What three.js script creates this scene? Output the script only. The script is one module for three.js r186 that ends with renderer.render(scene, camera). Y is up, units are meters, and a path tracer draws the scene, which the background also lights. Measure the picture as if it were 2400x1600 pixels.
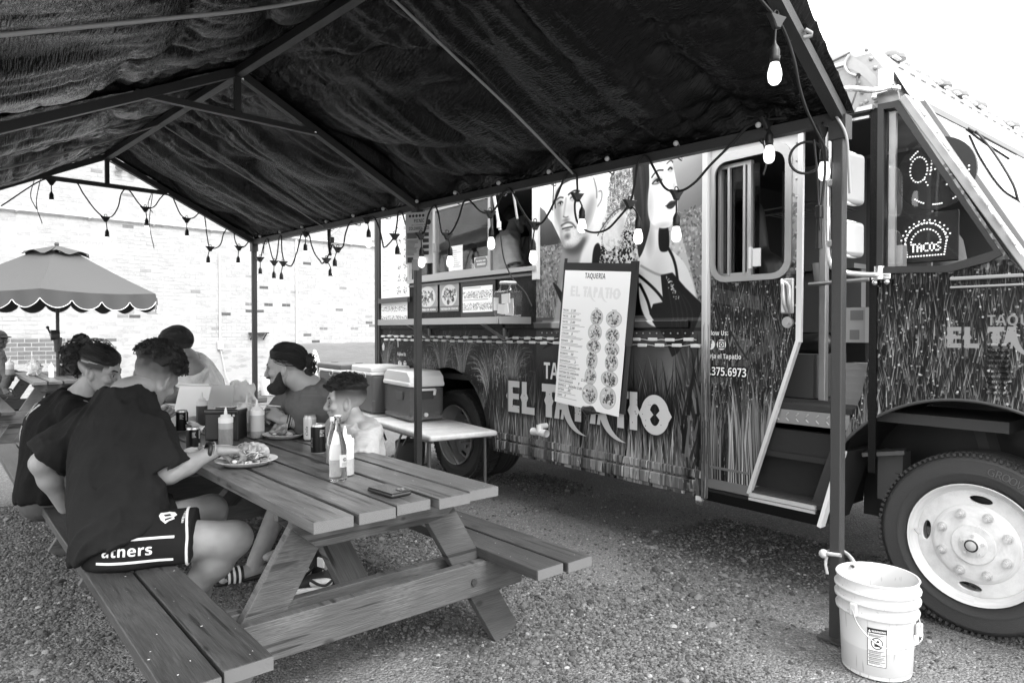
import * as THREE from 'three';
import { mergeGeometries, mergeVertices } from 'three/addons/utils/BufferGeometryUtils.js';
import { RoundedBoxGeometry } from 'three/addons/geometries/RoundedBoxGeometry.js';

// ---------- camera, sky, sun, exposure ----------
const scene = new THREE.Scene();
const camera = new THREE.PerspectiveCamera(53.13, 1024 / 682, 0.05, 300);
camera.position.set(0, 1.36, 0);
camera.rotation.order = 'YXZ';
camera.rotation.set(-0.0156, 0.8953, 0);
const renderer = new THREE.WebGLRenderer({ antialias: true });
renderer.setSize(1024, 682);
renderer.toneMapping = THREE.LinearToneMapping;
renderer.toneMappingExposure = 3.3;
renderer.shadowMap.enabled = true;
{ // bright even overcast
  const w = 64, h = 32, d = new Float32Array(w * h * 4);
  for (let j = 0; j < h; j++) for (let i = 0; i < w; i++) {
    const el = ((j + 0.5) / h - 0.5) * Math.PI, v = el > 0 ? 1.0 + 0.35 * Math.sin(el) : 0.25;
    d.set([v, v, v, 1], (j * w + i) * 4);
  }
  const sky = new THREE.DataTexture(d, w, h, THREE.RGBAFormat, THREE.FloatType);
  sky.mapping = THREE.EquirectangularReflectionMapping; sky.magFilter = THREE.LinearFilter; sky.needsUpdate = true;
  scene.background = sky; scene.environment = sky;
}
const sun = new THREE.DirectionalLight(0xffffff, 1.3);
sun.position.set(22, 26, -5); sun.target.position.set(-4, 0, -1);
sun.castShadow = true; sun.shadow.radius = 40;
Object.assign(sun.shadow.camera, { left: -20, right: 20, top: 20, bottom: -20, far: 80 });
scene.add(sun, sun.target);

// ---------- helpers ----------
let seed = 7;
const rnd = () => { seed = (seed + 0x6d2b79f5) | 0; let t = Math.imul(seed ^ (seed >>> 15), 1 | seed); t = (t + Math.imul(t ^ (t >>> 7), 61 | t)) ^ t; return ((t ^ (t >>> 14)) >>> 0) / 4294967296; };
const rr = (a, b) => a + (b - a) * rnd();
const V = (x, y, z) => new THREE.Vector3(x, y, z);
const lerp = (a, b, t) => a + (b - a) * t, clamp = (x, a = 0, b = 1) => Math.min(b, Math.max(a, x));
const sst = (a, b, x) => { const t = clamp((x - a) / (b - a)); return t * t * (3 - 2 * t); };
const h3 = (x, y, z) => { let n = Math.imul(x, 374761393) ^ Math.imul(y, 668265263) ^ Math.imul(z, 2147483647 - 94735); n = Math.imul(n ^ (n >>> 13), 1274126177); return ((n ^ (n >>> 16)) >>> 0) / 4294967296; };
function noise(x, y, z = 0) { // value noise, -1..1
  const X = Math.floor(x), Y = Math.floor(y), Z = Math.floor(z), f = (t) => t * t * (3 - 2 * t), u = f(x - X), v = f(y - Y), w = f(z - Z);
  const l = (a, b, t) => a + (b - a) * t;
  return 2 * l(l(l(h3(X, Y, Z), h3(X + 1, Y, Z), u), l(h3(X, Y + 1, Z), h3(X + 1, Y + 1, Z), u), v), l(l(h3(X, Y, Z + 1), h3(X + 1, Y, Z + 1), u), l(h3(X, Y + 1, Z + 1), h3(X + 1, Y + 1, Z + 1), u), v), w) - 1;
}
const fbm = (x, y, z = 0, o = 4) => { let s = 0, a = 0.5; for (let i = 0; i < o; i++) { s += a * noise(x, y, z); x = x * 2.03 + 7.1; y = y * 2.03 + 3.7; z = z * 2.03 + 1.3; a *= 0.5; } return s; };

const used = {};
const numbered = (n) => { const k = used[n] = (used[n] ?? -1) + 1; return k ? n + '_' + String(k).padStart(3, '0') : n; };
function tag(o, label, category, group, kind) { o.userData.label = label; if (category) o.userData.category = category; if (group) o.userData.group = group; if (kind) o.userData.kind = kind; return o; }
function thing(name, label, category, pos = [0, 0, 0], ry = 0, group) {
  const o = new THREE.Group(); o.name = numbered(name); o.position.set(...pos); o.rotation.y = ry; scene.add(o);
  return tag(o, label, category, group);
}
const clean = (g) => { if (g.index) g = g.toNonIndexed(); for (const k of Object.keys(g.attributes)) if (!['position', 'normal', 'uv', 'color'].includes(k)) g.deleteAttribute(k); return g; };
const merge = (l) => { l = l.flat(9); return l.length === 1 ? l[0] : mergeGeometries(l.map(clean)); };
function part(parent, name, geo, mat, label, kind) {
  const m = new THREE.Mesh(Array.isArray(geo) ? merge(geo) : geo, mat); m.name = name; m.castShadow = m.receiveShadow = true; parent.add(m);
  if (label) m.userData.label = label; if (kind) m.userData.kind = kind; return m;
}
// wpart: geometry given in world metres, for a thing whose group is not turned
function wpart(parent, name, geo, mat, label, kind) {
  const g = Array.isArray(geo) ? merge(geo) : geo; let q = parent, dx = 0, dy = 0, dz = 0; while (q && q !== scene) { dx += q.position.x; dy += q.position.y; dz += q.position.z; q = q.parent; }
  g.translate(-dx, -dy, -dz); return part(parent, name, g, mat, label, kind);
}
function lone(name, geo, mat, label, category, group, pos) { // a thing that is one mesh
  const m = part(scene, numbered(name), geo, mat); if (pos) m.position.set(...pos); return tag(m, label, category, group);
}
function structure(name, geo, mat) { const m = part(scene, name, geo, mat); m.userData.kind = 'structure'; return m; }
function copyOf(o, label, pos, ry = 0, group) { const c = o.clone(); c.name = numbered(o.name.replace(/_\d\d\d$/, '')); c.userData = { ...o.userData }; scene.add(c); c.position.set(...pos); c.rotation.y = ry; if (label) c.userData.label = label; if (group) c.userData.group = group; return c; }

const box = (w, h, d, x = 0, y = 0, z = 0, ry = 0) => { const g = new THREE.BoxGeometry(w, h, d); if (ry) g.rotateY(ry); return g.translate(x, y, z); };
const rbox = (w, h, d, r, x = 0, y = 0, z = 0, s = 2) => new RoundedBoxGeometry(w, h, d, s, r).translate(x, y, z);
const cyl = (r1, r2, h, x = 0, y = 0, z = 0, n = 20, open = false) => new THREE.CylinderGeometry(r1, r2, h, n, 1, open).translate(x, y, z);
const sph = (r, x = 0, y = 0, z = 0, n = 14) => new THREE.SphereGeometry(r, n, Math.max(6, n >> 1)).translate(x, y, z);
const lathe = (pts, n = 32) => new THREE.LatheGeometry(pts.map((p) => new THREE.Vector2(p[0], p[1])), n);
const tube = (pts, r, seg, n = 6) => { const c = new THREE.CatmullRomCurve3(pts.map((p) => (p.isVector3 ? p : V(...p))), false, 'centripetal'); return new THREE.TubeGeometry(c, seg ?? pts.length * 4, r, n, false); };
function aim(g, a, b) { // geometry built along +x from 0, laid from a to b
  const A = V(...a), B = V(...b), m = new THREE.Matrix4(), x = B.clone().sub(A).normalize(), y = Math.abs(x.y) > 0.999 ? V(0, 0, 1) : V(0, 1, 0), z = x.clone().cross(y).normalize(); y.copy(z).cross(x);
  return g.applyMatrix4(m.makeBasis(x, y, z).setPosition(A));
}
const len = (a, b) => Math.hypot(a[0] - b[0], a[1] - b[1], a[2] - b[2]);
const bar = (a, b, h, w, r = 0) => { const L = len(a, b), g = r ? new RoundedBoxGeometry(L, h, w, 1, r) : new THREE.BoxGeometry(L, h, w); return aim(g.translate(L / 2, 0, 0), a, b); };
const rod = (a, b, r, n = 10) => { const L = len(a, b); return aim(new THREE.CylinderGeometry(r, r, L, n).rotateZ(-Math.PI / 2).translate(L / 2, 0, 0), a, b); };
function uvBox(g, ox = 0, oy = 0) { // uv in metres by the way each face points
  g = clean(g); const p = g.attributes.position, n = g.attributes.normal, uv = new Float32Array(p.count * 2);
  for (let i = 0; i < p.count; i++) { const X = Math.abs(n.getX(i)), Y = Math.abs(n.getY(i)), Z = Math.abs(n.getZ(i));
    const [a, b] = Y >= X && Y >= Z ? [p.getX(i), p.getZ(i)] : Z >= X ? [p.getX(i), p.getY(i)] : [p.getZ(i), p.getY(i)]; uv[2 * i] = a + ox; uv[2 * i + 1] = b + oy; }
  g.setAttribute('uv', new THREE.BufferAttribute(uv, 2)); return g;
}
function uvXY(g) { g = clean(g); const p = g.attributes.position, uv = new Float32Array(p.count * 2); for (let i = 0; i < p.count; i++) { uv[2 * i] = p.getX(i); uv[2 * i + 1] = p.getY(i); } g.setAttribute('uv', new THREE.BufferAttribute(uv, 2)); return g; }
const poly = (pts, holes = []) => { const s = new THREE.Shape(pts.map((p) => new THREE.Vector2(p[0], p[1]))); for (const h of holes) s.holes.push(h.isPath || h instanceof THREE.Path ? h : new THREE.Path(h.map((p) => new THREE.Vector2(p[0], p[1])))); return s; };
const extr = (shape, depth, bevel = 0, cs = 16) => new THREE.ExtrudeGeometry(shape, { depth, bevelEnabled: bevel > 0, bevelSize: bevel, bevelThickness: bevel, bevelSegments: 1, curveSegments: cs });
function rrect(x0, y0, x1, y1, r) { // outline points of a rounded rectangle
  const o = [], c = [[x1 - r, y1 - r, 0], [x0 + r, y1 - r, 90], [x0 + r, y0 + r, 180], [x1 - r, y0 + r, 270]];
  for (const [cx, cy, a] of c) for (let k = 0; k <= 5; k++) { const t = (a + k * 18) * Math.PI / 180; o.push([cx + r * Math.cos(t), cy + r * Math.sin(t)]); }
  return o;
}
function grid(nu, nv, f) { // sheet from f(u,v) -> [x,y,z], uv 0..1
  const g = new THREE.PlaneGeometry(1, 1, nu, nv), p = g.attributes.position, uv = g.attributes.uv;
  for (let i = 0; i < p.count; i++) { const [x, y, z] = f(uv.getX(i), uv.getY(i)); p.setXYZ(i, x, y, z); }
  g.computeVertexNormals(); return g;
}
// ---------- textures and materials ----------
function tex(w, h, draw, o = {}) {
  const c = document.createElement('canvas'); c.width = w; c.height = h; draw(c.getContext('2d'), w, h); if (o.gamma) { const q = c.getContext('2d'); q.setTransform(1, 0, 0, 1, 0, 0); const im = q.getImageData(0, 0, w, h), d = im.data; for (let i = 0; i < d.length; i++) if ((i & 3) < 3) d[i] = 255 * (d[i] / 255) ** o.gamma; q.putImageData(im, 0, 0); }
  const t = new THREE.CanvasTexture(c); if (!o.data) t.colorSpace = THREE.SRGBColorSpace; if (!o.clamp) t.wrapS = t.wrapT = THREE.RepeatWrapping; t.anisotropy = 8; return t;
}
function pix(w, h, f, o = {}) { // grey texture from f(i,j) in 0..1 (linear value unless data)
  const d = new Uint8Array(w * h * 4), e = o.data ? (v) => v : (v) => (v <= 0.0031308 ? 12.92 * v : 1.055 * v ** (1 / 2.4) - 0.055);
  for (let j = 0; j < h; j++) for (let i = 0; i < w; i++) { const v = Math.round(255 * e(clamp(f(i, j)))); d.set([v, v, v, 255], (j * w + i) * 4); }
  const t = new THREE.DataTexture(d, w, h); t.magFilter = THREE.LinearFilter; t.minFilter = THREE.LinearMipmapLinearFilter; t.generateMipmaps = true; t.wrapS = t.wrapT = THREE.RepeatWrapping; if (!o.data) t.colorSpace = THREE.SRGBColorSpace; t.anisotropy = 8; t.needsUpdate = true; return t;
}
const rep = (t, x, y, ox = 0, oy = 0) => { const c = t.clone(); c.repeat.set(x, y); c.offset.set(ox, oy); c.needsUpdate = true; return c; };
const G = (v) => new THREE.Color().setRGB(v, v, v);
const mat = (v, rough = 0.7, o = {}) => new THREE.MeshStandardMaterial({ color: G(v), roughness: rough, ...o });
const phys = (v, rough = 0.5, o = {}) => new THREE.MeshPhysicalMaterial({ color: G(v), roughness: rough, ...o });
const css = (v) => { const s = Math.round(255 * (v <= 0.0031308 ? 12.92 * v : 1.055 * v ** (1 / 2.4) - 0.055)); return `rgb(${s},${s},${s})`; };
const S = (v, a = 1) => `rgba(${v | 0},${v | 0},${v | 0},${a})`; // grey 0..255

// periodic value noise for tiling textures
const pn = (x, y, px, py, s = 0) => { const X = Math.floor(x), Y = Math.floor(y), f = (t) => t * t * (3 - 2 * t), u = f(x - X), v = f(y - Y), m = (a, b) => ((a % b) + b) % b, q = (a, b) => h3(m(a, px), m(b, py), s);
  return lerp(lerp(q(X, Y), q(X + 1, Y), u), lerp(q(X, Y + 1), q(X + 1, Y + 1), u), v); };
const fineBump = pix(512, 512, (i, j) => 0.5 * pn(i / 4, j / 4, 128, 128, 1) + 0.3 * pn(i / 2, j / 2, 256, 256, 2) + 0.2 * pn(i / 16, j / 16, 32, 32, 3), { data: true });
const blotch = pix(512, 512, (i, j) => 0.78 + 0.2 * pn(i / 64, j / 64, 8, 8, 4) + 0.12 * pn(i / 16, j / 16, 32, 32, 5) - 0.08 * pn(i / 3, j / 3, 171, 171, 6));
const clothBump = pix(256, 256, (i, j) => 0.5 + 0.25 * Math.sin(i * Math.PI / 2) + 0.25 * Math.sin(j * Math.PI / 2) * pn(i / 8, j / 8, 32, 32, 9), { data: true });
const metalGrey = mat(0.45, 0.35, { metalness: 0.9 }), steelDark = mat(0.05, 0.45, { metalness: 0.3 }), black = mat(0.012, 0.5), rubber = mat(0.02, 0.75), white = mat(0.78, 0.45), chrome = mat(0.75, 0.12, { metalness: 1 });
const plasticDark = mat(0.02, 0.35);

// ---------- distance fields, meshed by surface nets ----------
const smin = (a, b, k) => { if (k <= 0) return Math.min(a, b); const h = Math.max(k - Math.abs(a - b), 0) / k; return Math.min(a, b) - h * h * k * 0.25; };
const smax = (a, b, k) => -smin(-a, -b, k);
function cap(a, b, ra, rb = ra) { // tapered capsule
  const [ax, ay, az] = a, bx = b[0] - ax, by = b[1] - ay, bz = b[2] - az, q = 1 / (bx * bx + by * by + bz * bz + 1e-12);
  return (x, y, z) => { x -= ax; y -= ay; z -= az; const t = clamp((x * bx + y * by + z * bz) * q); return Math.hypot(x - bx * t, y - by * t, z - bz * t) - lerp(ra, rb, t); };
}
function flatcap(a, b, ra, rb, ax, k) { // capsule flattened by k along the unit direction ax
  const c = cap([0, 0, 0], [0, 0, 0], 0), A = V(...a), B = V(...b), n = V(...ax).normalize(), sq = (p) => { const d = p.dot(n); return p.clone().addScaledVector(n, d / k - d); };
  const f = cap(sq(A).toArray(), sq(B).toArray(), ra, rb);
  return (x, y, z) => { const d = x * n.x + y * n.y + z * n.z, e = d / k - d; return f(x + n.x * e, y + n.y * e, z + n.z * e) * Math.min(1, k * 1.15); };
}
function ell(c, r) { const [cx, cy, cz] = c, [a, b, d] = r; return (x, y, z) => { x -= cx; y -= cy; z -= cz; const k0 = Math.hypot(x / a, y / b, z / d), k1 = Math.hypot(x / (a * a), y / (b * b), z / (d * d)); return k1 < 1e-9 ? -Math.min(a, b, d) : k0 * (k0 - 1) / k1; }; }
const join = (k, ...f) => { f = f.flat(9); return (x, y, z) => { let d = 1e9; for (const g of f) d = smin(d, g(x, y, z), k); return d; }; };
const cut = (f, g, k = 0.01) => (x, y, z) => smax(f(x, y, z), -g(x, y, z), k);
const both = (f, g, k = 0.01) => (x, y, z) => smax(f(x, y, z), g(x, y, z), k);
const half = (p, n) => { const L = Math.hypot(...n), nx = n[0] / L, ny = n[1] / L, nz = n[2] / L, d = p[0] * nx + p[1] * ny + p[2] * nz; return (x, y, z) => x * nx + y * ny + z * nz - d; }; // inside: behind the plane
const grown = (f, r) => (x, y, z) => f(x, y, z) - r;
function field(f, lo, hi, cell, color) {
  const n = [0, 1, 2].map((i) => Math.ceil((hi[i] - lo[i]) / cell) + 2), [nx, ny, nz] = n, F = new Float32Array(nx * ny * nz), at = (i, j, k) => (k * ny + j) * nx + i, B = 4;
  const px = (i) => lo[0] + (i - 0.5) * cell, py = (j) => lo[1] + (j - 0.5) * cell, pz = (k) => lo[2] + (k - 0.5) * cell;
  for (let k0 = 0; k0 < nz; k0 += B) for (let j0 = 0; j0 < ny; j0 += B) for (let i0 = 0; i0 < nx; i0 += B) {
    const c = f(px(i0 + 1.5), py(j0 + 1.5), pz(k0 + 1.5)), far = Math.abs(c) > cell * 6.5;
    for (let k = k0; k < Math.min(k0 + B, nz); k++) for (let j = j0; j < Math.min(j0 + B, ny); j++) for (let i = i0; i < Math.min(i0 + B, nx); i++) F[at(i, j, k)] = far ? c : f(px(i), py(j), pz(k));
  }
  const id = new Int32Array(F.length).fill(-1), P = [], I = [];
  for (let k = 0; k < nz - 1; k++) for (let j = 0; j < ny - 1; j++) for (let i = 0; i < nx - 1; i++) {
    let m = 0; for (let c = 0; c < 8; c++) if (F[at(i + (c & 1), j + ((c >> 1) & 1), k + (c >> 2))] < 0) m++;
    if (m === 0 || m === 8) continue;
    let sx = 0, sy = 0, sz = 0, q = 0;
    for (let c = 0; c < 8; c++) for (const b of [1, 2, 4]) if (!(c & b)) { const e = c | b, u = F[at(i + (c & 1), j + ((c >> 1) & 1), k + (c >> 2))], v = F[at(i + (e & 1), j + ((e >> 1) & 1), k + (e >> 2))];
      if ((u < 0) !== (v < 0)) { const t = u / (u - v); sx += (c & 1) + (b === 1 ? t : 0); sy += ((c >> 1) & 1) + (b === 2 ? t : 0); sz += (c >> 2) + (b === 4 ? t : 0); q++; } }
    id[at(i, j, k)] = P.length / 3; P.push(px(i + sx / q), py(j + sy / q), pz(k + sz / q));
  }
  const quad = (a, b, c, d, flip) => { if (a < 0 || b < 0 || c < 0 || d < 0) return; flip ? I.push(a, c, b, a, d, c) : I.push(a, b, c, a, c, d); };
  for (let k = 1; k < nz - 1; k++) for (let j = 1; j < ny - 1; j++) for (let i = 1; i < nx - 1; i++) {
    const s = F[at(i, j, k)] < 0;
    if (s !== F[at(i + 1, j, k)] < 0) quad(id[at(i, j - 1, k - 1)], id[at(i, j, k - 1)], id[at(i, j, k)], id[at(i, j - 1, k)], !s);
    if (s !== F[at(i, j + 1, k)] < 0) quad(id[at(i - 1, j, k - 1)], id[at(i - 1, j, k)], id[at(i, j, k)], id[at(i, j, k - 1)], !s);
    if (s !== F[at(i, j, k + 1)] < 0) quad(id[at(i - 1, j - 1, k)], id[at(i, j - 1, k)], id[at(i, j, k)], id[at(i - 1, j, k)], !s);
  }
  const g = new THREE.BufferGeometry(); g.setAttribute('position', new THREE.BufferAttribute(new Float32Array(P), 3)); g.setIndex(I); g.computeVertexNormals();
  g.setAttribute('uv', new THREE.BufferAttribute(new Float32Array(P.length / 3 * 2), 2)); const uv = g.attributes.uv; for (let i = 0; i < uv.count; i++) uv.setXY(i, P[3 * i] + P[3 * i + 2], P[3 * i + 1]);
  if (color) { const C = new Float32Array(P.length); for (let i = 0; i < P.length; i += 3) { const v = color(P[i], P[i + 1], P[i + 2]); C[i] = C[i + 1] = C[i + 2] = v; } g.setAttribute('color', new THREE.BufferAttribute(C, 3)); }
  return g;
}

// ---------- ground ----------
const gravelTex = pix(1024, 1024, (i, j) => { // small stones: cells of two sizes
  let v = 0;
  for (const [c, w, s] of [[8, 0.55, 11], [4, 0.45, 12]]) { const n = Math.floor(1024 / c), x = i / c, y = j / c; let best = 9, col = 0, sec = 9;
    for (let b = -1; b <= 1; b++) for (let a = -1; a <= 1; a++) { const X = Math.floor(x) + a, Y = Math.floor(y) + b, mx = ((X % n) + n) % n, my = ((Y % n) + n) % n, d = Math.hypot(X + h3(mx, my, s) - x, Y + h3(mx, my, s + 40) - y); if (d < best) { sec = best; best = d; col = h3(mx, my, s + 80); } else if (d < sec) sec = d; }
    v += w * (0.1 + 0.2 * col ** 1.5 + (col > 0.96 ? 0.16 : 0)) * (0.45 + 0.55 * sst(0, 0.2, sec - best)); }
  return v * 0.95 + 0.01;
});
const gravelBump = pix(1024, 1024, (i, j) => { const c = 10, n = 102, x = i / c, y = j / c; let best = 9; for (let b = -1; b <= 1; b++) for (let a = -1; a <= 1; a++) { const X = Math.floor(x) + a, Y = Math.floor(y) + b, mx = ((X % n) + n) % n, my = ((Y % n) + n) % n; best = Math.min(best, Math.hypot(X + h3(mx, my, 11) - x, Y + h3(mx, my, 51) - y)); } return clamp(1 - best) * 0.7 + 0.3 * pn(i / 4, j / 4, 256, 256, 2); }, { data: true });
const dirtAt = (x, z) => sst(-0.06, 0.24, fbm(x * 0.9 + 3, z * 0.9 + 1.7, 5, 3)); // 1 where bare packed dirt shows
const groundH = (x, z) => 0.012 * fbm(x * 1.1, z * 1.1, 0, 3) - 0.004;
{
  const line = (lo, hi, step, far) => { const a = []; for (let v = lo; v <= hi; v += step) a.push(v); let s = step; for (let v = hi; v < far;) { s *= 1.35; v += s; a.push(v); } s = step; const b = []; for (let v = lo; v > -far;) { s *= 1.35; v -= s; b.unshift(v); } return [...b, ...a]; };
  const xs = line(-8, 1, 0.045, 140), zs = line(-6, 2, 0.045, 140), nx = xs.length, nz = zs.length, P = [], U = [], C = [], I = [];
  for (let j = 0; j < nz; j++) for (let i = 0; i < nx; i++) { const x = xs[i], z = zs[j]; P.push(x, groundH(x, z), z); U.push(x, z); const d = dirtAt(x, z), c = 0.8 + 0.5 * fbm(x * 1.7, z * 1.7, 9, 4) + 0.15 * d; C.push(c, c, c); }
  for (let j = 0; j < nz - 1; j++) for (let i = 0; i < nx - 1; i++) { const a = j * nx + i; I.push(a, a + nx, a + 1, a + 1, a + nx, a + nx + 1); }
  const g = new THREE.BufferGeometry(); g.setAttribute('position', new THREE.Float32BufferAttribute(P, 3)); g.setAttribute('uv', new THREE.Float32BufferAttribute(U, 2)); g.setAttribute('color', new THREE.Float32BufferAttribute(C, 3)); g.setIndex(I); g.computeVertexNormals();
  structure('ground', g, new THREE.MeshStandardMaterial({ map: rep(gravelTex, 0.8, 0.8), bumpMap: rep(gravelBump, 0.8, 0.8), bumpScale: 0.012, roughness: 0.95, vertexColors: true }));
  // loose stones
  const stone = (k) => { const q = new THREE.IcosahedronGeometry(1, 1), p = q.attributes.position; for (let i = 0; i < p.count; i++) { const v = V(p.getX(i), p.getY(i), p.getZ(i)), f = 1 + 0.35 * noise(v.x * 1.3 + k * 9, v.y * 1.3, v.z * 1.3); p.setXYZ(i, v.x * f * 1.2, v.y * f * 0.7, v.z * f); } q.computeVertexNormals(); return q; };
  const spots = [[], []], tall = [];
  for (let n = 0; n < 170000; n++) {
    const x = rr(-6.6, 0.3), z = rr(-4.3, 0.5), d = dirtAt(x, z), near = Math.hypot(x, z); if (rnd() < d * 0.95 || near < 0.9) continue;
    const big = rnd(), r = big > 0.994 ? rr(0.011, 0.022) : big > 0.78 ? rr(0.006, 0.01) : rr(0.003, 0.0065); if (near > 3.8 && r < 0.0042) continue;
    spots[n & 1].push([x, z, r]);
  }
  spots.forEach((l, k) => {
    const m = new THREE.InstancedMesh(stone(k), new THREE.MeshStandardMaterial({ color: 0xffffff, roughness: 0.9, bumpMap: fineBump, bumpScale: 0.001 }), l.length), q = new THREE.Matrix4(), e = new THREE.Quaternion(), c = new THREE.Color();
    l.forEach(([x, z, r], i) => { e.setFromEuler(new THREE.Euler(rr(-0.4, 0.4), rr(0, 6.3), rr(-0.4, 0.4))); q.compose(V(x, groundH(x, z) + r * 0.3, z), e, V(r, r * rr(0.7, 1.1), r)); m.setMatrixAt(i, q); const t = rnd(), v = t > 0.96 ? rr(0.22, 0.36) : 0.04 + 0.15 * rnd() ** 1.4; m.setColorAt(i, c.setRGB(v, v, v)); });
    m.name = numbered('gravel'); m.castShadow = m.receiveShadow = true; scene.add(m); tag(m, ['loose grey gravel stones strewn over the lot under the picnic table', 'finer loose gravel chips between the stones of the lot'][k], 'gravel', null, 'stuff');
  });
}

// ---------- painted brick wall ----------
const wall = thing('brick_wall', 'long whitewashed brick wall with a grey lower band behind the tent', 'wall', [-15.76, 0, -5.16], 1.6773);
{
  const plaster = mat(0.4, 0.9, { map: rep(blotch, 0.5, 0.5), bumpMap: rep(fineBump, 3, 3), bumpScale: 0.004 });
  part(wall, 'wall_core', uvBox(box(26, 7.2, 0.3, -2, 3.6, -0.1505)), plaster);
  const pm = (v, o = 1.1) => mat(v, 0.85, { map: rep(blotch, o, o, rnd(), rnd()), bumpMap: rep(fineBump, 4, 4), bumpScale: 0.003 });
  const paint = [pm(0.39), pm(0.38), pm(0.4, 2), pm(0.345, 2.3)], worn = [pm(0.22, 3), pm(0.17, 3), pm(0.27, 4)], bare = [pm(0.08, 3), pm(0.11, 3)], band = [pm(0.15, 2), pm(0.165, 2), pm(0.135, 2)];
  const list = [], geos = [0, 1, 2].map((k) => { const g = uvBox(box(0.204, 0.066, 0.02), k * 0.37, k * 0.21), p = g.attributes.position; for (let i = 0; i < p.count; i++) if (p.getZ(i) > 0) p.setXYZ(i, p.getX(i) * (0.965 + 0.02 * k), p.getY(i) * 0.93, p.getZ(i)); g.computeVertexNormals(); return g; });
  const halfGeo = uvBox(box(0.098, 0.064, 0.02));
  for (let c = 0; c * 0.078 < 5.6; c++) { const y = 0.09 + c * 0.078; for (let x = -5.1 + (c % 2) * 0.108; x < 3.5; x += 0.216) {
    const header = c % 7 === 3, lump = fbm(x * 0.8 + 5, y * 1.1, 3, 3), low = 1 - sst(0.9, 2.2, y), mid = Math.exp(-(((y - 1.75) / 0.45) ** 2));
    const inBandL = y < 1.22 && x < -2.9 + 0.5 * noise(y * 3, x) , pale = y < 0.82 && fbm(x * 1.6, y * 2.6, 8, 3) > -0.06, inBandR = y < 1.06 && x > 0.75;
    if (y < 0.95 && x > -2.9 && x < 0.75) continue;   // plaster covers the bricks here
    if (inBandR) continue;
    let m = paint[Math.floor(rnd() * 4)]; const t = rnd();
    if (inBandL) m = pale ? paint[3] : band[Math.floor(rnd() * 3)];
    else if (t < 0.015 + 0.3 * sst(0.05, 0.4, lump) * (0.2 * low + 0.9 * mid)) m = rnd() < 0.3 ? bare[Math.floor(rnd() * 2)] : worn[Math.floor(rnd() * 3)];
    for (const [dx, g] of header ? [[-0.054, halfGeo], [0.054, halfGeo]] : [[0, geos[Math.floor(rnd() * 3)]]]) list.push([x + dx + rr(-0.004, 0.004), y + rr(-0.002, 0.002), -0.0085 + 0.0025 * rnd() + 0.006 * fbm(x * 1.3, y * 1.3, 2), rr(-0.012, 0.012), g, m]);
  } }
  const eye = wall.worldToLocal(V(0, 1.36, 0)); wall.updateMatrixWorld(); const e2 = wall.worldToLocal(V(0, 1.36, 0));
  list.sort((a, b) => Math.hypot(a[0] - e2.x, a[1] - e2.y) - Math.hypot(b[0] - e2.x, b[1] - e2.y));
  const rest = new Map(), shown = list.filter((b) => b[0] > -4.8 && b[1] > 0.3 && b[1] < 3.4);
  const single = new Set(shown.slice(0, 300));
  for (const b of list) { const [x, y, z, r, g, m] = b;
    if (single.has(b)) { const q = part(wall, 'brick', g, m); q.position.set(x, y, z); q.rotation.z = r; }
    else { const q = g.clone().rotateZ(r).translate(x, y, z); rest.has(m) ? rest.get(m).push(q) : rest.set(m, [q]); } }
  // the bricks beyond the nearest three hundred
  for (const [m, l] of rest) part(wall, 'brick_field', l, m, null, 'stuff');
  // grey render and pale patched plaster along the foot
  const slab = (x0, x1, y0, y1, z, k, amp) => grid(60, 24, (u, v) => { const x = lerp(x0, x1, u), y = lerp(y0, y1, v), e = Math.min(u, 1 - u, 1 - v) * 12; return [x, y + (v > 0.98 ? amp * fbm(x * 2, 1, k) : 0), z + 0.008 * fbm(x * 4, y * 4, k) - (e < 0.3 ? 0.012 : 0)]; });
  part(wall, 'grey_render', uvBoxKeep(slab(0.75, 7, 0, 1.06, 0.012, 1, 0.01)), mat(0.19, 0.92, { map: rep(blotch, 0.8, 0.8), bumpMap: rep(fineBump, 2, 2), bumpScale: 0.006 }));
  part(wall, 'patched_plaster', uvBoxKeep(slab(-2.95, 0.74, 0, 0.96, 0.01, 3, 0.12)), new THREE.MeshStandardMaterial({ color: G(0.46), roughness: 0.9, bumpMap: rep(fineBump, 2, 2), bumpScale: 0.006, map: tex(1024, 512, (c, w, h) => {
    c.fillStyle = S(222); c.fillRect(0, 0, w, h); for (let i = 0; i < 260; i++) { const x = rnd() * w, y = rnd() * h, r = rr(6, 40), low = y / h; c.fillStyle = S(rnd() < 0.55 ? rr(150, 190) : rr(215, 240), 0.35); c.beginPath(); for (let k = 0; k < 9; k++) c.lineTo(x + r * rr(0.5, 1.3) * Math.cos(k * 0.7), y + r * rr(0.4, 0.9) * Math.sin(k * 0.7)); c.fill(); }
    c.strokeStyle = S(120, 0.5); for (let i = 0; i < 40; i++) { let x = rnd() * w, y = rnd() * h; c.beginPath(); c.moveTo(x, y); for (let k = 0; k < 5; k++) c.lineTo(x += rr(4, 30), y += rr(-6, 6)); c.stroke(); } }, { clamp: true }) }));
  // things fixed to the wall
  const pipe = thing('conduit_pipe', 'long thin horizontal pipe running high along the white brick wall', 'pipe', wall.localToWorld(V(-1, 3.55, 0.05)).toArray(), 1.6773);
  part(pipe, 'pipe', new THREE.CylinderGeometry(0.022, 0.022, 13, 10).rotateZ(Math.PI / 2), mat(0.5, 0.5)); for (let i = -5; i < 6; i++) part(pipe, 'bracket', [box(0.03, 0.1, 0.06, i * 1.15, 0, -0.035), cyl(0.03, 0.03, 0.05, i * 1.15, 0, 0, 10)], mat(0.42, 0.6));
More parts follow.
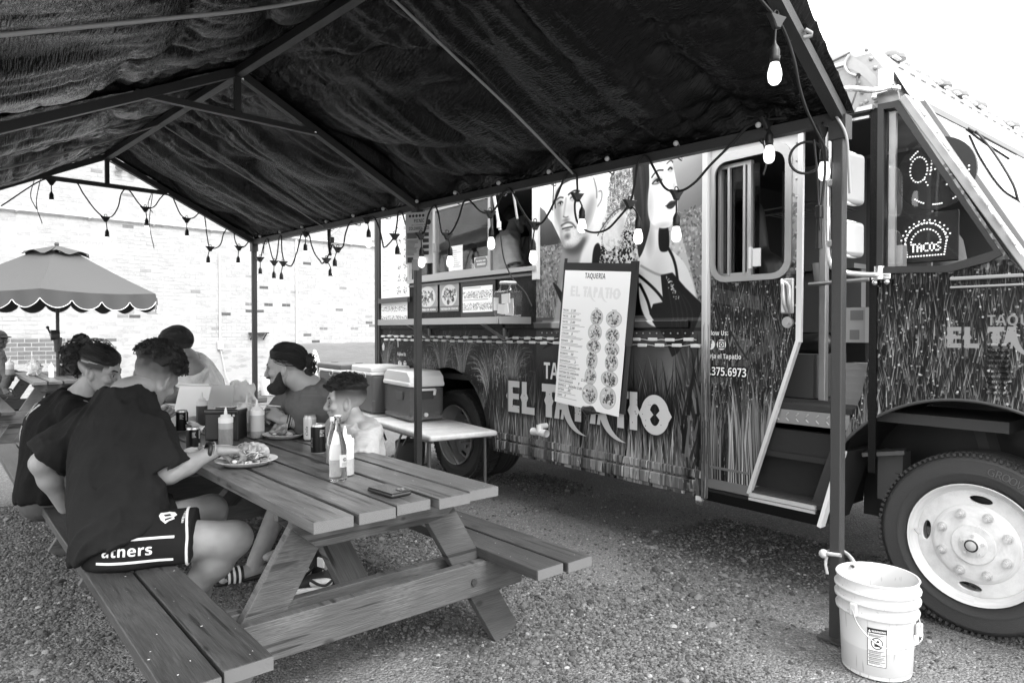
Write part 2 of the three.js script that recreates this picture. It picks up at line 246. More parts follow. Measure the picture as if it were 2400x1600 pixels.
  for (const [x, top, bot, l] of [[-0.82, 3.1, 1.1, 'thin white cable run down to a small box behind the white shirt man'], [0.98, 3.52, 1.0, 'white pipe running down the wall right of the far tent post']]) {
    const d = thing('wall_cable', l, 'conduit', wall.localToWorld(V(x, 0, 0.03)).toArray(), 1.6773); part(d, 'pipe', cyl(0.02, 0.02, top - bot, 0, (top + bot) / 2, 0, 8), mat(0.8, 0.5));
    if (x < 0) { part(d, 'junction_box', rbox(0.12, 0.18, 0.06, 0.01, 0, bot - 0.06, 0.01), mat(0.62, 0.6)); part(d, 'loose_cable', tube([[0, bot - 0.15, 0.02], [0.05, 0.7, 0.03], [0.12, 0.35, 0.04], [0.3, 0.05, 0.06]], 0.009), mat(0.5, 0.6)); } }
  const cam2 = thing('security_light', 'small twin security lamp high on the wall under the tent gable', 'lamp', wall.localToWorld(V(-2.65, 4.62, 0.02)).toArray(), 1.6773);
  part(cam2, 'base', cyl(0.06, 0.06, 0.05, 0, 0, 0, 14).rotateX(Math.PI / 2), mat(0.55)); for (const s of [-1, 1]) part(cam2, 'lamp_head', [cyl(0.05, 0.075, 0.12, 0, 0, 0, 14).rotateX(-0.9).rotateY(s * 0.6).translate(s * 0.13, -0.03, 0.1), bar([0, 0, 0.02], [s * 0.1, -0.01, 0.07], 0.02, 0.02)], mat(s < 0 ? 0.22 : 0.5, 0.5));
  const led = thing('wall_ledge', 'dark metal ledge on the wall behind the far tent post', 'bracket', wall.localToWorld(V(0.02, 1.31, 0.1)).toArray(), 1.6773); part(led, 'shelf', box(0.4, 0.03, 0.2), steelDark); for (const x of [-0.15, 0.15]) part(led, 'brace', bar([x, -0.01, 0.08], [x, -0.15, -0.1], 0.02, 0.02), steelDark);
  const br = thing('wall_bracket', 'white angled bracket on the wall above the pipe by the truck', 'bracket', wall.localToWorld(V(1.75, 3.7, 0)).toArray(), 1.6773);
  part(br, 'arm', [bar([-0.1, 0.55, 0.02], [1.6, 0.55, 0.02], 0.05, 0.05), bar([0.1, 0, 0.02], [0.1, 0.55, 0.02], 0.05, 0.05)], mat(0.6, 0.5)); part(br, 'diagonal', bar([0.12, 0.02, 0.03], [0.75, 0.55, 0.03], 0.03, 0.03), mat(0.75, 0.5));
}
function uvBoxKeep(g) { const p = g.attributes.position, uv = g.attributes.uv; let x0 = 1e9, x1 = -1e9; for (let i = 0; i < p.count; i++) { x0 = Math.min(x0, p.getX(i)); x1 = Math.max(x1, p.getX(i)); } for (let i = 0; i < p.count; i++) uv.setXY(i, (p.getX(i) - x0) / (x1 - x0), p.getY(i)); return g; }

// ---------- tent ----------
const TN = [-1.435, -2.98], TD = [-0.9945, 0.1045], TW = [0.1045, 0.9945]; // near right post, along, across
const tp = (s, w, y) => [TN[0] + TD[0] * s + TW[0] * w, y, TN[1] + TD[1] * s + TW[1] * w];
const tentY = (w) => w < 1.36 ? lerp(2.3, 2.95, w / 1.36) : 2.95 - 0.4976 * (w - 1.36);
const tent = thing('canopy_tent', 'black tarp canopy on a dark square tube frame over the picnic tables', 'tent', [TN[0], 0, TN[1]]);
{
  const fm = mat(0.045, 0.42, { metalness: 0.2, bumpMap: rep(fineBump, 2, 2), bumpScale: 0.0006 }), W = 3.4, SS = [0, 3.04, 5.87];
  const L = 0.048;
  for (const s of SS) { wpart(tent, 'post', bar(tp(s, 0, 0), tp(s, 0, 2.28), L, L, 0.006), fm); wpart(tent, 'foot_plate', box(0.12, 0.008, 0.12, ...tp(s, 0, 0.012)), fm); wpart(tent, 'post', bar(tp(s, W, 0), tp(s, W, tentY(W) - 0.02), L, L, 0.006), fm);
    wpart(tent, 'corner_bracket', [box(0.075, 0.1, 0.06, ...tp(s, 0, 2.24))], fm);
    wpart(tent, 'rafter', [bar(tp(s, 0, 2.285), tp(s, 1.36, 2.935), L, L), bar(tp(s, 1.36, 2.935), tp(s, W, tentY(W) - 0.015), L, L)], fm);
    if (s) { wpart(tent, 'tie_bar', bar(tp(s, 0.8, 2.675), tp(s, 1.93, 2.675), 0.036, 0.036), fm); wpart(tent, 'king_post', bar(tp(s, 1.36, 2.69), tp(s, 1.36, 2.92), 0.036, 0.036), fm); for (const [w, y] of [[1.335, 2.9], [0.85, 2.675]]) wpart(tent, 'joint_bolt', sph(0.012, ...tp(s - 0.02, w, y), 8), chrome); } }
  wpart(tent, 'eave_beam', bar(tp(-0.02, 0, 2.285), tp(3.04, 0, 2.285), L, L), fm); wpart(tent, 'eave_beam', bar(tp(3.04, 0, 2.285), tp(5.9, 0, 2.285), L, L), fm);
  wpart(tent, 'ridge_beam', bar(tp(-0.02, 1.36, 2.93), tp(5.9, 1.36, 2.93), L, L), fm); wpart(tent, 'eave_beam', bar(tp(-0.02, W, tentY(W) - 0.02), tp(5.9, W, tentY(W) - 0.02), L, L), fm);
  const tm = phys(0.004, 0.27, { specularIntensity: 0.7, side: THREE.DoubleSide, bumpMap: rep(pix(512, 512, (i, j) => { const a = 1 - Math.abs(2 * pn(i / 26 + 1.5 * pn(j / 40, i / 90, 13, 6, 4), j / 9, 20, 57, 21) - 1), b = 1 - Math.abs(2 * pn(i / 9, j / 5, 57, 102, 22) - 1); return 0.6 * a * a + 0.4 * b * b; }, { data: true }), 2.2, 2.2), bumpScale: 0.0035 });
  const crease = (s, w, k) => { // height of folds, metres
    const pull = 1 - Math.abs(noise(s * 5 + 0.8 * w, w * 0.7, k)), pull2 = 1 - Math.abs(noise(s * 12 + 2.6 * w + 2, w * 1.6, k + 4)), cr = 1 - Math.abs(noise(s * 2.4, w * 9 + 1.4 * s, k + 9)), f = 1 - Math.abs(noise(s * 15 + 4 * noise(s * 2, w * 2), w * 22, k + 12));
    const nearRidge = Math.exp(-w * 1.6), m = clamp(noise(s * 1.1, w * 1.3, k + 20) * 0.9 + 0.55); const broad = 1 - Math.abs(noise(s * 1.5 + 0.5 * w, w * 2.6 + 0.9 * s, k + 31)); return 0.03 * pull ** 4 * (0.3 + nearRidge) + 0.008 * pull2 ** 3 + (0.018 * cr ** 4 + 0.007 * f ** 3) * m + 0.045 * broad ** 3; };
  const sheet = (w0, w1, k) => grid(330, 130, (u, v) => { const s = lerp(-0.05, 5.98, u), w = lerp(w0, w1, v), t = Math.abs(w - 1.36), L2 = Math.abs(w1 - w0);
    let q = 9; for (const b of [0, 1.5, 3.04, 4.4, 5.87]) q = Math.min(q, Math.abs(s - b)); const span = sst(0, 0.75, q), ends = 4 * (t / L2) * (1 - clamp(t / L2));
    const sag = (k ? 0.085 : 0.05) * span * clamp(ends * 1.1) , big = 0.02 * fbm(s * 1.3, w * 1.7, k + 3, 2) * ends; const e = sst(0, 0.12, t) * sst(0, 0.06, L2 - t);
    const y = tentY(clamp(w, -0.1, 9)) + 0.018 - sag - big * 1.2 + (k ? 1.7 : 1.9) * (crease(s, t, k) - 0.012) * e * sst(0, 0.1, q + 0.02); return [...tp(s, w, y)]; });
  const uvm = (g) => { const p = g.attributes.position, uv = g.attributes.uv; for (let i = 0; i < p.count; i++) uv.setXY(i, p.getX(i) * 0.5, p.getZ(i)); return g; };
  wpart(tent, 'tarp_slope', uvm(sheet(1.36, -0.03, 0)), tm); wpart(tent, 'tarp_slope', uvm(sheet(1.36, 3.45, 5)), tm);
  const rope = mat(0.16, 0.8), r2 = mat(0.3, 0.8);
  for (const s of [1.5, 4.4]) { wpart(tent, 'rope', tube([tp(s, 0, 2.275), tp(s - 0.03, 0.5, 2.5), tp(s - 0.02, 1, 2.73), tp(s, 1.34, 2.9)], s < 2 ? 0.007 : 0.005), r2); wpart(tent, 'rope', tube([tp(s, 1.38, 2.9), tp(s - 0.05, 1.9, 2.62), tp(s - 0.2, 2.4, 2.36), tp(s - 0.3, 3.3, 1.95)], 0.007), r2); }
  for (let i = 0; i < 13; i++) { const s = 0.35 + i * 0.44, a = rr(0.05, 0.13), d = rr(-0.03, 0.03); wpart(tent, 'tie_cord', [tube([tp(s, 0.03, 2.33), tp(s + 0.015, -0.03, 2.3), tp(s + 0.01, -0.03, 2.25), tp(s, 0.03, 2.25)], 0.004), ...(i % 3 === 0 ? [tube([tp(s, 0, 2.26), tp(s + d, 0.005, 2.22 - a / 2), tp(s + d * 0.4, 0.01, 2.22 - a)], 0.004)] : [])], i % 2 ? r2 : mat(0.04, 0.7)); wpart(tent, 'cord_ball', sph(0.014, ...tp(s, 0.045, 2.32), 10), mat(0.6, 0.4)); }
  for (const [s, w, l] of [[5.9, 1.9, 0.24], [5.9, 1.86, 0.36], [5.9, 0.98, 0.16], [5.9, 0.97, 0.5], [5.9, 0.3, 0.1]]) wpart(tent, 'tie_cord', tube([tp(s, w, tentY(w) - 0.02 < 2.66 ? tentY(w) - 0.03 : 2.66), tp(s, w + 0.03, 2.62 - l / 2), tp(s, w - 0.01, 2.64 - l)], 0.004), rope);
  for (const g of [tube([tp(0.01, 0.04, 2.3), tp(-0.04, 0.05, 2.2), tp(-0.045, 0.03, 2.1), tp(-0.05, 0.02, 1.95)], 0.006), tube([tp(-0.03, 0.45, 2.52), tp(-0.05, 0.43, 2.5), tp(0.02, 0.47, 2.49)], 0.008)]) wpart(tent, 'rope_lashing', g, mat(0.3, 0.8));
}

// ---------- print for the truck's wrap ----------
const metric = (c, x0, y1, k) => c.setTransform(k, 0, 0, -k, -x0 * k, y1 * k);
function words(c, t, x, y, h, o = {}) { c.save(); c.translate(x, y); c.scale((o.sx ?? 1) * 0.01, -0.01); if (o.rot) c.rotate(o.rot); c.font = `${o.w ?? 'bold'} ${h * 137}px ${o.f ?? 'sans-serif'}`; c.textAlign = o.al ?? 'left'; c.textBaseline = 'alphabetic'; c.fillStyle = S(o.v ?? 235, o.a ?? 1); if (o.line) { c.strokeStyle = S(20); c.lineWidth = h * o.line * 100; c.lineJoin = 'round'; c.strokeText(t, 0, 0); } c.fillText(t, 0, 0); c.restore(); }
const path = (c, p, fill) => { c.beginPath(); p.forEach(([x, y], i) => (i ? c.lineTo(x, y) : c.moveTo(x, y))); c.closePath(); if (fill) { c.fillStyle = fill; c.fill(); } };
function soft(c, p, fill) { const n = p.length; c.beginPath(); for (let i = 0; i < n; i++) { const a = p[i], b = p[(i + 1) % n], m = [(a[0] + b[0]) / 2, (a[1] + b[1]) / 2]; i ? c.quadraticCurveTo(a[0], a[1], m[0], m[1]) : c.moveTo(m[0], m[1]); } c.quadraticCurveTo(p[0][0], p[0][1], (p[0][0] + p[1][0]) / 2, (p[0][1] + p[1][1]) / 2); c.closePath(); c.fillStyle = fill; c.fill(); }
const stroke = (c, p, w, s) => { c.beginPath(); c.moveTo(...p[0]); for (let i = 1; i < p.length - 1; i++) c.quadraticCurveTo(p[i][0], p[i][1], (p[i][0] + p[i + 1][0]) / 2, (p[i][1] + p[i + 1][1]) / 2); c.lineTo(...p[p.length - 1]); c.lineWidth = w; c.lineCap = 'round'; c.strokeStyle = s; c.stroke(); };
function blob(c, x, y, rx, ry, v, a) { c.save(); c.translate(x, y); c.scale(rx, ry); const g = c.createRadialGradient(0, 0, 0, 0, 0, 1); g.addColorStop(0, S(v, a)); g.addColorStop(0.5, S(v, a * 0.6)); g.addColorStop(1, S(v, 0)); c.fillStyle = g; c.fillRect(-1, -1, 2, 2); c.restore(); }
function blades(c, x0, x1, y0, y1, n, h0, h1, w, v0, v1, lean = 0.25, al = 0.9) {
  for (let i = 0; i < n; i++) { const x = rr(x0, x1), y = rr(y0, y1), h = rr(h0, h1), b = rr(-lean, lean) * h, ww = w * rr(0.5, 1.4); c.fillStyle = S(rr(v0, v1), al * rr(0.6, 1)); c.beginPath(); c.moveTo(x - ww / 2, y); c.quadraticCurveTo(x + b * 0.3 - ww * 0.4, y + h * 0.5, x + b, y + h); c.quadraticCurveTo(x + b * 0.3 + ww * 0.5, y + h * 0.5, x + ww / 2, y); c.fill(); } }
function clump(c, x, y, n, r, v0, v1) { for (let i = 0; i < n; i++) { const a = rr(-0.9, 0.9), L = r * rr(0.4, 1.1); stroke(c, [[x + a * 0.04, y], [x + Math.sin(a) * L * 0.4, y + L * 0.7], [x + Math.sin(a) * L * 0.9, y + Math.cos(a) * L]], rr(0.003, 0.008), S(rr(v0, v1), 0.55)); } }
function logo(c, ox, oy, k, v, worn = 1) { // western lettering; origin at the left foot of the E, cap height 0.25 k
  c.save(); c.translate(ox, oy); c.scale(k, k); const F = S(v);
  const stem = (x, w, y0, y1) => path(c, [[x, y0], [x, (y0 + y1) / 2 - 0.035], [x - 0.018, (y0 + y1) / 2], [x, (y0 + y1) / 2 + 0.035], [x, y1], [x + w, y1], [x + w, (y0 + y1) / 2 + 0.035], [x + w + 0.018, (y0 + y1) / 2], [x + w, (y0 + y1) / 2 - 0.035], [x + w, y0]], F);
  const R = (x, y, w, h) => { c.fillStyle = F; c.fillRect(x, y, w, h); };
  stem(0.01, 0.065, 0, 0.25); R(0.01, 0.2, 0.15, 0.05); R(0.07, 0.105, 0.085, 0.045); R(0.01, 0, 0.15, 0.055);
  stem(0.19, 0.06, 0, 0.25); R(0.19, 0, 0.155, 0.055);
  stem(0.475, 0.07, 0, 0.25); R(0.43, 0.19, 0.16, 0.06);
  const A = (x) => { path(c, [[x, 0], [x + 0.05, 0.25], [x + 0.13, 0.25], [x + 0.1, 0], [x + 0.07, 0], [x + 0.085, 0.08], [x + 0.06, 0.08], [x + 0.055, 0]], F); c.fillStyle = F; c.beginPath(); c.moveTo(x + 0.06, 0.25); c.lineTo(x + 0.13, 0.25); c.bezierCurveTo(x + 0.14, 0.05, x + 0.2, -0.06, x + 0.34, -0.095); c.bezierCurveTo(x + 0.22, -0.1, x + 0.11, -0.03, x + 0.085, 0.1); c.fill(); R(x + 0.03, 0.07, 0.06, 0.035); };
  A(0.57); stem(0.79, 0.065, 0, 0.25); path(c, [[0.85, 0.25], [0.91, 0.23], [0.92, 0.14], [0.85, 0.11]], F); A(0.94); stem(1.2, 0.06, 0, 0.25); R(1.15, 0.2, 0.15, 0.05); stem(1.31, 0.065, 0, 0.25);
  c.fillStyle = F; c.beginPath(); c.ellipse(1.52, 0.115, 0.115, 0.128, 0, 0, 7); c.ellipse(1.52, 0.115, 0.042, 0.07, 0, 0, 7); c.fill('evenodd'); path(c, [[1.415, 0.16], [1.385, 0.115], [1.415, 0.07]], F); path(c, [[1.625, 0.16], [1.655, 0.115], [1.625, 0.07]], F); path(c, [[1.475, 0.15], [1.51, 0.115], [1.475, 0.08]], F); path(c, [[1.565, 0.15], [1.53, 0.115], [1.565, 0.08]], F);
  for (let i = 0; i < 90 * worn; i++) { c.fillStyle = S(40, 0.7); c.beginPath(); c.arc(rr(0, 1.62), rr(0.03, 0.22), rr(0.001, 0.004), 0, 7); c.fill(); }
  c.restore();
}
const food = (c, x, y, r, ry = r * 0.8, plate = true) => { if (plate) { c.fillStyle = S(205); c.beginPath(); c.ellipse(x, y, r, ry, 0, 0, 7); c.fill(); c.strokeStyle = S(150, 0.7); c.lineWidth = r * 0.06; c.stroke(); } for (let i = 0; i < 34; i++) { const a = rnd() * 7, d = Math.sqrt(rnd()) * 0.78, q = r * rr(0.06, 0.2); c.fillStyle = S(rnd() < 0.5 ? rr(30, 110) : rr(150, 245), 0.85); c.beginPath(); c.ellipse(x + Math.cos(a) * d * r, y + Math.sin(a) * d * ry, q, q * rr(0.4, 1), rnd() * 3, 0, 7); c.fill(); } };

const sideTex = tex(2048, 1254, (c) => {
  const K = 498; metric(c, -6.55, 2.87, K); c.fillStyle = S(14); c.fillRect(-6.6, 0.3, 4.3, 2.7);
  // dark undergrowth at the back
  for (let i = 0; i < 2600; i++) { c.fillStyle = S(rr(15, 110), 0.5); c.beginPath(); c.ellipse(rr(-6.55, -3.9), rr(0.35, 1.9), rr(0.006, 0.03), rr(0.01, 0.05), rnd() * 3, 0, 7); c.fill(); }
  blades(c, -6.55, -3.4, 0.3, 1.5, 2600, 0.1, 0.4, 0.011, 8, 90, 0.35, 0.8);
  for (let i = 0; i < 14; i++) clump(c, rr(-6.5, -4.0), rr(0.6, 1.0), 90, rr(0.25, 0.5), 90, 190);
  clump(c, -4.55, 0.75, 220, 0.48, 130, 235); clump(c, -4.3, 0.8, 160, 0.42, 120, 215); clump(c, -5.3, 0.95, 150, 0.42, 90, 180);
  for (let i = 0; i < 900; i++) { c.fillStyle = S(rr(120, 230), 0.6); c.beginPath(); c.arc(rr(-6.5, -4.4), rr(0.8, 1.25), rr(0.002, 0.006), 0, 7); c.fill(); }
  // upper scene: pale sky, hill, field
  let g = c.createLinearGradient(0, 2.6, 0, 1.9); g.addColorStop(0, S(252)); g.addColorStop(1, S(238)); c.fillStyle = g; c.fillRect(-3.97, 1.85, 1.6, 1);
  g = c.createLinearGradient(-2.75, 2.5, -2.55, 1.95); g.addColorStop(0, S(225)); g.addColorStop(0.35, S(185)); g.addColorStop(1, S(135)); path(c, [[-2.72, 2.44], [-2.4, 2.6], [-2.4, 1.85], [-2.75, 1.9]], g);
  g = c.createLinearGradient(-3.97, 2.3, -3.9, 2.0); g.addColorStop(0, S(160)); g.addColorStop(1, S(95)); path(c, [[-3.97, 2.33], [-3.84, 2.24], [-3.68, 2.0], [-3.6, 1.98], [-3.97, 1.98]], g);
  path(c, [[-2.78, 1.95], [-2.6, 2.03], [-2.42, 2.14], [-2.4, 1.4], [-2.8, 1.4]], S(165)); for (let i = 0; i < 900; i++) { c.fillStyle = S(rr(70, 235), 0.45); c.beginPath(); c.ellipse(rr(-2.8, -2.42), rr(1.4, 2.1), rr(0.004, 0.02), rr(0.003, 0.01), rnd() * 3, 0, 7); c.fill(); }
  c.fillStyle = S(160); c.fillRect(-3.97, 1.4, 0.5, 0.6); for (let i = 0; i < 1300; i++) { c.fillStyle = S(rr(80, 225), 0.5); c.beginPath(); c.ellipse(rr(-3.97, -3.5), rr(1.4, 2.0), rr(0.003, 0.014), rr(0.004, 0.016), rnd() * 3, 0, 7); c.fill(); }
  blades(c, -3.97, -3.45, 1.3, 1.7, 420, 0.05, 0.14, 0.006, 60, 215, 0.4);
  g = c.createLinearGradient(0, 1.45, 0, 0.7); g.addColorStop(0, S(120)); g.addColorStop(0.35, S(85)); g.addColorStop(0.7, S(40)); g.addColorStop(1, S(16)); c.fillStyle = g; c.fillRect(-3.97, 0.36, 1.6, 1.1);
  for (const [x, y, rx, ry, v, a] of [[-3.6, 1.2, 0.16, 0.5, 70, 0.8], [-3.0, 1.1, 0.25, 0.5, 150, 0.6], [-2.68, 1.08, 0.2, 0.32, 175, 0.75], [-2.62, 1.2, 0.05, 0.4, 90, 0.5], [-3.85, 1.1, 0.1, 0.4, 95, 0.6], [-2.5, 0.7, 0.2, 0.3, 60, 0.5]]) blob(c, x, y, rx, ry, v, a);
  // man in a pale hat
  path(c, [[-3.94, 2.37], [-3.83, 2.2], [-3.71, 2.1], [-3.66, 2.3], [-3.62, 2.5], [-3.8, 2.46]], S(250));
  c.filter = 'blur(5px)'; soft(c, [[-3.68, 2.0], [-3.46, 2.06], [-3.38, 1.9], [-3.5, 1.5], [-3.75, 1.5], [-3.72, 1.8]], S(172));
  soft(c, [[-3.42, 2.08], [-3.22, 2.2], [-3.28, 1.9], [-3.4, 1.5], [-3.62, 1.4], [-3.52, 1.8]], S(232)); soft(c, [[-3.66, 1.8], [-3.74, 1.55], [-3.8, 1.35], [-3.66, 1.35], [-3.6, 1.6]], S(190));
  c.filter = 'blur(2px)'; soft(c, [[-3.79, 2.3], [-3.76, 2.44], [-3.65, 2.49], [-3.5, 2.48], [-3.38, 2.42], [-3.31, 2.33], [-3.32, 2.24], [-3.36, 2.15], [-3.43, 2.06], [-3.5, 1.98], [-3.58, 1.95], [-3.66, 1.96], [-3.7, 2.02], [-3.71, 2.13], [-3.75, 2.2]], S(226));
  blob(c, -3.74, 2.25, 0.05, 0.2, 170, 0.7); blob(c, -3.45, 2.12, 0.1, 0.16, 185, 0.6); blob(c, -3.6, 2.4, 0.16, 0.1, 248, 0.8); blob(c, -3.68, 2.0, 0.05, 0.07, 150, 0.6); c.filter = 'blur(9px)'; soft(c, [[-3.67, 1.985], [-3.54, 1.955], [-3.43, 2.04], [-3.41, 2.02], [-3.5, 1.9], [-3.64, 1.92]], S(85, 0.7)); soft(c, [[-3.74, 2.3], [-3.72, 2.14], [-3.69, 2.0], [-3.66, 1.99], [-3.68, 2.15], [-3.7, 2.32]], S(150, 0.6)); soft(c, [[-3.44, 2.08], [-3.36, 2.18], [-3.34, 2.3], [-3.4, 2.3], [-3.46, 2.15], [-3.54, 2.02]], S(160, 0.6)); blob(c, -3.6, 2.24, 0.1, 0.06, 200, 0.5); blob(c, -3.52, 2.2, 0.05, 0.06, 245, 0.6); c.filter = 'blur(1.6px)';
  stroke(c, [[-3.755, 2.27], [-3.765, 2.36], [-3.69, 2.435], [-3.6, 2.45]], 0.012, S(70)); stroke(c, [[-3.36, 2.42], [-3.33, 2.35], [-3.33, 2.28]], 0.01, S(150)); stroke(c, [[-3.31, 2.32], [-3.28, 2.33], [-3.28, 2.26], [-3.32, 2.22]], 0.012, S(170));
  for (const [x, y, k] of [[-3.7, 2.295, 0.8], [-3.56, 2.315, 1]]) { blob(c, x, y, 0.05 * k, 0.03, 120, 0.7); c.fillStyle = S(240); c.beginPath(); c.ellipse(x, y, 0.026 * k, 0.011, 0.1, 0, 7); c.fill(); c.fillStyle = S(15); c.beginPath(); c.arc(x, y + 0.001, 0.0105, 0, 7); c.fill(); stroke(c, [[x - 0.032 * k, y], [x, y + 0.018], [x + 0.034 * k, y + 0.002]], 0.006, S(30)); }
  stroke(c, [[-3.745, 2.325], [-3.71, 2.343], [-3.67, 2.332]], 0.009, S(70)); stroke(c, [[-3.615, 2.345], [-3.56, 2.37], [-3.5, 2.352]], 0.011, S(65));
  stroke(c, [[-3.64, 2.32], [-3.655, 2.25], [-3.665, 2.2]], 0.02, S(185, 0.7)); stroke(c, [[-3.67, 2.195], [-3.645, 2.182], [-3.615, 2.187]], 0.006, S(70, 0.8)); blob(c, -3.64, 2.165, 0.05, 0.02, 110, 0.7);
  stroke(c, [[-3.69, 2.13], [-3.64, 2.15], [-3.58, 2.14], [-3.54, 2.1]], 0.014, S(100, 0.75)); stroke(c, [[-3.68, 2.105], [-3.63, 2.11], [-3.57, 2.108]], 0.008, S(50)); blob(c, -3.625, 2.092, 0.045, 0.014, 125, 0.8); blob(c, -3.625, 2.045, 0.045, 0.035, 95, 0.7); for (let i = 0; i < 240; i++) { c.fillStyle = S(80, 0.35); c.fillRect(rr(-3.7, -3.44), rr(1.95, 2.12), 0.003, 0.003); }
  soft(c, [[-3.79, 1.73], [-3.75, 1.66], [-3.62, 1.46], [-3.58, 1.42], [-3.6, 1.55], [-3.66, 1.62], [-3.74, 1.7]], S(22)); soft(c, [[-3.36, 1.96], [-3.29, 1.97], [-3.29, 1.8], [-3.36, 1.7], [-3.38, 1.8]], S(35)); c.filter = 'none';
  c.fillStyle = S(225); c.beginPath(); c.arc(-3.66, 1.5, 0.035, 0, 7); c.fill(); c.strokeStyle = S(60); c.lineWidth = 0.008; c.stroke();
  path(c, [[-3.8, 1.3], [-3.6, 1.35], [-3.5, 1.42], [-3.62, 1.3], [-3.9, 1.22]], S(30, 0.8));
  // lace column between them
  soft(c, [[-3.2, 2.46], [-3.02, 2.46], [-2.97, 2.2], [-2.92, 2.1], [-2.91, 1.75], [-3.33, 1.75], [-3.27, 1.96], [-3.33, 2.02], [-3.22, 2.2]], S(224));
  for (let i = 0; i < 1500; i++) { const y = rr(1.76, 2.42), w = lerp(0.2, 0.1, (y - 1.76) / 0.66), x = -3.1 + rr(-w, w) + 0.05 * (y > 2.1 ? 0 : -0.4), r = rr(0.003, 0.0075); c.lineWidth = 0.003; c.strokeStyle = S(rr(70, 170), 0.6); c.beginPath(); c.ellipse(x, y, r, r * 1.4, 0, 0, 7); c.stroke(); }
  for (const [x, y, sx] of [[-3.2, 1.88, 0.05], [-3.03, 1.92, 0.06], [-3.1, 1.8, 0.04], [-3.28, 1.84, 0.03]]) for (let i = 0; i < 60; i++) { c.fillStyle = S(25, 0.8); c.beginPath(); c.ellipse(x + rr(-sx, sx) * 0.8, y + rr(-0.1, 0.1), 0.006, 0.008, 0.7, 0, 7); c.fill(); }
  blob(c, -3.09, 2.19, 0.035, 0.035, 70, 0.9); stroke(c, [[-3.32, 2.02], [-3.2, 2.16], [-3.08, 2.18]], 0.01, S(120)); soft(c, [[-3.3, 2.02], [-3.13, 2.17], [-3.04, 2.14], [-3.1, 2.0], [-3.22, 1.86]], S(228, 0.9)); blob(c, -3.1, 2.05, 0.05, 0.12, 180, 0.5);
  c.filter = 'blur(1.2px)'; // woman
  soft(c, [[-2.74, 2.05], [-2.62, 1.98], [-2.55, 1.75], [-2.46, 1.45], [-2.75, 1.4], [-2.8, 1.8]], S(205)); for (let i = 0; i < 260; i++) { c.fillStyle = S(rr(120, 240), 0.5); c.beginPath(); c.arc(rr(-2.74, -2.52), rr(1.5, 2.0), rr(0.003, 0.009), 0, 7); c.fill(); }
  soft(c, [[-2.86, 2.06], [-2.88, 1.95], [-2.96, 1.86], [-2.94, 1.4], [-2.6, 1.36], [-2.48, 1.5], [-2.56, 1.75], [-2.68, 1.86], [-2.78, 1.9], [-2.76, 2.04]], S(228)); blob(c, -2.86, 1.95, 0.05, 0.14, 165, 0.6); blob(c, -2.8, 1.75, 0.1, 0.2, 205, 0.5);
  soft(c, [[-2.79, 2.04], [-2.71, 2.03], [-2.7, 1.86], [-2.75, 1.85], [-2.79, 1.87]], S(38));
  soft(c, [[-3.0, 2.6], [-2.86, 2.55], [-2.85, 2.3], [-2.88, 2.15], [-2.85, 2.05], [-2.88, 1.95], [-2.92, 1.86], [-2.96, 1.82], [-2.97, 2.1], [-3.01, 2.35]], S(68)); stroke(c, [[-2.95, 2.5], [-2.93, 2.3], [-2.91, 2.1], [-2.93, 1.92]], 0.02, S(110, 0.5)); stroke(c, [[-2.92, 2.5], [-2.89, 2.3], [-2.9, 2.1]], 0.012, S(40, 0.7));
  soft(c, [[-2.88, 2.55], [-2.78, 2.56], [-2.72, 2.46], [-2.68, 2.4], [-2.66, 2.3], [-2.635, 2.21], [-2.65, 2.18], [-2.64, 2.14], [-2.645, 2.1], [-2.66, 2.03], [-2.72, 1.995], [-2.8, 2.01], [-2.87, 2.06], [-2.88, 2.2], [-2.86, 2.32]], S(240));
  blob(c, -2.86, 2.16, 0.05, 0.16, 190, 0.55); blob(c, -2.76, 2.02, 0.1, 0.03, 190, 0.6); blob(c, -2.8, 2.31, 0.055, 0.035, 150, 0.7); blob(c, -2.695, 2.36, 0.03, 0.03, 150, 0.6); blob(c, -2.67, 2.25, 0.02, 0.04, 200, 0.7);
  stroke(c, [[-2.845, 2.335], [-2.81, 2.375], [-2.755, 2.365]], 0.009, S(60)); stroke(c, [[-2.84, 2.295], [-2.805, 2.325], [-2.765, 2.305]], 0.008, S(20)); c.fillStyle = S(15); c.beginPath(); c.arc(-2.797, 2.308, 0.011, 0, 7); c.fill(); stroke(c, [[-2.835, 2.29], [-2.8, 2.285], [-2.77, 2.3]], 0.004, S(70));
  stroke(c, [[-2.725, 2.4], [-2.695, 2.42], [-2.68, 2.4]], 0.007, S(70)); stroke(c, [[-2.715, 2.36], [-2.7, 2.375], [-2.685, 2.36]], 0.008, S(25)); stroke(c, [[-2.7, 2.22], [-2.675, 2.205], [-2.66, 2.215]], 0.006, S(90));
  soft(c, [[-2.735, 2.135], [-2.7, 2.165], [-2.67, 2.16], [-2.65, 2.165], [-2.65, 2.14], [-2.68, 2.115], [-2.71, 2.115]], S(82)); stroke(c, [[-2.735, 2.138], [-2.69, 2.142], [-2.655, 2.148]], 0.004, S(25));
  stroke(c, [[-2.71, 1.87], [-2.66, 1.8], [-2.635, 1.64]], 0.018, S(25)); stroke(c, [[-2.95, 1.72], [-2.86, 1.66], [-2.76, 1.57], [-2.72, 1.5]], 0.018, S(22)); stroke(c, [[-2.94, 1.66], [-2.88, 1.57], [-2.85, 1.48]], 0.02, S(22)); stroke(c, [[-2.93, 1.78], [-2.82, 1.72], [-2.72, 1.7]], 0.016, S(170, 0.8));
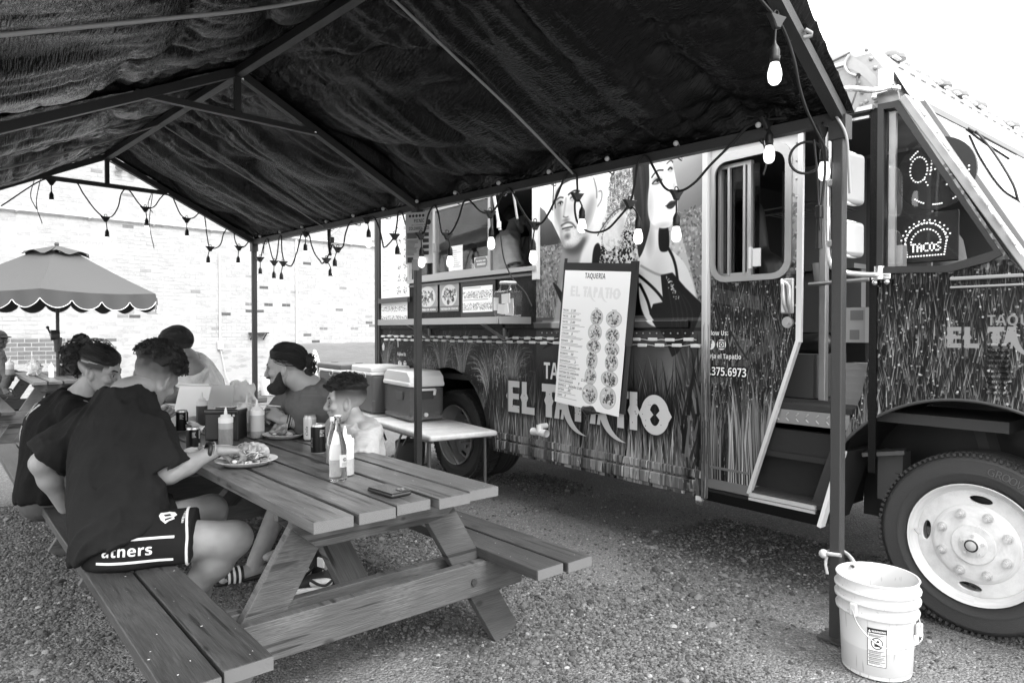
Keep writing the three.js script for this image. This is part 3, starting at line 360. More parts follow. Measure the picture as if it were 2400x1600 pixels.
  path(c, [[-2.77, 1.71], [-2.68, 1.72], [-2.58, 1.62], [-2.45, 1.51], [-2.52, 1.36], [-2.64, 1.22], [-2.68, 1.2], [-2.74, 1.32], [-2.86, 1.47], [-2.83, 1.53], [-2.75, 1.54]], S(34)); for (let i = 0; i < 5; i++) stroke(c, [[-2.72 + i * 0.03, 1.66 - i * 0.02], [-2.68 + i * 0.04, 1.5], [-2.66 + i * 0.03, 1.35]], 0.01, S(95, 0.5)); for (let i = 0; i < 34; i++) { c.fillStyle = S(225); c.beginPath(); const t = rnd(); c.arc(lerp(-2.71, -2.64, t) + rr(-0.02, 0.02), lerp(1.68, 1.57, t) + rr(-0.02, 0.02), 0.005, 0, 7); c.fill(); }
  c.filter = 'none'; // panel breaks and lower grass
  c.fillStyle = S(20, 0.45); c.fillRect(-6.55, 1.36, 4.11, 0.02); c.fillStyle = S(220, 0.35); c.fillRect(-3.9, 1.42, 1.45, 0.02);
  blades(c, -4.6, -2.44, 0.3, 0.85, 1500, 0.1, 0.4, 0.012, 6, 70, 0.3, 0.85); blades(c, -4.6, -2.44, 0.3, 0.8, 800, 0.12, 0.42, 0.01, 60, 170, 0.28, 0.8); blades(c, -4.5, -2.44, 0.3, 0.5, 420, 0.14, 0.42, 0.012, 130, 245, 0.2); blades(c, -4.4, -2.44, 0.3, 0.4, 110, 0.25, 0.45, 0.035, 90, 190, 0.12); blades(c, -4.5, -2.44, 0.4, 1.0, 260, 0.05, 0.3, 0.006, 150, 240, 0.5, 0.5); blades(c, -2.6, -2.44, 0.4, 1.1, 90, 0.1, 0.4, 0.02, 25, 160, 0.4);
  for (const [x, v] of [[-4.1, 190], [-3.62, 225], [-3.4, 150], [-3.2, 110], [-2.95, 205], [-2.78, 180]]) { const q = c.createLinearGradient(x, 0.85, x, 0.36); q.addColorStop(0, S(v, 0)); q.addColorStop(1, S(v, 0.75)); path(c, [[x - 0.02, 0.85], [x + 0.015, 0.86], [x + 0.035, 0.36], [x - 0.035, 0.36]], q); }
  // dark ground for the letters, then the letters
  c.save(); c.shadowColor = S(10, 0.95); c.shadowBlur = 26; logo(c, -4.335, 0.71, 1, 222, 0); words(c, 'TAQUERIA', -3.885, 1.0, 0.125, { v: 235, sx: 0.8 }); c.restore(); logo(c, -4.335, 0.71, 1, 222, 1.2);
  words(c, 'Follow Us:', -6.13, 1.105, 0.035, { v: 230, sx: 0.75 }); for (const x of [-6.08, -5.98]) { c.fillStyle = S(235); c.beginPath(); c.arc(x, 1.03, 0.032, 0, 7); c.fill(); } words(c, 'f', -6.09, 1.008, 0.05, { v: 30 }); c.strokeStyle = S(30); c.lineWidth = 0.006; c.strokeRect(-5.998, 1.012, 0.036, 0.036);
  stroke(c, [[-6.12, 1.3], [-6.115, 1.2]], 0.012, S(220)); path(c, [[-6.46, 1.2], [-6.42, 1.24], [-6.4, 1.2], [-6.41, 1.16], [-6.44, 1.15]], S(215));
}, { clamp: true, gamma: 1.6 });
const doorTex = tex(800, 1400, (c) => {
  metric(c, -2.45, 2.5, 1000 / 1.5); g1(c, -2.45, -1.8, 0.35, 2.5);
  path(c, [[-2.4, 1.62], [-2.1, 1.55], [-2.06, 1.47], [-2.4, 1.53]], S(140, 0.5)); path(c, [[-2.06, 1.45], [-1.95, 1.3], [-2.25, 1.1], [-2.42, 1.02], [-2.42, 1.1], [-2.25, 1.16], [-2.06, 1.3]], S(135, 0.55)); path(c, [[-2.27, 1.35], [-2.12, 1.3], [-2.2, 1.2]], S(150, 0.6)); stroke(c, [[-2.28, 1.37], [-2.2, 1.25], [-2.16, 1.2]], 0.012, S(60, 0.8));
  blades(c, -2.42, -1.95, 0.36, 0.5, 40, 0.45, 0.7, 0.05, 60, 190, 0.1); blades(c, -2.42, -2.0, 0.36, 0.45, 26, 0.5, 0.72, 0.03, 120, 215, 0.12); c.fillStyle = S(12, 0.75); for (let i = 0; i < 24; i++) path(c, [[-2.4 + i * 0.018, 0.4], [-2.39 + i * 0.018, 0.4], [-2.4 + i * 0.017 + rr(-0.02, 0.02), 0.85 + rr(-0.1, 0.1)]], S(15, 0.7));
  words(c, 'Follow Us:', -2.455, 1.335, 0.03, { v: 235, sx: 0.85 }); for (const x of [-2.405, -2.33]) { c.fillStyle = S(240); c.beginPath(); c.arc(x, 1.28, 0.031, 0, 7); c.fill(); } words(c, 'f', -2.416, 1.262, 0.045, { v: 25 }); c.strokeStyle = S(25); c.lineWidth = 0.006; c.strokeRect(-2.349, 1.261, 0.038, 0.038); c.beginPath(); c.arc(-2.33, 1.28, 0.009, 0, 7); c.stroke();
  words(c, 'Taqueria el Tapatio', -2.2, 1.2, 0.03, { v: 235, sx: 0.8, al: 'right' }); words(c, '713.375.6973', -2.165, 1.095, 0.05, { v: 245, sx: 0.82, al: 'right', line: 0.35 });
}, { clamp: true, gamma: 1.6 });
function g1(c, x0, x1, y0, y1) { // the tall grass that covers door and nose
  c.fillStyle = S(14); c.fillRect(x0, y0, x1 - x0, y1 - y0); const A = (x1 - x0) * (y1 - y0);
  blades(c, x0, x1, y0, 1.66, 1900 * A, 0.05, 0.16, 0.007, 8, 110, 0.3, 0.8); blades(c, x0, x1, y0 + 0.2, 1.62, 1300 * A, 0.035, 0.11, 0.0042, 90, 190, 0.3, 0.75); blades(c, x0, x1, y0, 1.4, 420 * A, 0.05, 0.14, 0.005, 120, 225, 0.35, 0.75);
  for (let i = 0; i < 260 * A; i++) { c.fillStyle = S(rr(160, 250), 0.7); c.beginPath(); c.arc(rr(x0, x1), rr(0.9, 1.62), rr(0.002, 0.006), 0, 7); c.fill(); }
  const q = c.createLinearGradient(0, 2.15, 0, 1.6); q.addColorStop(0, S(225)); q.addColorStop(0.4, S(190)); q.addColorStop(1, S(130)); c.fillStyle = q; c.fillRect(x0, 1.66, x1 - x0, 1); for (let i = 0; i < 700 * A; i++) { c.fillStyle = S(rr(60, 240), 0.45); c.beginPath(); c.ellipse(rr(x0, x1), rr(1.62, 2.1), rr(0.004, 0.016), rr(0.004, 0.02), rnd() * 3, 0, 7); c.fill(); }
}
const noseTex = tex(1100, 1500, (c) => {
  metric(c, -1.75, 2.5, 1000 / 1.4); g1(c, -1.75, -0.3, 0.35, 2.5); blades(c, -1.65, -1.3, 0.6, 0.8, 30, 0.15, 0.35, 0.025, 130, 235, 0.12); words(c, 'TAQUERIA', -1.01, 1.385, 0.045, { v: 165, sx: 0.95 }); logo(c, -1.165, 1.285, 0.37, 172, 0.8);
}, { clamp: true, gamma: 1.6 });
// uv in metres -> canvas
const fit = (t, x0, y1, w, h) => { t.repeat.set(1 / w, 1 / h); t.offset.set(-x0 / w, 1 - y1 / h); return t; };
fit(sideTex, -6.55, 2.87, 2048 / 498, 1254 / 498); fit(doorTex, -2.45, 2.5, 1.2, 2.1); fit(noseTex, -1.75, 2.5, 1.54, 2.1);
const vinyl = (t) => phys(1, 0.4, { map: t, specularIntensity: 0.45, clearcoat: 0.05, clearcoatRoughness: 0.2, bumpMap: rep(fineBump, 0.7, 0.7), bumpScale: 0.0008 });
const sideM = vinyl(sideTex), doorM = vinyl(doorTex), noseM = vinyl(noseTex);
const truckWhite = phys(0.38, 0.35, { clearcoat: 0.2, clearcoatRoughness: 0.2, map: rep(blotch, 0.6, 0.6), bumpMap: rep(fineBump, 0.6, 0.6), bumpScale: 0.0008 });
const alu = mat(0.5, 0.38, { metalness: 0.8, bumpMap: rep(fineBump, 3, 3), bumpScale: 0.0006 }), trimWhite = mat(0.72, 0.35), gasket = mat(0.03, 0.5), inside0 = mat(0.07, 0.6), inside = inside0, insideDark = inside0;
const glass = new THREE.MeshPhysicalMaterial({ color: 0xffffff, roughness: 0.03, transmission: 1, thickness: 0, ior: 1.5, side: THREE.DoubleSide });
const glassDark = new THREE.MeshPhysicalMaterial({ color: G(0.45), roughness: 0.03, transmission: 1, thickness: 0, ior: 1.5, side: THREE.DoubleSide });

// ---------- food truck ----------
const ZS = -3.42;
const truck = thing('food_truck', 'step van food truck wrapped in a grass print with a painted couple', 'food truck', [-3.6, 0, -4.6]);
const P = (name, g, m, parent = truck, kind) => wpart(parent, name, g, m, null, kind);
{
  const arc = (cx, cy, r, a0, a1, n = 18) => Array.from({ length: n + 1 }, (_, i) => { const a = lerp(a0, a1, i / n) * Math.PI / 180; return [cx + r * Math.cos(a), cy + r * Math.sin(a)]; });
  const archR = arc(-5.2, 0.42, 0.61, 185, -5).filter((p) => p[1] > 0.365);
  const winHole = [[-5.83, 1.85], [-3.99, 1.85], [-3.99, 2.5], [-5.83, 2.5]];
  const slab = (pts, holes, d = 0.03, z = ZS) => extr(poly(pts, holes), d).translate(0, 0, z - d);
  P('side_panel', slab([[-6.55, 0.365], ...archR, [-2.44, 0.365], [-2.44, 2.7], [-6.55, 2.7]], [winHole]), sideM);
  P('rear_corner_trim', [box(0.05, 2.35, 0.06, -6.555, 1.53, ZS - 0.01), box(0.02, 2.2, 0.02, -6.5, 1.6, ZS + 0.012)], mat(0.05, 0.45));
  P('rub_rail', uvXY(rbox(1.95, 0.075, 0.03, 0.008, -3.475, 0.43, ZS + 0.014)), sideM); P('rub_rail', uvXY(rbox(2.0, 0.05, 0.025, 0.008, -3.45, 0.505, ZS + 0.011)), sideM); P('rub_rail', uvXY(rbox(3.9, 0.05, 0.022, 0.008, -4.5, 1.4, ZS + 0.009)), sideM);
  P('panel_seam', box(0.008, 0.9, 0.005, -4.32, 0.9, ZS + 0.002), mat(0.12)); P('rivet_row', Array.from({ length: 26 }, (_, i) => sph(0.006, -3.9 + 0.055 * i, 1.345, ZS + 0.002, 6)), alu, truck, 'stuff');
  // led modules in two rows
  const led = rbox(0.072, 0.02, 0.012, 0.004), ledM = mat(0.68, 0.4);
  for (const [y, o] of [[1.305, 0], [1.27, 0.06]]) { for (let x = -6.42 + o; x < -2.48; x += 0.138) if (!(x > -3.72 && x < -3.0)) { const q = part(truck, 'led_module', led, ledM); q.position.set(x + 3.6 + rr(-0.006, 0.006), y + rr(-0.003, 0.003), ZS + 4.6 + 0.008); } P('led_wire', tube(Array.from({ length: 59 }, (_, i) => [-6.44 + o + i * 0.068, y + (i % 2 ? 0.012 : 0) * noise(i * 0.7, 3), ZS + 0.006]), 0.0025, 120, 4), ledM); }
  // serving window
  const aluF = (x0, x1, y0, y1, z, w = 0.03) => [box(x1 - x0, w, 0.03, (x0 + x1) / 2, y0 + w / 2, z), box(x1 - x0, w, 0.03, (x0 + x1) / 2, y1 - w / 2, z), box(w, y1 - y0 - 2 * w, 0.03, x0 + w / 2, (y0 + y1) / 2, z), box(w, y1 - y0 - 2 * w, 0.03, x1 - w / 2, (y0 + y1) / 2, z)];
  const sw = P('serving_window', [box(1.93, 0.034, 0.06, -4.905, 1.838, ZS + 0.012), box(0.04, 0.66, 0.05, -5.85, 2.18, ZS + 0.01), box(1.93, 0.03, 0.05, -4.905, 2.515, ZS + 0.01)], alu);
  P('lower_sill', box(1.93, 0.02, 0.03, -4.905, 1.795, ZS + 0.004), mat(0.2, 0.4, { metalness: 0.6 }), sw); P('window_frame', aluF(-5.82, -5.4, 1.86, 2.5, ZS - 0.02), alu, sw); P('window_frame', aluF(-5.42, -4.53, 1.858, 2.5, ZS + 0.006, 0.035), alu, sw); P('pane', box(0.37, 0.6, 0.005, -5.61, 2.18, ZS - 0.02), glass, sw); P('pane', box(0.82, 0.58, 0.005, -4.975, 2.18, ZS + 0.004), glass, sw); P('latch', [box(0.03, 0.08, 0.02, -5.4, 2.13, ZS + 0.03), sph(0.012, -5.4, 2.1, ZS + 0.045, 8)], alu, sw);
  P('window_trim', rbox(0.065, 0.78, 0.03, 0.004, -3.957, 2.14, ZS + 0.014), trimWhite);
  P('awning_rod', [rod([-4.14, 2.56, -3.1], [-4.14, 2.13, -3.2], 0.012), cyl(0.017, 0.017, 0.05, -4.14, 2.17, -3.19, 10)], mat(0.7, 0.3)); P('awning_rod', [rod([-3.98, 2.5, -3.18], [-3.98, 2.2, -3.24], 0.009)], mat(0.4, 0.3)); P('drain_cord', tube([[-4.14, 2.12, -3.2], [-4.15, 1.9, -3.25], [-4.13, 1.75, -3.33], [-4.06, 1.66, -3.38], [-4.0, 1.55, -3.4]], 0.005), gasket);
  // door and its trim
  P('door_post', [rbox(0.036, 2.08, 0.045, 0.006, -2.424, 1.41, ZS + 0.012), box(0.04, 0.05, 0.03, -2.47, 0.35, ZS)], phys(0.75, 0.3, { map: doorlessStrip() }));
  const dh = rrect(-2.385, 1.665, -1.93, 2.335, 0.07), door = P('sliding_door', slab([[-2.405, 0.44], [-2.145, 0.44], [-1.858, 1.3], [-1.852, 2.42], [-2.405, 2.46]], [dh], 0.03, ZS - 0.005), doorM);
  const ring = (o, i, d, z) => extr(poly(o, [i]), d).translate(0, 0, z);
  P('window_gasket', ring(rrect(-2.402, 1.64, -1.898, 2.375, 0.1), rrect(-2.372, 1.672, -1.935, 2.33, 0.075), 0.012, ZS - 0.004), alu, door); P('edge_trim', [bar([-2.14, 0.45, ZS], [-1.856, 1.31, ZS], 0.02, 0.03), bar([-1.854, 1.3, ZS], [-1.848, 2.42, ZS], 0.018, 0.03)], mat(0.72, 0.3, { metalness: 0.4 }), door); P('kick_rail', [box(0.27, 0.05, 0.02, -2.27, 0.465, ZS + 0.004), box(0.25, 0.012, 0.012, -2.275, 0.56, ZS + 0.001)], mat(0.12, 0.4), door);
  P('sliding_pane', [...aluF(-2.375, -2.16, 1.67, 2.32, ZS - 0.045, 0.022), ...[-2.2, -2.3].map((x) => box(0.014, 0.62, 0.02, x, 1.99, ZS - 0.035))], alu, door); P('pane', box(0.3, 0.62, 0.004, -2.27, 1.99, ZS - 0.052), glassDark, door); P('door_rivet', Array.from({ length: 11 }, (_, i) => sph(0.007, -1.875, 1.4 + i * 0.095, ZS - 0.003, 6)), alu, door, 'stuff'); P('pane_latch', [box(0.014, 0.12, 0.02, -2.16, 1.77, ZS - 0.03), box(0.045, 0.1, 0.012, -2.125, 1.77, ZS - 0.035)], trimWhite, door);
  P('door_handle', [...[0, 1].map((k) => tube([[-1.945, 1.63 - 0.0, ZS + 0.01], [-1.93 + k * 0.03, 1.6, ZS + 0.03], [-1.92 + k * 0.03, 1.5, ZS + 0.03], [-1.915 + k * 0.02, 1.46, ZS + 0.01]], 0.012, 16, 8)), rbox(0.075, 0.19, 0.02, 0.01, -1.918, 1.545, ZS + 0.004)], mat(0.55, 0.25, { metalness: 0.6 }), door); P('door_lock', [cyl(0.03, 0.03, 0.02, 0, 0, 0, 20).rotateX(Math.PI / 2).translate(-1.913, 1.405, ZS + 0.006), cyl(0.014, 0.014, 0.02, 0, 0, 0, 16).rotateX(Math.PI / 2).translate(-1.913, 1.405, ZS + 0.016)], alu, door);
  // header above the doorway, rails, nose panel
  P('header_panel', slab([[-2.44, 2.455], [-1.37, 2.42], [-1.375, 2.47], [-1.41, 2.56], [-1.5, 2.7], [-2.44, 2.7]]), truckWhite); P('drip_rail', [bar([-2.44, 2.475, ZS + 0.015], [-1.48, 2.43, ZS + 0.015], 0.02, 0.03), bar([-2.42, 2.43, ZS + 0.008], [-1.5, 2.39, ZS + 0.008], 0.012, 0.02)], mat(0.6, 0.25, { metalness: 0.6 })); P('door_track', bar([-2.42, 2.45, ZS - 0.03], [-1.5, 2.41, ZS - 0.03], 0.035, 0.03), mat(0.06, 0.5));
  P('header_rivet', Array.from({ length: 14 }, (_, i) => sph(0.009, -2.36 + i * 0.068, 2.505 - i * 0.0035, ZS + 0.003, 8)), truckWhite, truck, 'stuff'); P('header_rivet', Array.from({ length: 6 }, (_, i) => sph(0.011, -1.52 + i * 0.02 - (i > 2 ? 0.1 : 0), 2.72 - i * 0.05, ZS + 0.002, 8)), truckWhite, truck, 'stuff');
  const win = [[-1.435, 1.665], [-1.165, 1.65], [-1.02, 1.69], [-0.985, 1.7], [-1.385, 2.405], [-1.435, 2.41]];
  const nose = P('nose_panel', slab([[-1.495, 2.42], [-1.5, 1.23], [-1.53, 1.05], [-1.615, 0.76], ...arc(-1.1, 0.4, 0.655, 146, -4, 24), [-0.42, 0.36], [-0.38, 0.5], [-0.4, 1.44], [-0.82, 1.53], [-0.93, 1.66], [-1.36, 2.44]], [win]), noseM);
  P('arch_edge', bar([-1.615, 0.76, ZS + 0.01], [-1.725, 0.36, ZS + 0.01], 0.02, 0.05), mat(0.75, 0.3)); P('arch_lip', tube(arc(-1.1, 0.4, 0.655, 146, 0, 24).map(([x, y]) => [x, y, ZS - 0.004]), 0.008, 48, 6), mat(0.05, 0.4), nose);
  const fr = (o, i) => extr(poly(o, [i]), 0.016).translate(0, 0, ZS - 0.003); P('window_rubber', fr([[-1.462, 1.635], [-1.15, 1.62], [-1.0, 1.655], [-0.955, 1.68], [-1.37, 2.435], [-1.462, 2.44]], win), gasket, nose); P('pane', extr(poly(win), 0.004).translate(0, 0, ZS - 0.02), glass, nose); P('pillar_strip', box(0.035, 2.0 - 0.25, 0.012, -1.478, 1.55, ZS + 0.004), noseM, nose); P('window_bar', box(0.03, 0.74, 0.02, -1.41, 2.03, ZS - 0.035), alu, nose);
  P('nose_rail', [rbox(0.27, 0.016, 0.016, 0.005, -1.015, 1.59, ZS + 0.006), rbox(0.27, 0.01, 0.012, 0.004, -1.015, 1.552, ZS + 0.005)], mat(0.3, 0.3), nose); for (let i = 0; i < 10; i++) P('vent_slat', uvXY(rbox(0.08, 0.013, 0.022, 0.005, -0.965, 1.3 - i * 0.0225, ZS + 0.008)), noseM, nose);
  // windscreen post with its led strip, windscreen, roof
  const A0 = [-0.93, 1.66, ZS - 0.03], A1 = [-1.375, 2.45, ZS - 0.03]; P('windscreen_post', [bar([A0[0] + 0.075, A0[1] - 0.06, A0[2] + 0.01], [A1[0] + 0.02, A1[1], A1[2] + 0.01], 0.035, 0.07, 0.006)], mat(0.4, 0.4));
  for (let i = 0; i < 9; i++) { const t = (i + 0.3) / 9, q = part(truck, 'led_module', rbox(0.062, 0.012, 0.02, 0.004), ledM); q.position.set(lerp(A1[0], A0[0], t) + 0.05 + 3.6, lerp(A1[1], A0[1], t) + 0.02, ZS + 4.6 + 0.03); q.rotation.z = Math.atan2(A0[1] - A1[1], A0[0] - A1[0]); }
  P('led_wire', tube(Array.from({ length: 19 }, (_, i) => [lerp(A1[0], A0[0], i / 18) + 0.045, lerp(A1[1], A0[1], i / 18) + 0.02 + 0.008 * Math.sin(i * 1.7), ZS + 0.026]), 0.0025, 60, 4), ledM);
  const quadG = (a, b, c2, d) => grid(8, 8, (u, v) => [0, 1, 2].map((i) => lerp(lerp(a[i], b[i], u), lerp(d[i], c2[i], u), v)));
  P('windscreen', quadG([-0.9, 1.64, -3.62], [-0.9, 1.64, -5.66], [-1.325, 2.43, -5.66], [-1.325, 2.43, -3.62]), new THREE.MeshPhysicalMaterial({ color: G(0.75), roughness: 0.04, transmission: 1, thickness: 0, ior: 1.6, side: THREE.DoubleSide })); P('windscreen_rubber', [bar([-1.33, 2.44, -3.57], [-1.33, 2.44, -5.7], 0.03, 0.02), bar([-0.885, 1.645, -3.59], [-1.335, 2.45, -3.59], 0.035, 0.03), bar([-0.89, 1.63, -3.57], [-0.89, 1.63, -5.7], 0.03, 0.02)], mat(0.16, 0.5)); P('windscreen_side', quadG([-0.88, 1.63, -3.44], [-0.88, 1.63, -3.6], [-1.34, 2.46, -3.6], [-1.34, 2.46, -3.44]), truckWhite);
  P('wiper', [bar([-0.88, 1.66, -3.75], [-1.0, 1.86, -4.05], 0.012, 0.02), bar([-0.9, 1.72, -3.55], [-0.98, 1.84, -4.3], 0.014, 0.018)], gasket); P('hanging_wire', tube([[-1.3, 2.42, -4.2], [-1.22, 2.3, -4.18], [-1.12, 2.1, -4.16], [-1.1, 2.0, -4.2], [-1.06, 1.96, -4.26]], 0.006), gasket); P('hanging_wire', tube([[-1.32, 2.43, -4.15], [-1.3, 2.41, -4.4], [-1.28, 2.39, -4.8]], 0.006), gasket);
  // roof: rounded edge, front slope
  P('roof', grid(40, 24, (u, v) => { const x = u < 0.8 ? lerp(-6.56, -1.62, u / 0.8) : lerp(-1.62, -1.345, (u - 0.8) / 0.2), drop = x > -1.62 ? (t => 0.05 * t + 0.33 * t ** 1.6)((x + 1.62) / 0.275) : 0, a = v * Math.PI, z = -4.64 + Math.sign(Math.cos(a)) * Math.abs(Math.cos(a)) ** 0.16 * 1.222, y = 2.66 + 0.17 * Math.abs(Math.sin(a)) ** 0.5; return [x, Math.max(y - drop, 2.44), z]; }), truckWhite);
  P('front_header', quadG([-1.335, 2.455, -3.44], [-1.335, 2.455, -5.84], [-1.44, 2.66, -5.84], [-1.44, 2.66, -3.44]), truckWhite);
  for (const z of [-3.745, -4.37, -4.63, -4.95, -5.6]) P('marker_lamp', [lathe([[0, 0.05], [0.045, 0.045], [0.055, 0.02], [0.058, 0]], 16).scale(1, 0.8, 1).rotateZ(-0.3).translate(-1.53, 2.765, z), cyl(0.06, 0.06, 0.012, -1.53, 2.755, z, 16)], mat(0.2, 0.3));
  for (const dx of [0, 0.035]) for (let z = -3.62; z > -5.7; z -= 0.135) { const q = part(truck, 'led_module', rbox(0.02, 0.012, 0.066, 0.004), ledM); q.position.set(-1.465 + dx + 3.6, 2.715 - dx * 1.9 + rr(-0.003, 0.003), z + 4.6 + dx); }
  for (let i = 0; i < 4; i++) { const q = part(truck, 'led_module', rbox(0.07, 0.02, 0.012, 0.004), ledM); q.position.set(-2.05 + i * 0.13 + 3.6, 2.665 + i * 0.006, ZS + 4.6 + 0.008); } P('led_wire', tube([[-2.1, 2.69, ZS + 0.006], [-1.9, 2.7, ZS + 0.008], [-1.72, 2.71, ZS + 0.006], [-1.6, 2.73, ZS + 0.006]], 0.004), mat(0.2)); P('side_wire', tube([[-1.6, 2.72, ZS + 0.01], [-1.62, 2.68, ZS + 0.014], [-1.6, 2.63, ZS + 0.016], [-1.565, 2.605, ZS + 0.01]], 0.006), mat(0.5)); P('side_wire', tube([[-1.56, 2.6, ZS + 0.01], [-1.55, 2.54, ZS + 0.03], [-1.565, 2.46, ZS + 0.05], [-1.6, 2.38, ZS + 0.05]], 0.005), mat(0.08)); P('wire_hole', cyl(0.012, 0.012, 0.008, 0, 0, 0, 12).rotateX(Math.PI / 2).translate(-1.56, 2.606, ZS + 0.002), black); P('corner_plate', rbox(0.07, 0.09, 0.012, 0.004, -1.43, 2.56, ZS + 0.006), alu);
  P('side_vent', [rbox(0.06, 0.17, 0.05, 0.008, -1.93, 2.6, ZS + 0.02)], trimWhite);
  // mirrors on their bracket
  P('mirror_bracket', [tube([[-1.4, 2.5, ZS + 0.03], [-1.42, 2.46, -3.25], [-1.5, 2.465, -3.15], [-1.56, 2.44, -3.15], [-1.57, 2.38, -3.15], [-1.57, 2.2, -3.15], [-1.565, 1.72, -3.15], [-1.55, 1.655, -3.16], [-1.5, 1.63, -3.18], [-1.43, 1.622, -3.4]], 0.013, 60, 10)], mat(0.8, 0.2, { metalness: 0.7 })); P('mirror_mount', [rbox(0.09, 0.03, 0.05, 0.006, -1.43, 1.615, ZS + 0.02), cyl(0.024, 0.024, 0.06, -1.44, 1.635, ZS + 0.035, 14), sph(0.016, -1.46, 1.59, ZS + 0.03, 10), sph(0.016, -1.405, 1.59, ZS + 0.03, 10)], chrome); P('mirror_mount', [rbox(0.12, 0.022, 0.03, 0.006, -1.42, 2.49, ZS + 0.02), sph(0.015, -1.47, 2.47, ZS + 0.03, 10), sph(0.013, -1.38, 2.49, ZS + 0.03, 10)], chrome);
  for (const [y, h] of [[2.065, 0.24], [1.785, 0.165]]) { const m = P('mirror', [new RoundedBoxGeometry(0.05, h, 0.19, 3, 0.024).rotateY(-0.12).translate(-1.5, y, -3.21)], mat(0.62, 0.22, { metalness: 0.55 })); P('mirror_rim', [tube(Array.from({ length: 25 }, (_, i) => { const a = i / 24 * Math.PI * 2, sq = (v) => Math.sign(v) * Math.abs(v) ** 0.45; return [-1.497, y + sq(Math.sin(a)) * (h / 2 - 0.006), -3.21 + sq(Math.cos(a)) * 0.09]; }), 0.011, 60, 6)], mat(0.8, 0.3), m); P('mirror_clamp', rbox(0.03, 0.03, 0.08, 0.005, -1.55, y - 0.02, -3.17), alu, m); }
  // inside: floor, back wall, ceiling, partition, seat, shelves
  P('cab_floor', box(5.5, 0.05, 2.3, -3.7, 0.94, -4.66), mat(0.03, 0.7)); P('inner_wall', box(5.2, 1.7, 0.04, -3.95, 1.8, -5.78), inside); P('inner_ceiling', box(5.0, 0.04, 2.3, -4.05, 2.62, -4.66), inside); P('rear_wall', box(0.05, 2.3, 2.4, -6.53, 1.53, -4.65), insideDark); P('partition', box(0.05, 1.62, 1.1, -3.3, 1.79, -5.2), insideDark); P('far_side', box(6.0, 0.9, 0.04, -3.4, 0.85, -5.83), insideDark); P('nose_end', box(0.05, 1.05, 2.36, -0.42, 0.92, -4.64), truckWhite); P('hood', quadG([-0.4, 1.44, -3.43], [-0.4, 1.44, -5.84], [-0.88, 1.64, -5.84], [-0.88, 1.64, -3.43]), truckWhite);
  P('extractor_hood', [box(1.7, 0.35, 0.6, -4.6, 2.42, -5.45), rod([-5.0, 2.3, -4.6], [-3.9, 2.35, -5.0], 0.05)], mat(0.5, 0.3, { metalness: 0.7 })); P('counter', box(2.4, 0.06, 0.55, -4.9, 1.72, -3.74), mat(0.5, 0.3, { metalness: 0.7 })); P('steel_back', box(2.0, 0.7, 0.03, -4.7, 1.9, -5.74), mat(0.55, 0.35, { metalness: 0.6 })); P('fridge', rbox(0.6, 1.4, 0.5, 0.02, -5.9, 1.75, -5.3), mat(0.65, 0.4));
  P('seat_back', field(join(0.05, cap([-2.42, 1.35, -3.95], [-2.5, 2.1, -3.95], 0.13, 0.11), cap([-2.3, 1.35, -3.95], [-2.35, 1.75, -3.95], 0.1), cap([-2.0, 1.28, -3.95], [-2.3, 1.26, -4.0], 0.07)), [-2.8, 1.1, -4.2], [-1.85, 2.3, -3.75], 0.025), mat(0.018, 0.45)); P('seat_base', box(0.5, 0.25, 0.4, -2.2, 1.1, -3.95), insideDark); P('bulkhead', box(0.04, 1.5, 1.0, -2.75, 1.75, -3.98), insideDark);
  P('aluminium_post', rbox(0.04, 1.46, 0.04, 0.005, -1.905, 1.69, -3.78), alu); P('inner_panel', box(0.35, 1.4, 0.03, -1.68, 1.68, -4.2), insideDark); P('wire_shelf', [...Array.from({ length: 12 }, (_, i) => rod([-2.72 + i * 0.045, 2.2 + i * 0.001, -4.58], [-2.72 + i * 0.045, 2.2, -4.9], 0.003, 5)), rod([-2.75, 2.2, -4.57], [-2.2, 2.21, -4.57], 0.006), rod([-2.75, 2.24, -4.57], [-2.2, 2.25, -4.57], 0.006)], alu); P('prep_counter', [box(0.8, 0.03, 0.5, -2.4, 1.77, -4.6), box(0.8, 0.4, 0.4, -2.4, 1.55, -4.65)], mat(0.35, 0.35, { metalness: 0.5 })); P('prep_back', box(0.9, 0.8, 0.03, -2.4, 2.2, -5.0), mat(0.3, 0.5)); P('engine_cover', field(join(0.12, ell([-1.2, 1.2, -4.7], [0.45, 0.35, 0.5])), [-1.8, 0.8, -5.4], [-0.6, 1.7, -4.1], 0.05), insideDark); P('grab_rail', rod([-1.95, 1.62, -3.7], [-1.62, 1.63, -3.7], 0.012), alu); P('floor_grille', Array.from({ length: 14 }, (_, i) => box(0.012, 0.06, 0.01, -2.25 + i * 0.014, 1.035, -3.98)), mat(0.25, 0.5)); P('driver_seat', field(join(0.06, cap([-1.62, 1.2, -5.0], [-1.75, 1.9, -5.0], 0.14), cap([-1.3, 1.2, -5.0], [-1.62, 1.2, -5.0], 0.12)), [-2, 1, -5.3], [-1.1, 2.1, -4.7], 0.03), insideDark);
  // steps
  const grime = mat(0.022, 0.55, { map: rep(blotch, 2, 2), bumpMap: rep(fineBump, 4, 4), bumpScale: 0.003 });
  P('upper_step', box(0.62, 0.03, 0.3, -1.9, 0.955, -3.6), mat(0.04, 0.7, { bumpMap: rep(fineBump, 6, 6), bumpScale: 0.004 })); P('tread_plate', box(0.6, 0.075, 0.015, -1.9, 0.9, -3.452), mat(0.28, 0.35, { metalness: 0.6 })); for (let i = 0; i < 18; i++) P('tread_bump', rbox(0.022, 0.006, 0.004, 0.002).rotateZ(i % 2 ? 0.8 : -0.8).translate(-2.15 + (i >> 1) * 0.055, 0.885 + (i % 2) * 0.03, -3.443), alu);
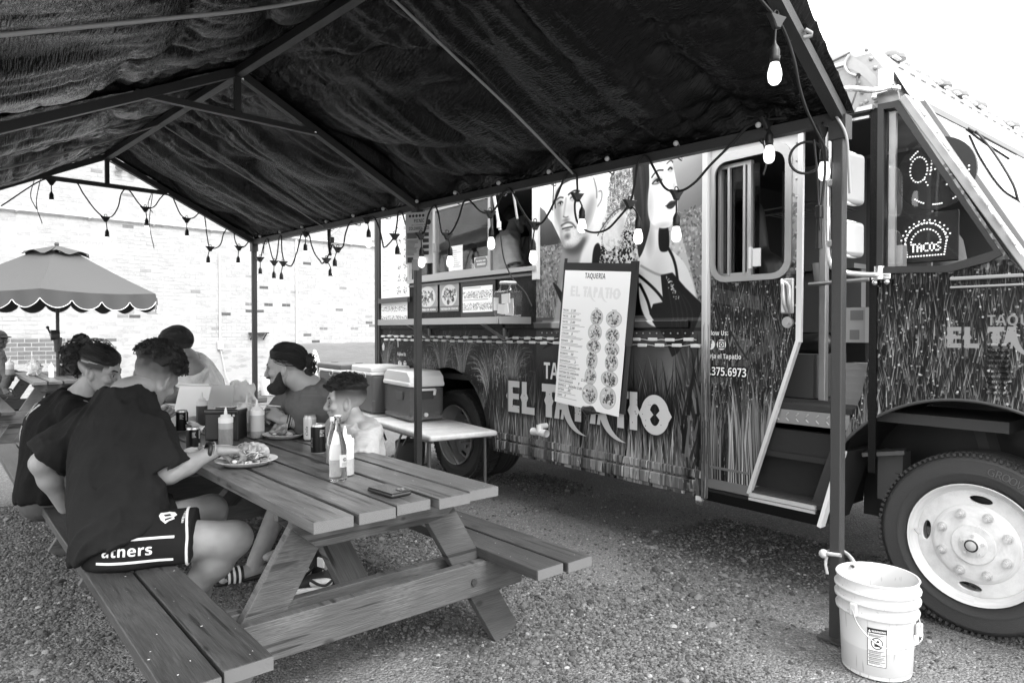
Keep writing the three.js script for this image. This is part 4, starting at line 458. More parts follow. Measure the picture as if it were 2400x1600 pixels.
  P('step_riser', [box(0.5, 0.13, 0.05, -1.9, 0.76, -3.5), box(0.55, 0.03, 0.16, -1.93, 0.685, -3.54)], grime); P('step_riser', box(0.55, 0.22, 0.03, -1.95, 0.58, -3.56), grime); P('lower_step', box(0.45, 0.03, 0.16, -1.93, 0.455, -3.5), mat(0.05, 0.6, { bumpMap: rep(fineBump, 8, 8), bumpScale: 0.005 })); P('sill', uvXY(box(0.72, 0.07, 0.02, -2.08, 0.395, ZS)), noseM); P('sill_edge', [box(0.38, 0.02, 0.04, -1.945, 0.447, ZS - 0.005), box(0.38, 0.015, 0.02, -1.945, 0.425, ZS + 0.008)], mat(0.7, 0.3, { metalness: 0.5 })); P('step_side', extr(poly([[-1.74, 0.36], [-1.62, 0.75], [-1.7, 0.75], [-1.8, 0.45]]), 0.3).translate(0, 0, -3.75), mat(0.03, 0.4)); P('splash_guard', extr(poly([[-1.62, 0.42], [-1.42, 0.44], [-1.38, 0.66], [-1.42, 0.73], [-1.58, 0.7]]), 0.012).rotateY(0.5).translate(0.5, 0, -4.36), mat(0.22, 0.5));
  // wheel wells and chassis
  P('wheel_well', [extr(poly([...arc(-1.1, 0.4, 0.68, 180, 0), ...arc(-1.1, 0.4, 0.66, 0, 180)]), 0.5).translate(0, 0, -3.96), box(1.34, 0.8, 0.02, -1.1, 0.72, -4.0)], black); P('wheel_well', [extr(poly([...arc(-5.2, 0.42, 0.63, 180, 0), ...arc(-5.2, 0.42, 0.615, 0, 180)]), 0.7).translate(0, 0, -4.17), box(1.25, 0.7, 0.02, -5.2, 0.7, -4.2)], black); P('chassis_rail', [box(5.6, 0.16, 0.08, -3.4, 0.55, -4.1), box(5.6, 0.16, 0.08, -3.4, 0.55, -5.1)], steelDark); P('axle', [rod([-5.2, 0.41, -3.7], [-5.2, 0.41, -5.5], 0.06), sph(0.17, -5.2, 0.41, -4.6, 12), rod([-1.08, 0.4, -3.75], [-1.08, 0.4, -5.5], 0.045)], steelDark); P('exhaust', [rod([-3.9, 0.36, -3.8], [-4.4, 0.36, -3.8], 0.07, 14)], mat(0.2, 0.5)); P('suspension', [box(0.12, 0.25, 0.1, -1.5, 0.62, -3.72), box(0.1, 0.18, 0.1, -1.42, 0.55, -3.7), bar([-1.6, 0.73, -3.6], [-1.42, 0.76, -3.65], 0.02, 0.1), bar([-1.15, 0.9, -3.85], [-1.05, 0.6, -3.8], 0.06, 0.06), bar([-1.45, 0.5, -3.75], [-1.2, 0.42, -3.75], 0.05, 0.05)], mat(0.06, 0.5));
  P('underbody', box(4.0, 0.02, 1.9, -3.9, 0.5, -4.6), black);
  // wheels
  const tyreG = (w) => { const p = []; const R = 0.408, r = 0.262, h = w / 2; for (const [a, b] of [[r, -h * 0.75], [r + 0.02, -h * 0.9], [r + 0.05, -h * 0.985], [r + 0.052, -h * 1.01], [r + 0.06, -h * 1.01], [r + 0.062, -h * 0.99], [r + 0.1, -h], [R - 0.036, -h * 0.985], [R - 0.034, -h * 1.0], [R - 0.028, -h * 0.98], [R - 0.012, -h * 0.86], [R, -h * 0.6], [R, -h * 0.42], [R - 0.009, -h * 0.4], [R - 0.009, -h * 0.34], [R, -h * 0.32], [R, -h * 0.04], [R - 0.009, -h * 0.03]]) p.push([a, b]); const q = [...p, ...p.slice().reverse().map(([a, b]) => [a, -b])]; return lathe(q, 72).rotateX(Math.PI / 2); };
  const tyreM = mat(0.035, 0.62, { bumpMap: rep(fineBump, 8, 3), bumpScale: 0.001 }), wheelWhite = phys(0.68, 0.3, { clearcoat: 0.4, map: rep(blotch, 1.5, 1.5) });
  const wheel = (x, z, front) => { const t = P('wheel', tyreG(0.23).rotateZ(0.3).translate(x, 0.405, z), tyreM); t.name = 'tyre_wheel'; const zf = z + 0.115; // parts hang from the tyre
    const rimIn = front ? -0.03 : -0.15;
    P('rim', [lathe(front ? [[0.262, 0.0], [0.268, 0.012], [0.272, 0.004], [0.262, -0.02], [0.235, -0.035], [0.228, -0.06], [0.232, -0.12]].reverse() : [[0.262, 0.0], [0.27, 0.012], [0.274, 0.004], [0.262, -0.02], [0.24, -0.04], [0.235, -0.17]].reverse(), 56).rotateX(Math.PI / 2).translate(x, 0.405, zf)], front ? wheelWhite : mat(0.3, 0.5, { metalness: 0.2 }), t);
    const holes = (n, r, a, b, o) => Array.from({ length: n }, (_, i) => { const th = (i / n + o) * Math.PI * 2, cx = r * Math.cos(th), cy = r * Math.sin(th), q = new THREE.Path(); q.absellipse(cx, cy, a, b, 0, Math.PI * 2, false, th); return q; });
    const disc = new THREE.Shape(); disc.absarc(0, 0, 0.236, 0, Math.PI * 2); disc.holes.push(...holes(front ? 4 : 5, 0.2, 0.02, 0.048, front ? 0.25 - 0.015 : 0.1));
    P('wheel_disc', extr(disc, 0.008, 0.003, 28).translate(x, 0.405, zf + rimIn - (front ? 0.012 : 0)), front ? wheelWhite : mat(0.26, 0.5, { metalness: 0.2 }), t);
    if (front) { P('hub_plate', [lathe([[0, 0.03], [0.085, 0.03], [0.088, 0.026], [0.088, 0.018], [0.158, 0.016], [0.172, 0.006], [0.178, 0]], 48).rotateX(Math.PI / 2).translate(x, 0.405, zf + rimIn)], wheelWhite, t); P('hub_cap', [lathe([[0, 0.05], [0.026, 0.05], [0.03, 0.046], [0.03, 0.036], [0.055, 0.034], [0.057, 0.026]], 32).rotateX(Math.PI / 2).translate(x, 0.405, zf + rimIn + 0.002)], wheelWhite, t); P('axle_cap', lathe([[0, 0.062], [0.019, 0.06], [0.024, 0.05], [0.024, 0.04]], 24).rotateX(Math.PI / 2).translate(x, 0.405, zf + rimIn), mat(0.4, 0.4), t); P('hub_ring', new THREE.TorusGeometry(0.024, 0.004, 8, 24).translate(x, 0.405, zf + rimIn + 0.053), black, t);
      for (let i = 0; i < 8; i++) { const a = (i + 0.5) / 8 * Math.PI * 2; P('lug_nut', [cyl(0.016, 0.018, 0.024, 0, 0, 0, 6).rotateX(Math.PI / 2).translate(x + 0.138 * Math.cos(a), 0.405 + 0.138 * Math.sin(a), zf + rimIn + 0.026), cyl(0.009, 0.01, 0.02, 0, 0, 0, 10).rotateX(Math.PI / 2).translate(x + 0.138 * Math.cos(a), 0.405 + 0.138 * Math.sin(a), zf + rimIn + 0.045), cyl(0.022, 0.022, 0.004, 0, 0, 0, 14).rotateX(Math.PI / 2).translate(x + 0.138 * Math.cos(a), 0.405 + 0.138 * Math.sin(a), zf + rimIn + 0.018)], mat(0.55, 0.3, { metalness: 0.4 }), t); }
      for (let i = 0; i < 5; i++) { const a = i / 5 * 6.283 + 0.3; P('hub_bolt', cyl(0.006, 0.006, 0.012, 0, 0, 0, 8).rotateX(Math.PI / 2).translate(x + 0.043 * Math.cos(a), 0.405 + 0.043 * Math.sin(a), zf + rimIn + 0.04), mat(0.5), t); } P('valve', tube([[x - 0.245, 0.42, zf - 0.02], [x - 0.225, 0.415, zf + 0.01], [x - 0.212, 0.408, zf + 0.014]], 0.005), mat(0.5, 0.4), t);
      P('brake_drum', cyl(0.2, 0.2, 0.1, 0, 0, 0, 24).rotateX(Math.PI / 2).translate(x, 0.405, zf - 0.14), black, t); }
    else { P('hub', [lathe([[0, 0.08], [0.06, 0.08], [0.075, 0.06], [0.08, 0]], 28).rotateX(Math.PI / 2).translate(x, 0.405, zf + rimIn), ...Array.from({ length: 8 }, (_, i) => cyl(0.014, 0.014, 0.03, 0, 0, 0, 6).rotateX(Math.PI / 2).translate(x + 0.12 * Math.cos(i * 0.785), 0.405 + 0.12 * Math.sin(i * 0.785), zf + rimIn + 0.02))], mat(0.35, 0.5), t); for (let i = 0; i < 60; i++) { const a = i / 60 * Math.PI * 2; P('tread_block', [box(0.03, 0.012, 0.05, 0, 0.408, 0.075).rotateZ(a), box(0.024, 0.012, 0.04, 0, 0.408, -0.03).rotateZ(a + 0.05), box(0.03, 0.012, 0.05, 0, 0.408, -0.085).rotateZ(a)].map((g) => g.translate(x, 0.405, z)), tyreM, t); } }
    if (front) { for (let i = 0; i < 96; i++) { const a = i / 96 * Math.PI * 2; P('tread_block', [box(0.012, 0.014, 0.03, 0, 0.4, 0.098), box(0.013, 0.008, 0.02, 0, 0.406, 0.07)].map((g) => g.rotateZ(a).translate(x, 0.405, z)), tyreM, t); } const ring2 = (txt, a0, r) => { const t2 = tex(512, 512, (c) => { c.clearRect(0, 0, 512, 512); c.translate(256, 256); c.fillStyle = S(70); c.font = 'bold 30px sans-serif'; c.textAlign = 'center'; [...txt].forEach((ch, i) => { c.save(); c.rotate(a0 + i * 0.082); c.fillText(ch, 0, -r); c.restore(); }); }, { clamp: true }); return t2; };
      const l = new THREE.MeshStandardMaterial({ map: ring2('GROOVA', 0.2, 196), transparent: true, roughness: 0.6 }); const g = new THREE.RingGeometry(0.28, 0.4, 64, 1); const p = g.attributes.position, uv = g.attributes.uv; for (let i = 0; i < p.count; i++) uv.setXY(i, 0.5 + p.getX(i) / 0.85, 0.5 + p.getY(i) / 0.85); P('tyre_lettering', g.translate(x, 0.405, zf + 0.0025), l, t); }
    return t; };
  wheel(-1.078, -3.615, true); wheel(-5.215, -3.62, false); P('inner_wheel', tyreG(0.23).translate(-5.215, 0.405, -3.9), tyreM);
  P('inner_wheel', tyreG(0.23).translate(-5.215, 0.405, -5.6), tyreM); P('inner_wheel', tyreG(0.23).translate(-1.078, 0.405, -5.6), tyreM);
  // drain tee under the lettering
  P('drain_tee', [cyl(0.023, 0.023, 0.15, 0, 0, 0, 24, true).rotateZ(Math.PI / 2).translate(-3.85, 0.6, ZS + 0.07), cyl(0.028, 0.028, 0.045, 0, 0, 0, 24, true).rotateZ(Math.PI / 2).translate(-3.792, 0.6, ZS + 0.07), cyl(0.028, 0.028, 0.045, 0, 0, 0, 24, true).rotateZ(Math.PI / 2).translate(-3.908, 0.6, ZS + 0.07), cyl(0.024, 0.024, 0.05, -3.85, 0.63, ZS + 0.07, 20), rod([-3.85, 0.645, ZS + 0.07], [-3.85, 0.645, ZS - 0.05], 0.02, 16)], mat(0.82, 0.35, { side: THREE.DoubleSide }));
}
function doorlessStrip() { return tex(64, 1024, (c, w, h) => { const g = c.createLinearGradient(0, 0, 0, h); for (const [a, v] of [[0, 235], [0.4, 240], [0.55, 200], [0.62, 120], [0.7, 60], [1, 70]]) g.addColorStop(a, S(v)); c.fillStyle = g; c.fillRect(0, 0, w, h); blades(c, 0, 64, 640, 1000, 1, 1, 2, 1, 1, 2); for (let i = 0; i < 60; i++) { c.strokeStyle = S(rr(20, 220), 0.6); c.lineWidth = rr(2, 7); c.beginPath(); const x = rr(0, w), y = rr(600, h); c.moveTo(x, y); c.lineTo(x + rr(-20, 20), y - rr(30, 120)); c.stroke(); } }, { clamp: true }); }

// ---------- wood ----------
const knots = (k) => Array.from({ length: 5 }, (_, i) => [h3(i, k, 1), h3(i, k, 2), 0.012 + 0.02 * h3(i, k, 3)]);
const woodTex = (k, base, amp) => { const kn = knots(k); return pix(1400, 640, (i0, j0) => { const i = i0 * 1024 / 1400, j = j0 * 512 / 640; let kd = 0, warp = 0; for (const [a, b, r] of kn) { const dx = (i / 1024 - a) * 1.45, dy = (j / 512 - b) * 0.62, d = Math.hypot(dx * 0.6, dy); kd = Math.max(kd, 1 - sst(r * 0.25, r * 0.7, d)); warp += Math.exp(-((d / (r * 1.8)) ** 2)) * (dy > 0 ? 1 : -1) * 0.5; } const x = i / 1024, y = j / 512, w = pn(x * 3, y * 8, 3, 8, k) * 1.6 + pn(x * 6, y * 40, 6, 40, k + 1) * 0.5, ring = 0.5 + 0.5 * Math.sin((y * 26 + w * 5 + warp * 3) * 2); const fibre = pn(i / 40, j / 1.5, 26, 341, k + 2); const wear = sst(0.6, 0.85, pn(x * 7, y * 5, 7, 5, k + 4)) * pn(i / 12, j / 3, 85, 171, k + 5); const stain = 0.72 + 0.5 * pn(x * 5, y * 4, 5, 4, k + 7), crack = sst(0.72, 0.8, pn(x * 4, y * 46, 4, 46, k + 8)) * sst(0.45, 0.7, pn(x * 6, y * 9, 6, 9, k + 9)), scr = sst(0.86, 0.92, pn(x * 9 + y * 30, y * 60 - x * 5, 9, 60, k + 10)); return (base * (0.62 + amp * ring * 0.45 + 0.4 * fibre) * stain * (1 - 0.6 * kd) + 0.5 * base * wear + scr * base * 0.22) * (1 - 0.65 * crack); }); };
const woodBump = pix(512, 512, (i, j) => 0.6 * pn(i / 40, j / 1.5, 13, 341, 31) + 0.4 * pn(i / 12, j / 3, 43, 171, 33), { data: true });
const woodA = woodTex(3, 0.105, 0.6), woodB = woodTex(13, 0.045, 0.4), woodC = woodTex(23, 0.08, 0.22);
const woodM = (t, rough) => phys(1, rough, { map: rep(t, 0.7, 1.6, rnd(), rnd()), bumpMap: rep(woodBump, 1, 2), bumpScale: 0.0012 });
const topM = [0, 1, 2].map(() => woodM(woodA, 0.34)), benchM = [0, 1].map(() => woodM(woodB, 0.45)), legM = [0, 1].map(() => woodM(woodC, 0.5));
const endM = mat(0.15, 0.8, { bumpMap: rep(woodBump, 4, 4), bumpScale: 0.001 });
const plankG = (L, T, W) => { const g = new RoundedBoxGeometry(L, T, W, 2, 0.005), p = g.attributes.position; for (let i = 0; i < p.count; i++) p.setY(i, p.getY(i) + 0.0015 * noise(p.getX(i) * 6, p.getZ(i) * 30, L)); return uvBox(g, rnd(), rnd()); };
const chipM = mat(0.62, 0.7);
function makeTable(name, label, pos, ry, full) {
  const t = thing(name, label, 'picnic table', pos, ry, 'picnic tables');
  for (let i = 0; i < 5; i++) { const L = 2.44, z = 0.314 - i * 0.157, e = [0, 0.004, -0.018, 0.012, -0.014][i], b = part(t, 'tabletop_board', plankG(L, 0.04, 0.1395), topM[i % 3]); b.position.set(-L / 2 + e, 0.735 + (i % 2) * 0.0015, z); if (full) { part(b, 'end_grain', box(0.003, 0.036, 0.138, L / 2 + 0.0008, 0, 0), endM); } }
  for (const [s, o] of [[1, 0.705], [-1, 0.63]]) for (let i = 0; i < 2; i++) { const b = part(t, 'seat_board', plankG(2.5, 0.042, 0.141), benchM[i]); b.position.set(-1.13 + (s < 0 ? (i ? 0.0 : -0.015) : i * 0.025), 0.41, s * (o + (i - 0.5) * 0.152)); if (full) part(b, 'end_grain', box(0.003, 0.038, 0.136, 1.2508, 0, 0), endM); }
  for (const x of [-0.3, -2.12]) {
    for (const s of [1, -1]) part(t, 'leg', uvBox(bar([x, 0.0, s * 0.66 - 0.03 * (s < 0 ? -1 : 1) * 0], [x, 0.7, s * 0.24], 0.135, 0.042, 0.004), rnd()), legM[s > 0 ? 0 : 1]);
    for (const dx of [0.062, -0.062]) { part(t, 'cross_beam', uvBox(rbox(1.46, 0.14, 0.04, 0.004).rotateY(Math.PI / 2).translate(x + dx, 0.318, 0.04), rnd()), legM[0]); part(t, 'top_cleat', uvBox(extr(poly([[-0.36, 0.715], [0.36, 0.715], [0.36, 0.68], [0.27, 0.6], [-0.27, 0.6], [-0.36, 0.68]]), 0.038).rotateY(Math.PI / 2).translate(x + dx - 0.019, 0, 0), rnd()), legM[1]); }
    if (full && x > -1) for (const z of [0.5, -0.42]) part(t, 'bolt', cyl(0.014, 0.014, 0.01, 0, 0, 0, 12).rotateZ(Math.PI / 2).translate(x + 0.086, 0.32 + z * 0.02, z), steelDark);
  }
  for (const [a, b] of [[-0.36, -1.0], [-2.06, -1.45]]) part(t, 'brace', uvBox(bar([a - 0.07, 0.31, 0], [b, 0.7, 0], 0.04, 0.13, 0.004), rnd()), legM[0]);
  if (full) part(t, 'paint_chip', Array.from({ length: 90 }, () => { const onTop = rnd() < 0.5, bl = rnd() < 0.5, x = -rr(0.02, 1.5), z = onTop ? Math.round(rr(-2, 2)) * 0.157 + rr(-0.06, 0.06) : bl ? (rnd() < 0.5 ? 0.63 : 0.78) + rr(-0.06, 0.06) : -0.63 - (rnd() < 0.5 ? 0.076 : -0.076) + rr(-0.06, 0.06); return new THREE.CircleGeometry(rr(0.001, 0.003), 6).scale(1, rr(0.5, 1.6), 1).rotateX(-Math.PI / 2).translate(onTop ? x : x + 0.1, onTop ? 0.758 : 0.4322, z); }), chipM, null, 'stuff');
  return t;
}
makeTable('picnic_table', 'nearest dark stained picnic table with plates, cans and a phone on it', [-2.08, 0, -1.235], 0.035, true);
makeTable('picnic_table', 'second picnic table end to end behind the first, beside the white shirt man', [-4.66, 0, -1.1], 0.035, false);
makeTable('picnic_table', 'far picnic table under the scalloped umbrella by the brick wall', [-9.85, 0, -1.0], 0.03, false);

// ---------- patio umbrella ----------
{
  const c = [-11.12, -0.98], u = thing('patio_umbrella', 'open patio umbrella with scalloped white piped valance over the far table', 'umbrella', [c[0], 0, c[1]]);
  const cloth = mat(0.06, 0.85, { side: THREE.DoubleSide, bumpMap: rep(clothBump, 20, 20), bumpScale: 0.0006 }), pipeM = mat(0.8, 0.6), poleM = mat(0.035, 0.4);
  const vert = (k, r, y) => { const a = (0.06 + k * Math.PI / 3), x = r * (Math.cos(a) * 0.6252 + Math.sin(a) * 0.7804), z = r * (-Math.cos(a) * 0.7804 + Math.sin(a) * 0.6252); return [x, y, z]; };
  const yb = 1.86, R = 1.38, mix3 = (a, b, t) => [0, 1, 2].map((i) => lerp(a[i], b[i], t));
  for (let k = 0; k < 6; k++) {
    part(u, 'canopy_panel', grid(14, 14, (a, v) => { const p = mix3(vert(k, R, yb), vert(k + 1, R, yb), a), top = mix3(vert(k, 0.3, 2.4), vert(k + 1, 0.3, 2.4), a), q = mix3(p, top, v); q[1] -= 0.05 * Math.sin(Math.PI * v) * (0.4 + Math.sin(Math.PI * a)) * 0.6 + 0.03 * Math.sin(Math.PI * a) * (1 - v); return q; }), cloth);
    part(u, 'vent_flap', grid(8, 3, (a, v) => { const p = mix3(vert(k, 0.42, 2.4), vert(k + 1, 0.42, 2.4), a), q = mix3(p, [0, 2.52, 0], v); q[1] += 0.025 * Math.sin(a * 9 + k * 2) * (1 - v); return q; }), cloth);
    const sc = (a) => 0.11 + 0.1 * Math.abs(Math.sin(a * Math.PI * 4)) ** 0.75, edge = (a, d) => { const p = mix3(vert(k, R + 0.004, yb), vert(k + 1, R + 0.004, yb), a); p[1] = yb - 0.03 * Math.sin(Math.PI * a) - d; const o = 1 + 0.012 * Math.sin(a * 25) * d * 5; return [p[0] * o, p[1], p[2] * o]; };
    part(u, 'valance', grid(40, 4, (a, v) => edge(a, sc(a) * (1 - v))), cloth); part(u, 'piping', tube(Array.from({ length: 41 }, (_, i) => { const p = edge(i / 40, sc(i / 40)); return [p[0] * 1.003, p[1], p[2] * 1.003]; }), 0.005, 100, 5), pipeM);
    part(u, 'rib', bar([0, 2.42, 0], vert(k, R - 0.02, yb - 0.02), 0.015, 0.015), poleM); part(u, 'strut', bar([0, 1.8, 0], vert(k, 0.75, 2.16), 0.012, 0.012), poleM);
  }
  part(u, 'pole', [cyl(0.022, 0.022, 2.5, 0, 1.25, 0, 16), cyl(0.045, 0.035, 0.07, 0, 1.8, 0, 14)], poleM); part(u, 'crank_housing', [cyl(0.07, 0.07, 0.1, 0, 0, 0, 18).rotateX(Math.PI / 2).translate(0, 1.3, 0.03), cyl(0.05, 0.04, 0.2, 0, 1.17, 0, 16)], poleM); part(u, 'crank_handle', [rod([-0.02, 1.32, 0.08], [-0.16, 1.4, 0.1], 0.012), sph(0.022, -0.165, 1.405, 0.1, 10)], poleM); part(u, 'knob', sph(0.02, 0.04, 1.31, 0.08, 10), mat(0.4)); part(u, 'base', [cyl(0.25, 0.28, 0.08, 0, 0.04, 0, 24), cyl(0.035, 0.04, 0.3, 0, 0.2, 0, 14)], poleM); part(u, 'finial', sph(0.03, 0, 2.535, 0, 10), cloth);
}

// ---------- tableware on the near table ----------
const TY = 0.757, cream = mat(0.72, 0.5), plateG = (r) => lathe([[0, 0.006], [r * 0.62, 0.006], [r * 0.7, 0.012], [r * 0.86, 0.022], [r, 0.027], [r * 1.0, 0.024], [r * 0.84, 0.015], [r * 0.68, 0.002], [0, 0]], 40);
function plate(pos, r, label, n, tacos) {
  const t = thing('plate', label, 'plate', pos); const dish = part(t, 'dish', plateG(r), cream);
  for (let i = 0; i < tacos; i++) { const a = -0.5 + i * 0.35, q = part(t, 'taco', field(((o) => { const sh = (s) => (x, y, z) => { const X = x, Y = y - 0.028, Z = z - s * (0.012 + 0.5 * Math.max(0, Y)); return Math.max(Math.hypot(X, Y * 1.05) - 0.062, Math.abs(Z) - 0.004 - 0.003 * noise(X * 60, Y * 60, i)); }; return join(0.006, sh(1), sh(-1), (x, y, z) => Math.hypot(x, (y - 0.03) * 1.3, z * 2.6) - 0.045 + 0.008 * noise(x * 90, y * 90, z * 90 + i)); })(0), [-0.07, 0.0, -0.05], [0.07, 0.1, 0.05], 0.004, (x, y, z) => 0.28 + 0.2 * noise(x * 70, y * 70, z * 70 + i)), mat(1, 0.75, { vertexColors: true })); q.position.set(-0.035 + 0.03 * i, 0.012 + 0.004 * i, 0.035 - 0.032 * i); q.rotation.set(-1.05 - 0.1 * i, 0, 0); q.rotation.order = 'YXZ'; q.rotation.y = a + 0.9; }
  if (tacos > 1) for (let i = 0; i < 40; i++) { const q = part(t, 'shredded_topping', new THREE.BoxGeometry(rr(0.02, 0.045), 0.0025, 0.0035), mat(i % 4 ? rr(0.4, 0.7) : 0.1, 0.7)); q.position.set(rr(-0.06, 0.06), rr(0.035, 0.062), rr(-0.06, 0.05)); q.rotation.set(rr(-0.5, 0.5), rr(0, 3), rr(-0.5, 0.5)); }
  for (let i = 0; i < n; i++) { const a = rr(0, 6.3), d = Math.sqrt(rnd()) * r * 0.55; const m = i % 3 ? mat(rr(0.25, 0.75), 0.7) : mat(rr(0.06, 0.2), 0.7); const q = part(t, 'food_piece', new THREE.IcosahedronGeometry(rr(0.008, 0.018), 1).scale(rr(0.8, 1.6), rr(0.5, 0.8), 1), m); q.position.set(d * Math.cos(a), 0.014 + rr(0, 0.018), d * Math.sin(a)); q.rotation.y = a; }
  return t;
}
plate([-3.15, TY, -0.985], 0.135, 'pale paper plate of tacos under the hand of the man in shorts', 22, 3);
plate([-3.8, TY, -1.4], 0.12, 'pale plate with bits of food in front of the boy, beside the white can', 20, 1);
plate([-3.53, TY, -0.93], 0.115, 'pale plate half hidden behind the forearm of the man in shorts', 8, 0);
{ const t = thing('bowl', 'grey oval dish of food under the bearded man\'s hand', 'dish', [-4.2, TY, -1.48]); part(t, 'dish', lathe([[0, 0.006], [0.1, 0.006], [0.15, 0.05], [0.16, 0.052], [0.155, 0.045], [0.105, 0], [0, 0]], 36), mat(0.3, 0.5)); for (let i = 0; i < 12; i++) { const q = part(t, 'food_piece', new THREE.IcosahedronGeometry(rr(0.015, 0.03), 1).scale(1.3, 0.6, 1), mat(i % 2 ? 0.12 : 0.5, 0.7)); q.position.set(rr(-0.08, 0.08), 0.03, rr(-0.08, 0.08)); } }
const canBody = (r, h) => lathe([[0, 0.006], [r * 0.75, 0.004], [r * 0.86, 0], [r, h * 0.06], [r, h * 0.87], [r * 0.84, h * 0.96], [r * 0.86, h * 0.985], [r * 0.84, h], [r * 0.78, h * 0.985], [r * 0.76, h * 0.955], [0, h * 0.955]], 36);
function can(pos, r, h, label, light) {
  const t = thing('drink_can', label, 'can', pos, rr(0, 6)); const tx = tex(512, 256, (c, w, hh) => { c.fillStyle = S(light ? 225 : 22); c.fillRect(0, 0, w, hh); for (let s = 0; s < 2; s++) { const x = s * 256; c.fillStyle = S(light ? 150 : 205); for (let i = 0; i < 5; i++) { c.fillRect(x + 20, 50 + i * 12, rr(30, 60), 4); } c.fillRect(x + 104, 30, 16, 90); c.fillStyle = S(light ? 120 : 235); c.fillRect(x + 100, 170, 40, 44); c.fillStyle = S(light ? 225 : 20); for (let i = 0; i < 9; i++) c.fillRect(x + 103 + i * 4, 176, 2, 32); if (light) { c.save(); c.translate(x + 220, 210); c.rotate(-Math.PI / 2); c.fillStyle = S(90); c.font = 'italic bold 44px serif'; c.fillText('Cola', 0, 0); c.restore(); } else { c.save(); c.translate(x + 190, 200); c.rotate(-Math.PI / 2); c.fillStyle = S(170); c.font = 'bold 36px sans-serif'; c.fillText('ZERO', 0, 0); c.restore(); } } c.fillStyle = S(190); c.fillRect(0, 0, w, 22); c.fillRect(0, hh - 12, w, 12); });
  const g = canBody(r, h), p = g.attributes.position, uv = g.attributes.uv; for (let i = 0; i < p.count; i++) uv.setY(i, p.getY(i) / h); part(t, 'can_body', g, phys(1, 0.28, { map: tx, metalness: light ? 0.25 : 0.5 })); part(t, 'lid', [lathe([[0, h * 0.957], [r * 0.76, h * 0.957], [r * 0.79, h * 0.99], [r * 0.845, h * 1.003], [r * 0.86, h * 0.985]], 32)], metalGrey); part(t, 'pull_tab', rbox(r * 0.35, 0.003, r * 0.6, 0.0014, 0, h * 0.985, 0), metalGrey); return t;
}
can([-3.66, TY, -0.885], 0.034, 0.122, 'dark can nearer the man in shorts, beside the white napkin', 0);
can([-4.43, TY, -1.01], 0.034, 0.128, 'dark can behind the other, in front of the foam box', 0);
can([-3.645, TY, -1.485], 0.035, 0.138, 'tall white can beside the plate in front of the boy', 1);
can([-3.22, TY, -1.355], 0.037, 0.145, 'dark can just left of the glass bottles', 0);
function squeeze(pos, r, h, label, tone, fill, fillTone) {
  const t = thing('squeeze_bottle', label, 'bottle', pos), b = h * 0.62, plastic = phys(tone, 0.4, { clearcoat: 0.2 });
  if (fill > 0) part(t, 'sauce', lathe([[0, 0.001], [r * 0.94, 0], [r, 0.006], [r, b * fill]], 32), mat(fillTone, 0.4, { map: rep(blotch, 6, 3) }));
  part(t, 'body', lathe([fill > 0 ? [r, b * fill] : [0, 0], ...(fill > 0 ? [] : [[r * 0.95, 0], [r, 0.006]]), [r, b * 0.93], [r * 0.93, b]], 32), plastic);
  part(t, 'cap', lathe([[r * 1.02, b * 0.97], [r * 1.03, b * 1.17], [r * 0.95, b * 1.2], [r * 0.72, b * 1.22], [r * 0.7, b * 1.3], [r * 0.25, b * 1.33], [r * 0.2, b * 1.45], [r * 0.1, h], [0, h]], 32), phys(0.82, 0.4)); return t;
}
squeeze([-4.6, TY, -1.165], 0.034, 0.215, 'dark sauce squeeze bottle with a white nozzle, left of the napkin box', 0.06, 0.0, 0.06);
squeeze([-3.74, TY, -1.065], 0.036, 0.2, 'grey salsa squeeze bottle in front of the napkin box', 0.42, 0.72, 0.28);
squeeze([-3.9, TY, -1.28], 0.04, 0.215, 'pale speckled squeeze bottle right of the napkin box', 0.52, 0.3, 0.32);
squeeze([-4.2, TY, -1.32], 0.037, 0.21, 'pale squeeze bottle behind the speckled one', 0.55, 0.4, 0.4);
squeeze([-2.66, TY, -1.235], 0.0375, 0.205, 'half full squeeze bottle right of the glass bottle', 0.62, 0.56, 0.36);
